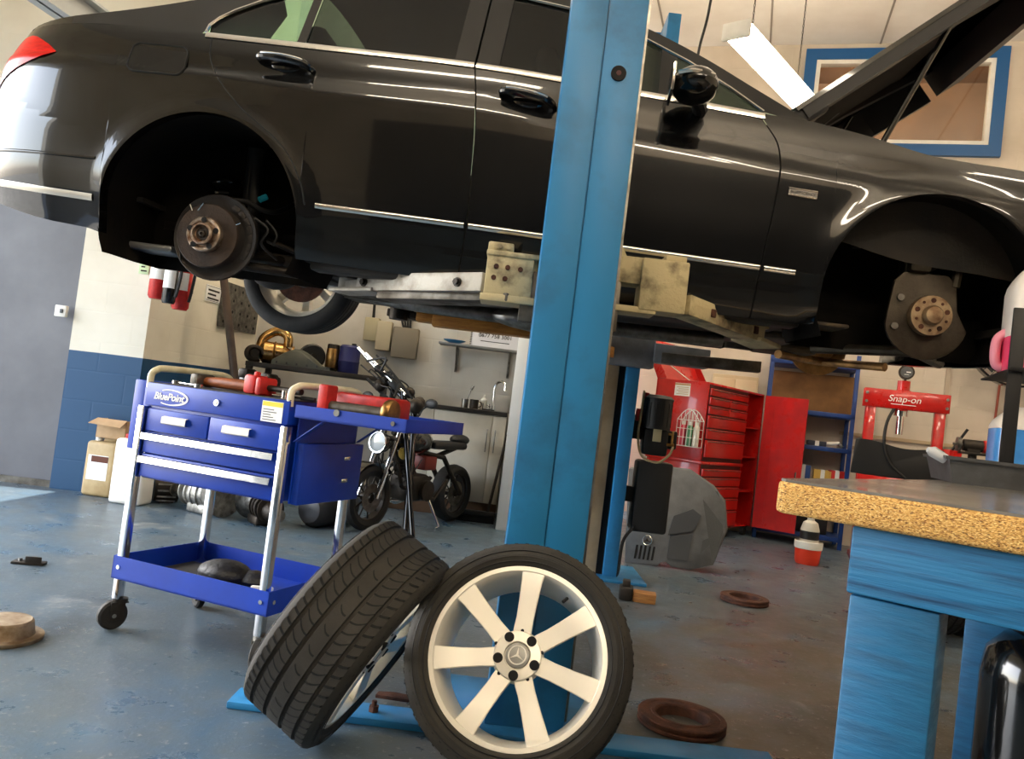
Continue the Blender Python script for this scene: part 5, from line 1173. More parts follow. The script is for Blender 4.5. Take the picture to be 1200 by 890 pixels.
# wire basket with cans hanging on the cabinet's near side
bk = thing('wire_basket', 'white wire basket hooked on the near side of the red cabinet', 'basket', cabM @ V((-.004, .13, .86)), crz2)
m = MB()
for x in (-.005, -.10):
    for k in range(7): m.tube([V((x, -.11+.22*k/6, 0)), V((x, -.11+.22*k/6, .24+.10*sin(PI*k/6)))], .003, n=5)
    m.tube([V((x, -.11+.22*k/12, .24+.10*sin(PI*k/12))) for k in range(13)], .004, n=5)
for zz in (0, .08, .16, .24):
    for y in (-.11, .11): m.tube([V((-.005, y, zz)), V((-.10, y, zz))], .003, n=5)
    for x in (-.005, -.10): m.tube([V((x, -.11, zz)), V((x, .11, zz))], .003, n=5)
for k in range(6): m.tube([V((-.005, -.09+.036*k, 0)), V((-.1, -.09+.036*k, 0))], .003, n=5)
m.build('wire_frame', K['white_paint'], bk)
for k, (cname, colr, lab) in enumerate((('pink', (214, 70, 90), 'pink-labelled spray can in the wire basket on the red cabinet'), ('green', (90, 150, 110), 'green spray can in the wire basket on the red cabinet'), ('pale', (226, 220, 206), 'pale spray can in the wire basket on the red cabinet'))):
    t = thing('spray_can', lab, 'can', cabM @ V((-.055, .13+.068*(1-k), .864)), 0, 'spray cans in the wire basket')
    MB().lathe([(.027, 0), (.029, .008), (.029, .17), (.018, .19)], n=18).build('body', mat('can_'+cname, colr, .3, .3), t); MB().cyl((0, 0, .19), (0, 0, .225), .016, n=14).build('cap', K['white_paint'], t)
# lift power unit on the far post (parts of the lift)
pu = at_y(772, 500, 5.2); px_, pyy, pz_ = pu.x, 5.2, pu.z
m = MB(); m.cyl((px_-.02, pyy, pz_-.02), (px_-.02, pyy, pz_+.17), .095, n=28); m.lathe([(.098, 0), (.10, .01), (.08, .03), (.03, .035)], (px_-.02, pyy, pz_+.17), (0, 0, 1), 28); [m.bb((px_-.02+.093*cos(a)-.004, pyy+.093*sin(a)-.004, pz_), (px_-.02+.093*cos(a)+.004, pyy+.093*sin(a)+.004, pz_+.15)) for a in [2*PI*k/14 for k in range(14)]]
m.bb((px_-.10, pyy-.07, pz_-.19), (px_+.06, pyy+.07, pz_-.02), bev=.015); m.bb((px_+.06, pyy-.05, pz_-.14), (px_+.12, pyy+.05, pz_-.02), bev=.012); m.bb((fx1-.02, pyy+.02, pz_-.1), (px_-.04, pyy+.09, pz_+.06), bev=.01)
pm = m.build('power_unit', K['black_plastic'], lift)
MB().bb((px_-.045, pyy-.078, pz_-.10), (px_+.01, pyy-.068, pz_-.01), bev=.002).build('name_plate', mat('plate_tan', (190, 178, 140), .5), pm)
MB().bb((px_+.05, pyy-.07, pz_-.12), (px_+.10, pyy-.055, pz_-.10), bev=.003).bb((px_+.055, pyy-.07, pz_-.05), (px_+.09, pyy-.055, pz_-.035), bev=.003).cyl((px_+.085, pyy-.06, pz_-.1), (px_+.085, pyy-.06, pz_-.02), .008, n=8).build('valve_block', K['brass'], pm)
MB().tube(spline([V((px_+.10, pyy-.04, pz_-.1)), V((px_+.08, pyy-.06, pz_-.17)), V((px_, pyy-.07, pz_-.235)), V((px_-.10, pyy-.06, pz_-.20)), V((px_-.135, pyy-.05, pz_-.08)), V((px_-.13, pyy-.04, pz_+.08)), V((px_-.12, pyy, pz_+.22))]), .008, n=8).build('hydraulic_hose', mat('hose_cream', (176, 160, 122), .5), pm)
m = MB(); bx_ = at_y(762, 582, 5.2); m.bb((bx_.x-.115, 5.12, bx_.z-.23), (bx_.x+.115, 5.3, bx_.z+.23), bev=.02); m.bb((fx1-.02, 5.2, bx_.z-.05), (bx_.x-.1, 5.28, bx_.z+.05)); m.build('oil_tank', mat('tank_dark', (36, 36, 36), .55), pm)
MB().tube(spline([V((bx_.x-.10, 5.11, bx_.z-.2)), V((bx_.x-.16, 5.1, bx_.z-.3)), V((bx_.x-.17, 5.1, bx_.z-.5)), V((bx_.x-.2, 5.12, .03))]), .011, n=8).build('floor_cable', K['cable'], pm)
ws = MB().bb((px_-.115, pyy-.035, pz_+.17), (px_-.09, pyy+.0, pz_+.21), bev=.004).bb((px_-.16, pyy-.04, pz_+.02), (px_-.135, pyy, pz_+.10), bev=.004); ws.build('switch', K['red_plastic'], pm)
# grey moulded undertray leaning against the cabinet
def ut(px, py, d): return at_y(px, py, d)
pl = [(732, 655), (737, 545), (782, 544), (808, 547), (836, 566), (850, 585), (852, 618), (836, 658), (810, 664), (786, 660), (781, 653), (775, 653), (771, 660)]
def yl(py): return 5.75+.30*(665-py)/120
g_ = thing('plastic_undertray', 'large grey plastic engine undertray leaning on the red cabinet', 'undertray', (at_z(780, 662, 0).x, 5.8, 0))
gi = g_.location.copy()
m = MB(); pts = [at_y(x, y, yl(y))-gi for x, y in pl]; mn = min(p.z for p in pts); pts = [p-V((0,0,mn)) for p in pts]
m.slab(pts, V((.02, .045, .01))); bmesh.ops.bevel(m.bm, geom=list(m.bm.edges), offset=.008, segments=2, affect='EDGES', profile=.5)
m.build('moulding', K['grey_plastic'], g_, angle=40)
def gp(px, py, o=.0): return at_y(px, py, yl(py)-o)-gi-V((0,0,mn))
m = MB(); m.slab([gp(783, 622, .0), gp(812, 618), gp(822, 600), gp(812, 592), gp(790, 600)], V((0, -.014, 0))); m.slab([gp(782, 650), gp(806, 653), gp(812, 622), gp(786, 624)], V((0, -.008, 0))); m.build('raised_panel', mat('tray_dark', (62, 65, 68), .6), g_)
m = MB(); [m.slab([gp(746+5*k, 634+.6*k), gp(748.5+5*k, 634+.6*k), gp(745.5+5*k, 650+.6*k), gp(743+5*k, 650+.6*k)], V((0, -.004, 0))) for k in range(5)]; m.build('slot', K['gap'], g_)
m = MB(); cc_ = gp(759, 629, .012); R4 = basis(cc_, V((1, 0, .0)), V((0, .2, 1)), None); ringp = [R4 @ V((.034*cos(t), .034*sin(t), 0)) for t in [2*PI*k/28 for k in range(28)]]; m.tube(ringp, .004, n=6, closed=True); star(m, cc_, .032, R4, .003); m.build('emblem', K['chrome'], g_)
m = MB(); m.slab([gp(822, 566), gp(842, 572), gp(850, 600), gp(848, 625), gp(836, 658), gp(818, 660), gp(828, 610)], V((.03, .12, 0))); m.build('side_flange', mat('flange_dark', (70, 72, 72), .65, bump=.2), g_)
# red bucket with a white bottle
p = at_z(945, 661, 0); bu = thing('bucket', 'red bucket with a white band on the floor right of the red cabinet', 'bucket', p)
MB().lathe([(.09, 0), (.10, .02), (.108, .13), (.104, .13), (.09, .03), (.0, .03)], n=28).build('body', mat('bucket_red', (226, 62, 34), .4), bu); MB().lathe([(.109, .13), (.114, .135), (.116, .19), (.11, .195), (.106, .13)], n=28, loop=True).build('band', K['white_paint'], bu)
bt_ = thing('bottle', 'pale labelled bottle standing in the red and white bucket', 'bottle', p+V((0, 0, .031)))
MB().lathe([(.07, 0), (.078, .02), (.078, .26), (.06, .32), (.03, .34), (.03, .38)], n=24).build('body', mat('bottle_pale', (206, 200, 186), .4), bt_); MB().lathe([(.0785, .18), (.0785, .25)], n=24, cap=False).build('label', K['black_plastic'], bt_); MB().cyl((0, 0, .38), (0, 0, .41), .034, n=16).build('cap', K['black_plastic'], bt_)
# blue shelving with its load
def on_wall(u, off, z=0): return RW0 + UR*u - VR*off + V((0, 0, z))
su0 = (at_plane(893, 520, RW0-VR*.6, VR)-RW0).dot(UR); su1 = (at_plane(1000, 520, RW0-VR*.6, VR)-RW0).dot(UR)
rkU, rW, rD = su0, su1-su0, .52
sh = thing('shelving_rack', 'blue metal shelving rack between the red cabinet and the red press', 'shelving', on_wall(rkU, .02+rD), math.atan2(UR.y, UR.x))
K['rack_blue'] = mat('rack_blue', (24, 62, 130), .45, col2=(18, 48, 104), scale=6)
shM = basis(on_wall(rkU, .02+rD), UR, VR, V((0,0,1)))
for x in (0, rW-.04):
    for y in (0, rD-.04): MB().bb((x, y, 0), (x+.04, y+.04, 1.96), bev=.003).build('upright', K['rack_blue'], sh)
szs = [.12, .58, 1.01, 1.36, 1.86]
for z in szs: MB().bb((.0, .0, z-.045), (rW, rD, z), bev=.003).build('shelf', K['rack_blue'], sh)
def shp(x, y, z): return shM @ V((x, y, z+.001))
urz = math.atan2(UR.y, UR.x); gS = 'goods on the blue shelving'
single('brown_board', MB().bb((-.42, -.02, 0), (.42, .02, .40), bev=.004), mat('hardboard', (140, 100, 56), .75, col2=(112, 76, 40), scale=5), 'large brown hardboard sheet standing on the upper shelf of the blue rack', 'board', shp(rW*.52, .30, szs[3]), urz, gS)
def carton(x, y, z, w, d, h, mt_, lab, nm='carton'):
    t = thing(nm, lab, 'box', shp(x, y, z), urz, gS); MB().bb((-w/2, -d/2, 0), (w/2, d/2, h), bev=.004).build('body', mt_, t); MB().bb((-.02, -d/2-.001, .0), (.02, d/2+.001, h+.0012)).build('tape', K['paper'], t); return t
carton(rW*.72, .14, szs[1], .17, .14, .19, mat('carton_yellow', (206, 170, 84), .7), 'yellow box on the lower shelf of the blue rack beside a red box')
carton(rW*.88, .14, szs[1], .16, .14, .20, K['red_plastic'], 'red box on the lower shelf of the blue rack beside a yellow box')
carton(rW*.50, .14, szs[1], .14, .16, .22, mat('bin_blue', (30, 70, 140), .5), 'blue box on the lower shelf of the blue rack left of the yellow box')
carton(rW*.3, .2, szs[2], .30, .2, .10, K['cardboard'], 'flat brown carton on the middle shelf of the blue rack')
ga = thing('gun_tool', 'white and grey spray gun lying on the middle shelf of the blue rack', 'spray gun', shp(rW*.8, .1, szs[2]), urz, gS)
MB().cyl((-.07, 0, .03), (.06, 0, .05), .018, n=12).build('barrel', K['white_paint'], ga); MB().cyl((.05, 0, .045), (.09, -.02, .012), .016, n=10).build('grip', K['grey_plastic'], ga)
carton(rW*.62, .15, szs[2], .18, .2, .05, mat('bin_dark', (40, 44, 60), .5), 'shallow dark tray beside the white spray gun on the blue rack')
single('toolbox', MB().bb((-.24, -.16, 0), (.24, .16, .26), bev=.012).bb((-.06, -.02, .26), (.06, .02, .30), bev=.006), K['black_plastic'], 'black toolbox on the bottom shelf of the blue rack', 'toolbox', shp(rW*.55, .24, szs[0]), urz, gS)
# beige crate behind the cabinet
pb = on_wall(su0-.34, .15); wbx = thing('wall_cupboard', 'beige metal cupboard behind the red tool cabinet', 'cupboard', pb, urz)
MB().bb((-.24, -.12, 0), (.24, .12, 1.66), bev=.008).build('body', mat('cupboard_beige', (196, 180, 148), .6, col2=(180, 162, 130), scale=3), wbx); MB().bb((-.22, -.132, .06), (-.003, -.12, 1.62), bev=.003).bb((.003, -.132, .06), (.22, -.12, 1.62), bev=.003).build('door', mat('cupboard_door', (200, 184, 152), .55), wbx); MB().bb((.02, -.145, .8), (.035, -.132, .92), bev=.003).build('handle', K['chrome'], wbx)
# red hydraulic press
pd_ = 7.35; pL, pR = at_y(1022, 460, pd_+.12), at_y(1103, 468, pd_-.08)
pw_ = (pR-pL).length; prz = math.atan2((pR-pL).y, (pR-pL).x); pzt = at_y(1065, 460, pd_).z
prs = thing('hydraulic_press', 'red floor-standing hydraulic press with a round gauge', 'press', (pL.x, pL.y, 0), prz)
for x in (0, pw_):
    MB().bb((x-.045, -.05, .05), (x+.045, .05, pzt-.02), bev=.005).build('upright', K['red_paint'], prs); MB().bb((x-.05, -.30, 0), (x+.05, .30, .05), bev=.006).build('foot', K['red_paint'], prs)
bm_ = MB().bb((-.07, -.065, pzt-.165), (pw_+.07, -.052, pzt+.005), bev=.003).bb((-.07, .052, pzt-.165), (pw_+.07, .065, pzt+.005), bev=.003).bb((-.06, -.052, pzt-.02), (pw_+.06, .052, pzt-.005)).build('crossbeam', K['red_paint'], prs)
MB().add(text_mesh('Snap-on', .085, .001, shear=.2), basis((pw_*.47, -.067, pzt-.075), (1, 0, 0), (0, 0, 1), (0, -1, 0))).bb((pw_*.47-.11, -.067, pzt-.128), (pw_*.47+.1, -.0655, pzt-.122)).build('lettering', K['paper'], bm_, sharp=False)
bb_ = MB(); [bb_.cyl((x, -.065, z), (x, -.078, z), .014, n=8) for x in (-.045, pw_+.045) for z in (pzt-.04, pzt-.12)]; bb_.build('beam_bolt', K['steel'], bm_)
MB().cyl((pw_*.45, 0, pzt-.19), (pw_*.45, 0, pzt+.10), .055, n=20).bb((pw_*.45-.06, -.05, pzt-.005), (pw_*.45+.06, .05, pzt+.012)).build('cylinder', K['red_paint'], prs)
MB().cyl((pw_*.45, 0, pzt-.40), (pw_*.45, 0, pzt-.19), .032, n=18).cyl((pw_*.45, 0, pzt-.23), (pw_*.45, 0, pzt-.18), .06, n=18).build('ram', K['chrome'], prs)
ga_ = MB().cyl((pw_*.47, -.02, pzt+.185), (pw_*.47, .02, pzt+.185), .068, n=28).cyl((pw_*.46, 0, pzt+.09), (pw_*.465, 0, pzt+.13), .012, n=10).build('gauge', K['dark_metal'], prs)
MB().cyl((pw_*.47, -.023, pzt+.185), (pw_*.47, -.0195, pzt+.185), .052, n=28).build('gauge_face', K['grey_plastic'], ga_); MB().bb((pw_*.47-.003, -.026, pzt+.18), (pw_*.47+.035, -.023, pzt+.19)).bb((pw_*.47-.02, -.026, pzt+.16), (pw_*.47+.02, -.023, pzt+.164)).build('gauge_needle', K['paper'], ga_)
MB().tube(spline([V((pw_*.36, -.04, pzt-.14)), V((pw_*.25, -.09, pzt-.30)), V((pw_*.24, -.1, pzt-.5)), V((pw_*.36, -.09, pzt-.68)), V((pw_*.6, -.08, pzt-.8))]), .014, n=8).build('hose', K['cable'], prs)
bdz = .80; MB().bb((-.06, -.09, bdz-.1), (pw_+.06, -.055, bdz+.0), bev=.004).bb((-.06, .055, bdz-.1), (pw_+.06, .09, bdz+.0), bev=.004).build('press_bed', K['red_paint'], prs)
MB().bb((pw_+.046, -.07, .72), (pw_+.20, .05, 1.12), bev=.01).bb((pw_+.10, -.075, .72), (pw_+.12, -.07, 1.12)).build('pump_box', K['red_paint'], prs); MB().cyl((pw_+.12, -.06, 1.12), (pw_+.22, -.10, 1.32), .012, n=10).build('pump_lever', K['black_plastic'], prs)
bp_ = MB(); n = 24; pts = []
for i in range(n+1): x = -.10+(pw_+.16)*i/n; pts.append((x, .33-.035*math.sin(x*5)**2-.03*(i/n)))
single('bumper_panel', MB().prism([(-.12, 0)]+[(pw_+.07, 0)]+pts[::-1], (0, 0, 0), (1, 0, 0), (0, 0, 1), (0, .06, 0), bev=.01), K['black_plastic'], 'long black plastic panel lying across the bed of the red press', 'panel').matrix_world = basis(V((pL.x, pL.y, bdz+.001)) + V((sin(prz), -cos(prz), 0))*.085, V((cos(prz), sin(prz), 0)), V((-sin(prz), cos(prz), 0)), V((0,0,1)))
# wall rails, pipe, fan behind
for k, zz in enumerate((1.02, 1.16)):
    u0 = (rw(1020, 500)-RW0).dot(UR); struct('trim_%d' % (4+k), MB().slab([on_wall(u0-.3, .03, zz), on_wall(u0+2.6, .03, zz), on_wall(u0+2.6, .03, zz+.035), on_wall(u0-.3, .03, zz+.035)], VR*.03), mat('rail_tan', (170, 150, 120), .6))
fp_ = rw(1196, 402, .34); fan = thing('wall_fan', 'black round fan on the back wall behind the pink bottle', 'fan', fp_); fan.matrix_world = basis(fp_, UR, V((0,0,1)), -VR)
m = MB()
for r in (.12, .2, .28, .36, .43): m.tube([V((r*cos(t), r*sin(t), .05-.05*(r/.43)**2)) for t in [2*PI*k/40 for k in range(40)]], .004, n=4, closed=True)
for k in range(32): a = 2*PI*k/32; m.tube([V((r*cos(a), r*sin(a), .05-.05*(r/.43)**2+.002)) for r in (.06, .2, .33, .43)], .003, n=4)
m.lathe([(.42, -.10), (.44, -.10), (.44, .005), (.42, .005)], n=48, loop=True); m.build('guard', K['black_gloss'], fan)
m = MB()
for k in range(5):
    a = 2*PI*k/5; m.grid([[V((r*cos(a+w_), r*sin(a+w_), -.05+.05*w_)) for w_ in (-.35, 0, .35)] for r in (.06, .2, .38)])
m.lathe([(.0, -.02), (.05, -.03), (.06, -.08), (.0, -.08)], n=20); m.build('blade', K['black_plastic'], fan)
MB().cyl((0, 0, -.20), (0, 0, -.09), .08, n=20).cyl((0, 0, -.34), (0, 0, -.18), .03, n=12).bb((-.06, -.1, -.34), (.06, .1, -.33)).build('motor', K['black_plastic'], fan)
# bench grinder on a pedestal at the right of the press
gp_ = at_y(1140, 528, 6.9); gr = thing('bench_grinder', 'small dark bench grinder with a red end on a stand right of the press', 'grinder', (gp_.x, gp_.y, 0), -.3)
gz = gp_.z-.02; MB().cyl((0, 0, .02), (0, 0, gz-.02), .035, n=14).cyl((0, 0, 0), (0, 0, .02), .16, n=24).bb((-.1, -.08, gz-.02), (.1, .08, gz), bev=.004).build('stand', K['dark_metal'], gr)
MB().cyl((-.08, 0, gz+.06), (.07, 0, gz+.06), .05, n=20).bb((-.05, -.04, gz), (.05, .04, gz+.03)).build('motor', K['dark_metal'], gr); MB().cyl((-.13, 0, gz+.06), (-.10, 0, gz+.06), .062, n=24).cyl((-.16, 0, gz+.06), (-.08, 0, gz+.06), .012, n=8).build('grinding_wheel', K['cast'], gr)
MB().cyl((.075, 0, gz+.06), (.13, 0, gz+.06), .055, n=24).build('wheel_guard', K['red_plastic'], gr)
single('wall_conduit', MB().tube(spline([on_wall((rw(1168, 480)-RW0).dot(UR), .03, 3.2), on_wall((rw(1168, 480)-RW0).dot(UR), .03, 2.0), on_wall((rw(1160, 520)-RW0).dot(UR), .03, 1.1)]), .012), mat('conduit_red', (150, 70, 50), .6), 'thin reddish cable running down the back wall beside the fan', 'cable')
single('wall_conduit', MB().slab([on_wall((rw(1106, 460)-RW0).dot(UR), .025, .0), on_wall((rw(1106, 460)-RW0).dot(UR)+.04, .025, 0), on_wall((rw(1106, 460)-RW0).dot(UR)+.04, .025, 3.4), on_wall((rw(1106, 460)-RW0).dot(UR), .025, 3.4)], VR*.024), mat('conduit_grey', (170, 156, 138), .6), 'pale vertical conduit on the back wall behind the red press', 'conduit')
# ---------- left corner: boxes, extinguishers ----------
p = at_z(118, 581, 0); jc = thing('jerrycan', 'tan plastic can with a white label on the floor by the blue wall', 'can', (p.x, p.y, 0), -.1)
cw, cd, chh = .235, .16, .40
m = MB(); m.box((0, 0, chh/2), (cw, cd, chh), bev=.028, seg=3); m.box((.02, 0, chh+.012), (.10, .03, .03), bev=.012); m.build('body', mat('can_tan', (196, 172, 128), .5, col2=(170, 144, 100), scale=6), jc)
MB().cyl((-.07, 0, chh-.01), (-.07, 0, chh+.03), .026, n=18).build('cap', K['white_paint'], jc); lb = MB().bb((-.085, -cd/2-.002, .12), (.07, -cd/2+.0005, .30)).build('label', K['paper'], jc); MB().bb((-.06, -cd/2-.003, .25), (.07, -cd/2-.0015, .295)).build('label_print', mat('print_brown', (96, 50, 30), .7), lb)
rbm = MB(); [rbm.bb((cw/2-.006, -.06+.04*k, .05), (cw/2+.003, -.045+.04*k, .36), bev=.003) for k in range(4)]; rbm.build('side_rib', K['cardboard'], jc)
p2 = V((p.x+.10, p.y+.02, chh+.0285)); 
cbx = thing('cardboard_box', 'open brown cardboard box on top of the tan can', 'box', (p.x+.05, p.y+.02, chh+.028), -.12)
m = MB(); w_, d_, h_ = .23, .17, .14; t_ = .005
m.bb((-w_/2, -d_/2, 0), (w_/2, d_/2, t_)); m.bb((-w_/2, -d_/2, 0), (w_/2, -d_/2+t_, h_)); m.bb((-w_/2, d_/2-t_, 0), (w_/2, d_/2, h_)); m.bb((-w_/2, -d_/2, 0), (-w_/2+t_, d_/2, h_)); m.bb((w_/2-t_, -d_/2, 0), (w_/2, d_/2, h_)); m.build('body', K['cardboard'], cbx)
fl_m = MB(); fl_m.slab([V((-w_/2, -d_/2, h_)), V((w_/2, -d_/2, h_)), V((w_/2-.01, -d_/2-.06, h_-.05)), V((-w_/2-.03, -d_/2-.06, h_-.04))], (0, 0, .004)); fl_m.slab([V((-w_/2, d_/2, h_)), V((w_/2, d_/2, h_)), V((w_/2, d_/2+.03, h_+.075)), V((-w_/2, d_/2+.03, h_+.075))], (0, .004, 0)); fl_m.build('flap', K['cardboard'], cbx)
p = at_z(152, 590, 0); wc_ = thing('jerrycan', 'white plastic can standing behind the left leg of the blue cart', 'can', (p.x, p.y, 0), -.1)
m = MB(); m.box((0, 0, .23), (.24, .18, .46), bev=.025, seg=3); m.box((.02, 0, .475), (.10, .03, .03), bev=.012); m.build('body', mat('can_white', (240, 236, 226), .45), wc_); MB().cyl((-.07, 0, .45), (-.07, 0, .49), .026, n=18).build('cap', K['red_plastic'], wc_)
# fire extinguishers on the recess wall
wd = (V((MIDC.x, MIDC.y, 0))-PIER).normalized(); wn = V((wd.y, -wd.x, 0))            # wall direction and its face normal
def rwall(px, py, o=0): return at_plane(px, py, PIER + wn*o, wn)
def extinguisher(px, py, lab, h, r, black=False):
    q = at_y(px, py, 5.80 if px < 200 else (5.84 if not black else 5.70)); t = thing('fire_extinguisher', lab, 'fire extinguisher', q, 0, 'fire extinguishers on the pier'); 
    MB().lathe([(r*.8, -h/2), (r, -h/2+.02), (r, h/2-.07), (r*.8, h/2-.03), (r*.3, h/2), (.016, h/2+.02)], n=24).build('cylinder', K['black_gloss'] if black else K['red_plastic'], t)
    MB().bb((-.05, -.016, h/2+.02), (.05, .016, h/2+.032), bev=.004).cyl((0, 0, h/2), (0, 0, h/2+.035), .018, n=12).bb((-.05, -.014, h/2+.05), (.03, .014, h/2+.06), bev=.004).build('valve_handle', K['black_plastic'], t)
    MB().tube(spline([V((.03, -.01, h/2+.02)), V((r+.03, -.03, h/2-.05)), V((r+.02, -.03, -.05)), V((r+.01, -.03, -h/3))]), .011, n=8).build('hose', K['black_plastic'], t)
    lbm = MB(); lbm.grid([[V(((r+.001)*cos(a), (r+.001)*sin(a), z)) for z in (-.04, .09)] for a in [rad(-150+10*k) for k in range(13)]]); lbm.build('label', K['paper'], t)
    MB().bb((-.03, r-.003, -.04), (.03, 5.97-q.y, .03)).build('bracket', K['dark_metal'], t)
extinguisher(187, 322, 'left red fire extinguisher on the cream pier under the car tail', .36, .062)
extinguisher(214, 335, 'right red fire extinguisher with white label under the rear hub', .36, .062)
extinguisher(200, 332, 'black fire extinguisher hanging between the two red ones', .30, .048, True)
def sign(name, px, py, w, h, lab, mt_, plane_y=None, bars=4, col='print_dark'):
    q = at_y(px, py, 5.915) if plane_y is None else at_y(px, py, plane_y); q.y = (5.93+(q.x+5.0)/2.23*.03)-.004 if plane_y is None else plane_y
    t = thing(name, lab, 'sign', q); MB().bb((-w/2, -.003, -h/2), (w/2, .003, h/2), bev=.001).build('board', mt_, t)
    bm2 = MB(); [bm2.bb((-w*.3, -.0045, -h*.38+h*.76*k/bars), (w*.3-(.2*w if k % 2 else 0), -.003, -h*.38+h*.76*k/bars+h*.07)) for k in range(bars)]; bm2.build('print', K['dark_metal'], t)
sign('wall_sign', 167, 308, .075, .16, 'small pale green sign on the edge of the cream pier', mat('sign_green', (196, 216, 170), .6))
t_ = rwall(250, 345, .004); t = thing('wall_sign', 'small white notice on the recess wall right of the extinguishers', 'sign', t_); t.matrix_world = basis(t_, wd, V((0,0,1)), wn)
MB().bb((-.12, -.07, -.003), (.12, .07, .003)).build('board', K['paper'], t); m = MB(); [m.bb((-.09, -.05+.035*k, .003), (.09-.05*(k % 2), -.035+.035*k, .0045)) for k in range(3)]; m.bb((-.11, -.062, .003), (.11, -.058, .004)); m.bb((-.11, .058, .003), (.11, .062, .004)); m.build('print', K['dark_metal'], t)
# brown pole leaning on the recess wall
b0_, b1_ = at_z(291, 588, 0), at_y(262, 324, 6.45)
pole = MB().tube([b0_+V((0,0,.01)), (b0_+b1_)/2, b1_+(b1_-b0_)*.03], .032, n=14); single('leaning_pole', pole, mat('pole_brown', (84, 66, 50), .6, col2=(60, 46, 36), scale=6), 'dark brown pole leaning against the recess wall behind the cart', 'pole')
# perforated grey plate on the wall
q = at_plane(281, 362, PIER+wn*.02, wn); pf = thing('perforated_plate', 'grey perforated steel plate on the wall right of the brown pole', 'plate', q); pf.matrix_world = basis(q, wd, V((0,0,1)), wn)
MB().bb((-.34, -.20, -.01), (.34, .20, .01), bev=.003).build('plate', K['cast'], pf); m = MB(); [m.cyl((-.28+.14*i, -.15+.1*j, .009), (-.28+.14*i, -.15+.1*j, .0115), .014, n=10) for i in range(5) for j in range(4)]; m.build('hole', K['gap'], pf)
# ---------- steel bench behind the cart with engine parts ----------
rb0 = V((-2.32, 6.90, 0)); RBW, RBD, RBZ = 1.25, .62, 1.14
rbn = thing('parts_bench', 'dark steel bench behind the blue cart loaded with engine parts', 'workbench', rb0, 0)
for x in (.03, RBW-.03):
    for y in (.03, RBD-.03): MB().bb((x-.025, y-.025, 0), (x+.025, y+.025, RBZ-.04)).build('leg', K['dark_metal'], rbn)
MB().bb((0, 0, RBZ-.04), (RBW, RBD, RBZ), bev=.004).build('bench_top', K['dark_metal'], rbn); MB().bb((.03, .03, .25), (RBW-.03, RBD-.03, .27)).build('lower_shelf', K['dark_metal'], rbn)
def on_rb(px, dy=.3): 
    q = at_y(px, 430, rb0.y+dy); return V((q.x, rb0.y+dy, RBZ+.001))
gP = 'engine parts on the steel bench'
K['goldchrome'] = mat('gold_chrome', (214, 176, 112), .2, 1, col2=(130, 92, 50), scale=7, rvar=.08)
t = thing('catalytic_converter', 'shiny golden catalytic converter on the bench under the far wheel', 'exhaust part', on_rb(318, .25), .25, gP)
MB().tube([V((-.17, 0, .10)), V((-.13, 0, .10)), V((-.08, 0, .10)), V((.08, 0, .10)), V((.13, 0, .10)), V((.17, 0, .10))], [.035, .05, .10, .10, .06, .045], n=28).build('can', K['goldchrome'], t)
MB().tube(spline([V((-.12, .0, .12)), V((-.10, .02, .22)), V((-.02, .03, .29)), V((.05, .02, .30)), V((.11, .0, .26)), V((.12, 0, .17))]), .042, n=16).build('pipe', K['goldchrome'], t); MB().cyl((.16, 0, .10), (.18, 0, .10), .085, n=20).lathe([(.10, 0), (.112, .01), (.10, .02)], (0, 0, .10), (1, 0, 0), 28).build('flange', K['brass'], t)
t = thing('pulley', 'black round pulley standing on the bench right of the golden converter', 'pulley', on_rb(364, .35), 0, gP)
MB().lathe([(.03, -.04), (.10, -.05), (.115, -.04), (.105, 0), (.115, .04), (.10, .05), (.03, .04)], (0, 0, .1155), (.5, -1, 0), 32).build('rim', K['black_plastic'], t); MB().cyl((.03, -.06, .1155), (-.03, .06, .1155), .028, n=14).build('boss', K['dark_metal'], t)
t = thing('engine_cover', 'dull green-grey sloping cover lying on the bench behind the red clamp', 'engine cover', on_rb(356, .12), -.05, gP)
m = MB(); rows = []
for i in range(13):
    x = -.26+.52*i/12; hh = .03+.13*max(0, 1-abs((x+.06)/.22)**1.5)
    rows.append([V((x, y, .0 if abs(y) > .099 else hh*(1-(y/.1)**4*.3))) for y in (-.10, -.095, -.05, 0, .05, .095, .10)])
m.grid(rows); m.face(m.verts([r[0] for r in rows]+[r[-1] for r in rows[::-1]])); m.build('shell', mat('cover_greygreen', (74, 76, 66), .6, col2=(58, 60, 52), scale=6), t, angle=60)
m = MB(); [m.bb((-.22+.09*k, -.106, .01), (-.205+.09*k, -.098, .028)) for k in range(6)]; m.build('clip', K['black_plastic'], t)
t = thing('oil_drum', 'slim dark blue drum on the bench below the tail of the lift arm', 'drum', on_rb(408, .38), 0, gP)
MB().lathe([(.09, 0), (.095, .01), (.095, .10), (.099, .11), (.095, .12), (.095, .24), (.08, .26), (.0, .26)], n=28).build('body', mat('drum_blue', (34, 38, 92), .45), t); MB().cyl((.03, 0, .26), (.03, 0, .28), .022, n=14).build('cap', K['black_plastic'], t)
t = thing('air_filter', 'dark brass-banded cylinder on the bench left of the blue drum', 'filter', on_rb(388, .36), 0, gP)
MB().lathe([(.05, 0), (.055, .01), (.055, .24), (.05, .25), (0, .25)], n=24).build('body', K['dark_metal'], t); MB().lathe([(.056, .02), (.058, .03), (.058, .2), (.056, .21)], n=24, cap=False).build('band', K['brass'], t)
t = thing('turbocharger', 'small dark turbo on the bench behind the red clamp and pole', 'turbo', on_rb(296, .12), .4, gP)
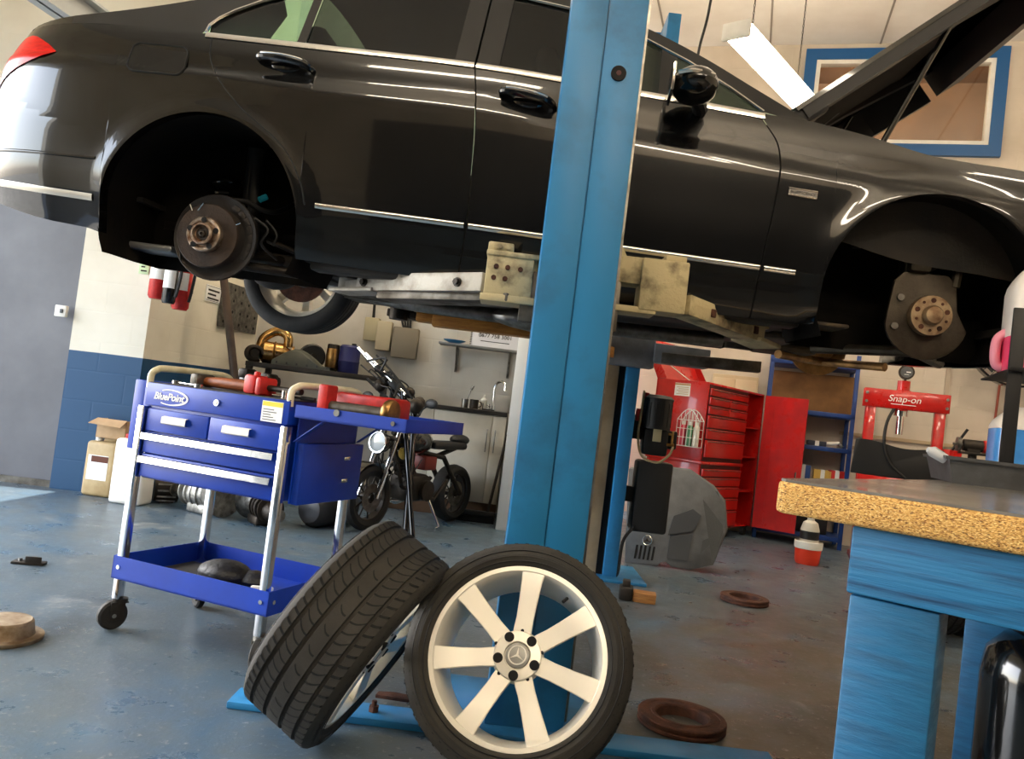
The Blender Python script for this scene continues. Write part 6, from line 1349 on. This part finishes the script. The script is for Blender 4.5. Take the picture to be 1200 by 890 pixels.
m = MB(); m.tube([V((.07*cos(a)*(1-.03*k/3), 0, .075+.055*sin(a))) for k, a in [(k, 2*PI*k/24) for k in range(22)]], [.018+.0007*k for k in range(22)], n=12); m.cyl((0, -.04, .075), (0, .10, .075), .038, n=20); m.build('volute', K['dark_metal'], t); MB().lathe([(.02, 0), (.06, .0), (.062, .03), (.03, .04)], (0, .09, .075), (0, 1, 0), 24).build('compressor', K['cast'], t)
# ---------- gearboxes on the floor ----------
def gearbox(px, py, rz, lab, sc, mt1, mt2):
    p = at_z(px, py, 0); t = thing('gearbox', lab, 'gearbox', (p.x, p.y+.12*sc, 0), rz, 'gearboxes on the floor')
    s = sc; MB().lathe([(.06*s, 0), (.175*s, .0), (.18*s, .015*s), (.17*s, .03*s), (.15*s, .10*s), (.115*s, .18*s), (.10*s, .2*s), (.0, .2*s)], (-.25*s, 0, .182*s), (1, 0, 0), 36).build('bell_housing', mt1, t, angle=45)
    m = MB(); m.tube([V((-.06*s, 0, .17*s)), V((.05*s, 0, .165*s)), V((.18*s, 0, .15*s)), V((.30*s, 0, .14*s))], [.11*s, .12*s, .10*s, .06*s], n=16); [m.lathe([(.10*s, 0), (.126*s, .004), (.126*s, .012), (.10*s, .016)], ((-.02+.07*k)*s, 0, .166*s), (1, 0, 0), 24) for k in range(4)]; m.bb((-.1*s, -.10*s, 0), (.14*s, .08*s, .09*s), bev=.02); m.build('casing', mt2, t, angle=45)
    m = MB(); [m.cyl((-.255*s, .158*s*cos(a), .182*s+.158*s*sin(a)), (-.215*s, .158*s*cos(a), .182*s+.158*s*sin(a)), .014*s, n=8) for a in [2*PI*k/9 for k in range(9)]]; m.build('flange_bolt', K['steel'], t)
    MB().cyl((.29*s, 0, .14*s), (.40*s, 0, .14*s), .03*s, n=14).lathe([(.02*s, 0), (.06*s, 0), (.06*s, .02*s), (.02*s, .02*s)], (.38*s, 0, .14*s), (1, 0, 0), 20).build('output_flange', K['steel'], t)
K['silver_cast'] = mat('silver_cast', (186, 184, 176), .4, .7, col2=(110, 108, 102), scale=16, bump=.3)
gearbox(232, 604, 2.6, 'silver gearbox on the floor seen through the left side of the blue cart', .85, K['silver_cast'], K['silver_cast'])
gearbox(300, 616, -.9, 'darker gearbox on the floor right of the silver gearbox', .75, K['cast'], K['dark_metal'])
p = at_z(188, 590, 0); t = thing('alternator', 'dark alternator on the floor at the left end of the gearboxes', 'alternator', (p.x, p.y+.08, 0), .5)
MB().cyl((-.09, 0, .095), (.08, 0, .095), .09, n=28).bb((-.05, -.05, 0), (.05, .05, .04)).build('body', K['dark_metal'], t); m = MB(); [m.bb((-.07, .09*cos(a)-.006, .095+.09*sin(a)-.006), (.06, .09*cos(a)+.006, .095+.09*sin(a)+.006)) for a in [2*PI*k/12 for k in range(12)] if sin(a) > -.9]; m.build('cooling_fin', K['silver_cast'], t); MB().lathe([(.01, 0), (.05, 0), (.04, .012), (.05, .024), (.01, .024)], (.085, 0, .095), (1, 0, 0), 24).build('pulley', K['steel'], t)
p = at_z(376, 620, 0); t = thing('gas_cylinder', 'dark grey gas cylinder lying on the floor right of the gearboxes', 'gas cylinder', (p.x, p.y+.20, .125), rad(68))
MB().tube([V((-.26, 0, 0)), V((-.25, 0, 0)), V((-.20, 0, 0)), V((.2, 0, 0)), V((.27, 0, 0)), V((.30, 0, 0))], [.05, .09, .125, .125, .08, .035], n=30).build('body', mat('cyl_grey', (70, 70, 72), .35, .4), t); MB().cyl((.3, 0, 0), (.36, 0, 0), .022, n=12).build('valve', K['brass'], t)
m = MB(); 
for k in range(3): m.grid([[V((-.19+.075*k+dx, .1262*cos(a), .1262*sin(a))) for dx in (0, .018)] for a in [rad(50+8*j) for j in range(7)]]); m.grid([[V((-.19+.075*k+dx, .1262*cos(a), .1262*sin(a))) for dx in (0, .05)] for a in [rad(96+3*j) for j in range(4)]])
m.build('lettering', mat('letter_red', (220, 40, 30), .5), t)
# ---------- motorcycle ----------
p = at_z(478, 614, 0); mo_ = thing('motorcycle', 'dark part-dismantled motorcycle standing behind the blue cart', 'motorcycle', (-.66, 6.28, 0), rad(-120)); mo_.scale = (.8, .8, .8)
# local x forward
def tyre_at(x, r, w, nm):
    t = MB().lathe([(r-.09, -w*.4), (r-.05, -w*.5), (r-.015, -w*.38), (r, 0), (r-.015, w*.38), (r-.05, w*.5), (r-.09, w*.4)], (x, 0, r), (0, 1, 0), 48, loop=True).build('wheel', K['rubber'], mo_)
    m = MB().lathe([(r-.10, -.04), (r-.085, -.045), (r-.085, .045), (r-.10, .04)], (x, 0, r), (0, 1, 0), 40, loop=True).cyl((x, -.06, r), (x, .06, r), .035, n=16)
    for k in range(10): a = 2*PI*k/10; m.cyl((x+.03*cos(a), 0, r+.03*sin(a)), (x+(r-.09)*cos(a+.1), 0, r+(r-.09)*sin(a+.1)), .008, n=6)
    m.build('spoke', K['dark_metal'], t)
    MB().lathe([(.05, .05), (.13, .05), (.13, .055), (.05, .055)], (x, 0, r), (0, 1, 0), 32, loop=True).build('brake_disc', K['steel'], t)
tyre_at(.70, .30, .12, 'f'); tyre_at(-.66, .30, .17, 'r')
for y in (-.10, .10): MB().cyl((.70, y, .30), (.45, y, .98), .022, n=12).cyl((.70, y, .30), (.60, y, .55), .029, n=12).build('fork', K['chrome'], mo_)
m = MB(); m.cyl((.50, -.12, .84), (.50, .12, .84), .03, n=10); m.cyl((.46, -.12, .97), (.46, .12, .97), .025, n=10); m.tube([V((.44, 0, .9)), V((.1, .0, .74)), V((-.3, .1, .68)), V((-.66, .11, .30))], .026, n=10); m.tube([V((.44, 0, .9)), V((.1, .0, .74)), V((-.3, -.1, .68)), V((-.66, -.11, .30))], .026, n=10); m.tube([V((.42, 0, .82)), V((.34, .1, .4)), V((-.2, .1, .26)), V((-.4, .1, .45))], .02, n=10); m.tube([V((.42, 0, .82)), V((.34, -.1, .4)), V((-.2, -.1, .26)), V((-.4, -.1, .45))], .02, n=10); m.tube([V((-.3, 0, .68)), V((-.75, 0, .80))], .025, n=10); m.build('frame', K['dark_metal'], mo_)
MB().tube(spline([V((.36, -.38, 1.04)), V((.42, -.26, 1.05)), V((.46, -.1, 1.0)), V((.46, .1, 1.0)), V((.42, .26, 1.05)), V((.36, .38, 1.04))]), .013, n=10).build('handlebar', K['chrome'], mo_)
for s in (-1, 1):
    MB().cyl((.37, s*.30, 1.043), (.345, s*.42, 1.04), .02, n=12).build('grip', K['rubber'], mo_); MB().tube([V((.42, s*.26, 1.05)), V((.46, s*.34, 1.03)), V((.44, s*.42, 1.02))], .007, n=6).build('lever', K['chrome'], mo_)
    MB().tube([V((.42, s*.24, 1.06)), V((.43, s*.30, 1.15)), V((.42, s*.34, 1.19))], .006, n=6).ball((.42, s*.38, 1.21), (.02, .07, .045), 14, 8).build('rear_mirror', K['black_plastic'], mo_)
hl_ = MB().lathe([(.02, -.10), (.06, -.09), (.09, -.03), (.098, .03), (.09, .05)], (.60, 0, .80), (1, 0, .05), 30).build('headlamp', K['black_gloss'], mo_); MB().lathe([(.088, .045), (.098, .05), (.098, .06), (.088, .058)], (.60, 0, .80), (1, 0, .05), 30, loop=True).build('lamp_rim', K['chrome'], hl_); MB().lathe([(.0, .062), (.05, .060), (.089, .048)], (.60, 0, .80), (1, 0, .05), 30, cap=False).build('lens', mat('lamp_lens', (150, 156, 156), .1, coat=1), hl_)
m = MB(); m.ball((.12, 0, .82), (.30, .14, .12), 22, 12); m.build('fuel_tank', K['black_gloss'], mo_)
MB().box((-.42, 0, .80), (.60, .22, .08), bev=.035).ball((-.7, 0, .86), (.14, .09, .06), 14, 8).build('seat', K['black_plastic'], mo_)
m = MB(); m.box((.08, 0, .38), (.36, .26, .26), bev=.05); m.cyl((.16, 0, .48), (.26, 0, .68), .085, n=20); [m.lathe([(.07, 0), (.105, 0), (.105, .008), (.07, .008)], V((.17, 0, .50))+V((.1, 0, .2))*k/6, (.1, 0, .2), 20) for k in range(6)]; m.cyl((.0, -.17, .36), (.0, .17, .36), .10, n=22); m.build('engine', K['dark_metal'], mo_)
MB().tube(spline([V((.26, -.06, .62)), V((.36, -.10, .52)), V((.34, -.14, .30)), V((.1, -.18, .22)), V((-.3, -.20, .28)), V((-.75, -.20, .38))]), [.02]*13+[.024]*6+[.045]*12, n=12).build('exhaust', K['chrome'], mo_)
MB().box((-.1, -.0, .62), (.2, .20, .14), bev=.02).build('air_box', mat('airbox_red', (110, 34, 26), .5), mo_)
MB().ball((.40, .12, .72), (.05, .05, .06), 14, 8).build('reservoir', mat('reservoir_yellow', (206, 176, 84), .4), mo_)
m = MB(); rr = random.Random(5)
for k in range(14): a, b = V((rr.uniform(.1, .5), rr.uniform(-.16, .16), rr.uniform(.65, 1.0))), V((rr.uniform(.2, .62), rr.uniform(-.18, .18), rr.uniform(.35, .8))); m.tube(spline([a, (a+b)/2+V((rr.uniform(-.08, .12), rr.uniform(-.1, .1), rr.uniform(-.05, .08))), b], 5), .006, n=6)
m.build('wiring', K['cable'], mo_); MB().tube([V((-.1, .12, .26)), V((-.12, .26, .02)), V((-.05, .27, .012))], .012, n=8).build('side_stand', K['chrome'], mo_)
fd_ = MB().grid([[V((.70+(.325)*cos(a), y, .30+.325*sin(a))) for y in (-.07, -.03, 0, .03, .07)] for a in [rad(20+8*k) for k in range(16)]]); fd_.build('front_mudguard', K['black_gloss'], mo_)
# spare forks and bars lying across the cart-side shelf area: a chrome fork leg leaning on the motorcycle seat
t = thing('fork_assembly', 'chrome and black fork assembly propped up behind the cart shelf', 'fork assembly', (0, 0, 0))
a0_, a1_ = at_y(486, 482, 6.0), at_y(420, 408, 6.35); dv = (a1_-a0_)
fl0 = V((a0_.x+.07, a0_.y-.22, 0))
MB().tube([fl0, a0_, a0_+dv*.5], .022, n=12).build('lower_leg', K['black_gloss'], t); MB().tube([a0_+dv*.3, a1_], .016, n=12).build('stanchion', K['chrome'], t)
MB().tube([a0_+dv*.25+V((.05, -.05, .0)), a0_+dv*.95+V((.05, -.06, -.02))], .016, n=12).build('second_leg', K['chrome'], t); MB().tube([fl0+V((.06, -.05, 0)), a0_+dv*.3+V((.05, -.05, 0))], .02, n=12).build('lower_leg', K['black_gloss'], t)
m = MB(); rr = random.Random(11)
for k in range(16):
    a, b = a0_+dv*rr.uniform(-.1, .6)+V((rr.uniform(-.06, .1), rr.uniform(-.1, .05), rr.uniform(-.05, .06))), a0_+dv*rr.uniform(.1, .9)+V((rr.uniform(-.08, .14), rr.uniform(-.1, .05), rr.uniform(-.12, .05))); m.tube(spline([a, (a+b)/2+V((rr.uniform(-.06, .1), rr.uniform(-.06, .04), rr.uniform(-.08, .08))), b], 5), rr.choice((.006, .009, .013)), n=6)
m.build('hose', K['cable'], t)
m = MB(); [m.ball(a0_+dv*f_+V((x_, -.04, z_)), r_, 10, 6) for f_, x_, z_, r_ in ((.1, .08, .02, .05), (.3, .10, .0, .045), (.48, -.04, -.05, .05), (.02, .02, .03, .06), (.6, .06, -.06, .04))]; m.build('brake_parts', K['dark_metal'], t)
MB().box(a0_+dv*.62+V((.025, -.03, 0)), (.12, .07, .05), rot=Matrix.Rotation(.6, 3, 'Y'), bev=.012).box(a0_+dv*.35+V((.025, -.03, .01)), (.12, .07, .06), rot=Matrix.Rotation(.6, 3, 'Y'), bev=.012).build('yoke', K['black_plastic'], t)
# ---------- kitchen corner ----------
kx0, kx1, ky0, ky1 = -1.04, J.x+.10, 7.0, 7.58; kz = .955
ks = thing('kitchen_unit', 'white kitchen base unit with two doors under a dark worktop', 'cabinet', (kx0, ky0, 0)); kw = kx1-kx0-.12
K['kwhite'] = mat('unit_white', (206, 200, 186), .45, col2=(190, 182, 164), scale=3)
MB().bb((0, .02, .15), (kw, ky1-ky0, kz-.03), bev=.003).build('carcass', K['kwhite'], ks); MB().bb((0, .07, 0), (kw, .10, .15)).build('plinth', mat('plinth_brown', (92, 66, 42), .6), ks)
dxs = [0, kw*.333, kw*.667, kw]; hx_ = at_y(575, 512, ky0).x-kx0
dxs = [0, hx_-.52, hx_, kw]
for a, b, hs in ((dxs[0], dxs[1], 1), (dxs[1], dxs[2], 1), (dxs[2], dxs[3], -1)):
    d = MB().bb((a+.003, 0, .155), (b-.003, .019, kz-.035), bev=.002).build('door', K['kwhite'], ks); hx2 = (b-.035) if hs > 0 else (a+.035); MB().cyl((hx2, -.025, .60), (hx2, -.025, .80), .006, n=8).cyl((hx2, -.025, .62), (hx2, .0, .62), .005, n=6).cyl((hx2, -.025, .78), (hx2, 0, .78), .005, n=6).build('handle', K['steel'], d)
wt = thing('worktop', 'dark worktop with a sink along the kitchen wall', 'worktop', (kx0, ky0, kz-.029)); MB().bb((-.0, -.02, 0), (kw, ky1-ky0, .036), bev=.004).build('slab', mat('worktop_dark', (42, 38, 34), .35), wt)
tx_ = at_y(577, 476, 7.35).x-kx0; MB().rings([[V((tx_-.2+.4*(i in (1, 2)), .10+.34*(i > 1), .0362)) for i in range(4)], [V((tx_-.18+.36*(i in (1, 2)), .12+.30*(i > 1), .038)) for i in range(4)]]).build('sink', K['steel'], wt)
tp_ = thing('tap', 'chrome gooseneck tap over the dark worktop', 'tap', (kx0+tx_, 7.44, kz+.0075))
MB().tube(spline([V((0, 0, 0)), V((0, 0, .14)), V((.0, 0, .22)), V((.02, -.02, .265)), V((.06, -.06, .28)), V((.095, -.095, .255)), V((.10, -.10, .20))]), .013, n=10).build('spout', K['chrome'], tp_); MB().cyl((0, 0, 0), (0, 0, .05), .024, n=14).cyl((-.02, 0, .04), (-.08, 0, .06), .008, n=8).build('base_lever', K['chrome'], tp_)
def small(name, px, d, mk, m_, lab, cat):
    q = at_y(px, 470, d); return single(name, mk, m_, lab, cat, (q.x, d, kz+.0075), 0, 'things on the kitchen worktop')
small('soap_bottle', 567, 7.30, MB().lathe([(.03, 0), (.033, .01), (.033, .09), (.012, .11), (.012, .14)], n=16), K['white_paint'], 'small pale bottle on the worktop left of the tap', 'bottle')
small('mug', 556, 7.25, MB().lathe([(.035, 0), (.04, .005), (.04, .085), (.036, .085), (.034, .01), (0, .008)], n=20).tube(spline([V((.04, 0, .07)), V((.065, 0, .06)), V((.065, 0, .03)), V((.04, 0, .02))]), .005, n=6), K['dark_metal'], 'dark mug on the worktop', 'mug')
small('brush_pot', 545, 7.3, MB().lathe([(.03, 0), (.032, .08), (.028, .08), (.026, .01), (0, .01)], n=16).cyl((0, 0, .01), (.05, 0, .19), .005, n=6).cyl((.045, 0, .17), (.06, 0, .21), .012, n=8), K['steel'], 'pot with a brush leaning out at the left of the worktop', 'pot')
small('dish_rack', 574, 7.2, MB().bb((-.06, -.04, 0), (.05, .04, .012)).bb((-.06, -.04, .0), (-.055, .04, .06)).bb((.0, -.04, 0), (.005, .04, .06)), K['black_plastic'], 'small black rack on the worktop in front of the tap', 'rack')
# wall shelf, calendar
q0, q1 = at_y(515, 402, 7.45), at_y(612, 411, 7.45); sf2 = thing('wall_shelf', 'thin shelf on two brackets on the kitchen wall', 'shelf', (q0.x, 7.6, q0.z-.01)); L_ = min(q1.x, J.x+.1)-q0.x
MB().bb((0, -.24, 0), (L_, -.001, .02), bev=.003).build('board', mat('shelf_grey', (120, 122, 122), .5), sf2)
for x in (L_*.22, L_*.86): MB().bb((x-.012, -.012, -.24), (x+.012, -.001, 0)).bb((x-.012, -.22, -.012), (x+.012, -.001, 0)).tube([V((x, -.012, -.22)), V((x, -.2, -.012))], .008, n=6).build('bracket', K['steel'], sf2)
single('blue_dish', MB().lathe([(.04, 0), (.10, .025), (.105, .03), (.095, .03), (.04, .008)], n=24), mat('dish_blue', (60, 130, 180), .4), 'shallow blue dish on the left end of the kitchen wall shelf', 'dish', (q0.x+.14, 7.44, q0.z+.0105))
cA, cB = at_y(554, 383, 7.42), at_y(607, 412, 7.42); cwid, chgt = cB.x-cA.x, .22
cal = thing('desk_calendar', 'white spiral desk calendar with a phone number on the kitchen shelf', 'calendar', ((cA.x+cB.x)/2, 7.43, q0.z+.0105)); MB().slab([V((-cwid/2, -.05, 0)), V((cwid/2, -.05, 0)), V((cwid/2, .0, chgt)), V((-cwid/2, .0, chgt))], (0, .004, 0)).slab([V((-cwid/2, .05, 0)), V((cwid/2, .05, 0)), V((cwid/2, .004, chgt)), V((-cwid/2, .004, chgt))], (0, .004, 0)).build('sheet', mat('calendar_sheet', (205, 206, 212), .6), cal)
cb4 = basis((-.0, -.0335, .105), (1, 0, 0), (0, .05, chgt)); MB().add(text_mesh('0877 758 3001', .052, .0005), cb4).bb((-cwid*.3, -.042, .05), (cwid*.3, -.040, .055)).build('phone_number', K['black_gloss'], cal, sharp=False)
m = MB(); [m.tube([V((-cwid/2-.008, -.05+.05*z/chgt-.006, z)), V((-cwid/2+.008, -.05+.05*z/chgt-.008, z+.003))], .004, n=5) for z in [.01+.2*k/11 for k in range(12)]]; m.build('spiral', K['black_plastic'], cal)
# broom
bh = at_z(556, 612, 0); br_ = thing('broom', 'black broom leaning by the kitchen unit beside the white door jamb', 'broom', (bh.x, bh.y, 0)); tpb = at_y(590, 528, bh.y+.12)-V((bh.x, bh.y, 0))
MB().box((0, 0, .075), (.34, .06, .05), bev=.012).build('head', K['black_plastic'], br_); MB().box((0, 0, .026), (.33, .05, .05), bev=.004).build('bristles', mat('bristle', (24, 24, 24), .9, bump=1, bscale=120), br_); MB().cyl((.10, 0, .09), tpb+(tpb-V((.1, 0, .09)))*.25, .013, n=10).build('handle', K['dark_metal'], br_)
# fuse boxes and cables on the kitchen wall
q = at_y(478, 400, 7.55); eb = thing('fuse_box', 'beige fuse boxes on the wall above the motorcycle', 'fuse box', (q.x, 7.595, q.z))
MB().bb((-.14, -.12, -.17), (.10, 0, .12), bev=.01).build('large_box', mat('fuse_beige', (120, 110, 92), .6), eb); MB().bb((-.30, -.10, -.12), (-.16, 0, .16), bev=.01).build('small_box', mat('fuse_pale', (176, 164, 136), .6), eb)
m = MB(); [m.tube(spline([V((-.05+.02*k, -.06, .11)), V((-.09+.03*k, -.03, .25)), V((-.04+.025*k, -.02, .42)), V((-.06+.02*k, -.02, .8))]), .012, n=6) for k in range(4)]; m.build('cable', K['cable'], eb)
q = at_y(436, 385, 7.55); jb = thing('junction_box', 'pale junction box on the wall left of the fuse boxes', 'junction box', (q.x, 7.595, q.z)); MB().bb((-.07, -.09, -.12), (.07, 0, .10), bev=.01).build('box', mat('junction', (170, 160, 128), .6), jb); MB().tube([V((0, -.04, .1)), V((-.02, -.03, .5)), V((-.02, -.02, .9))], .014, n=6).build('cable', K['cable'], jb)
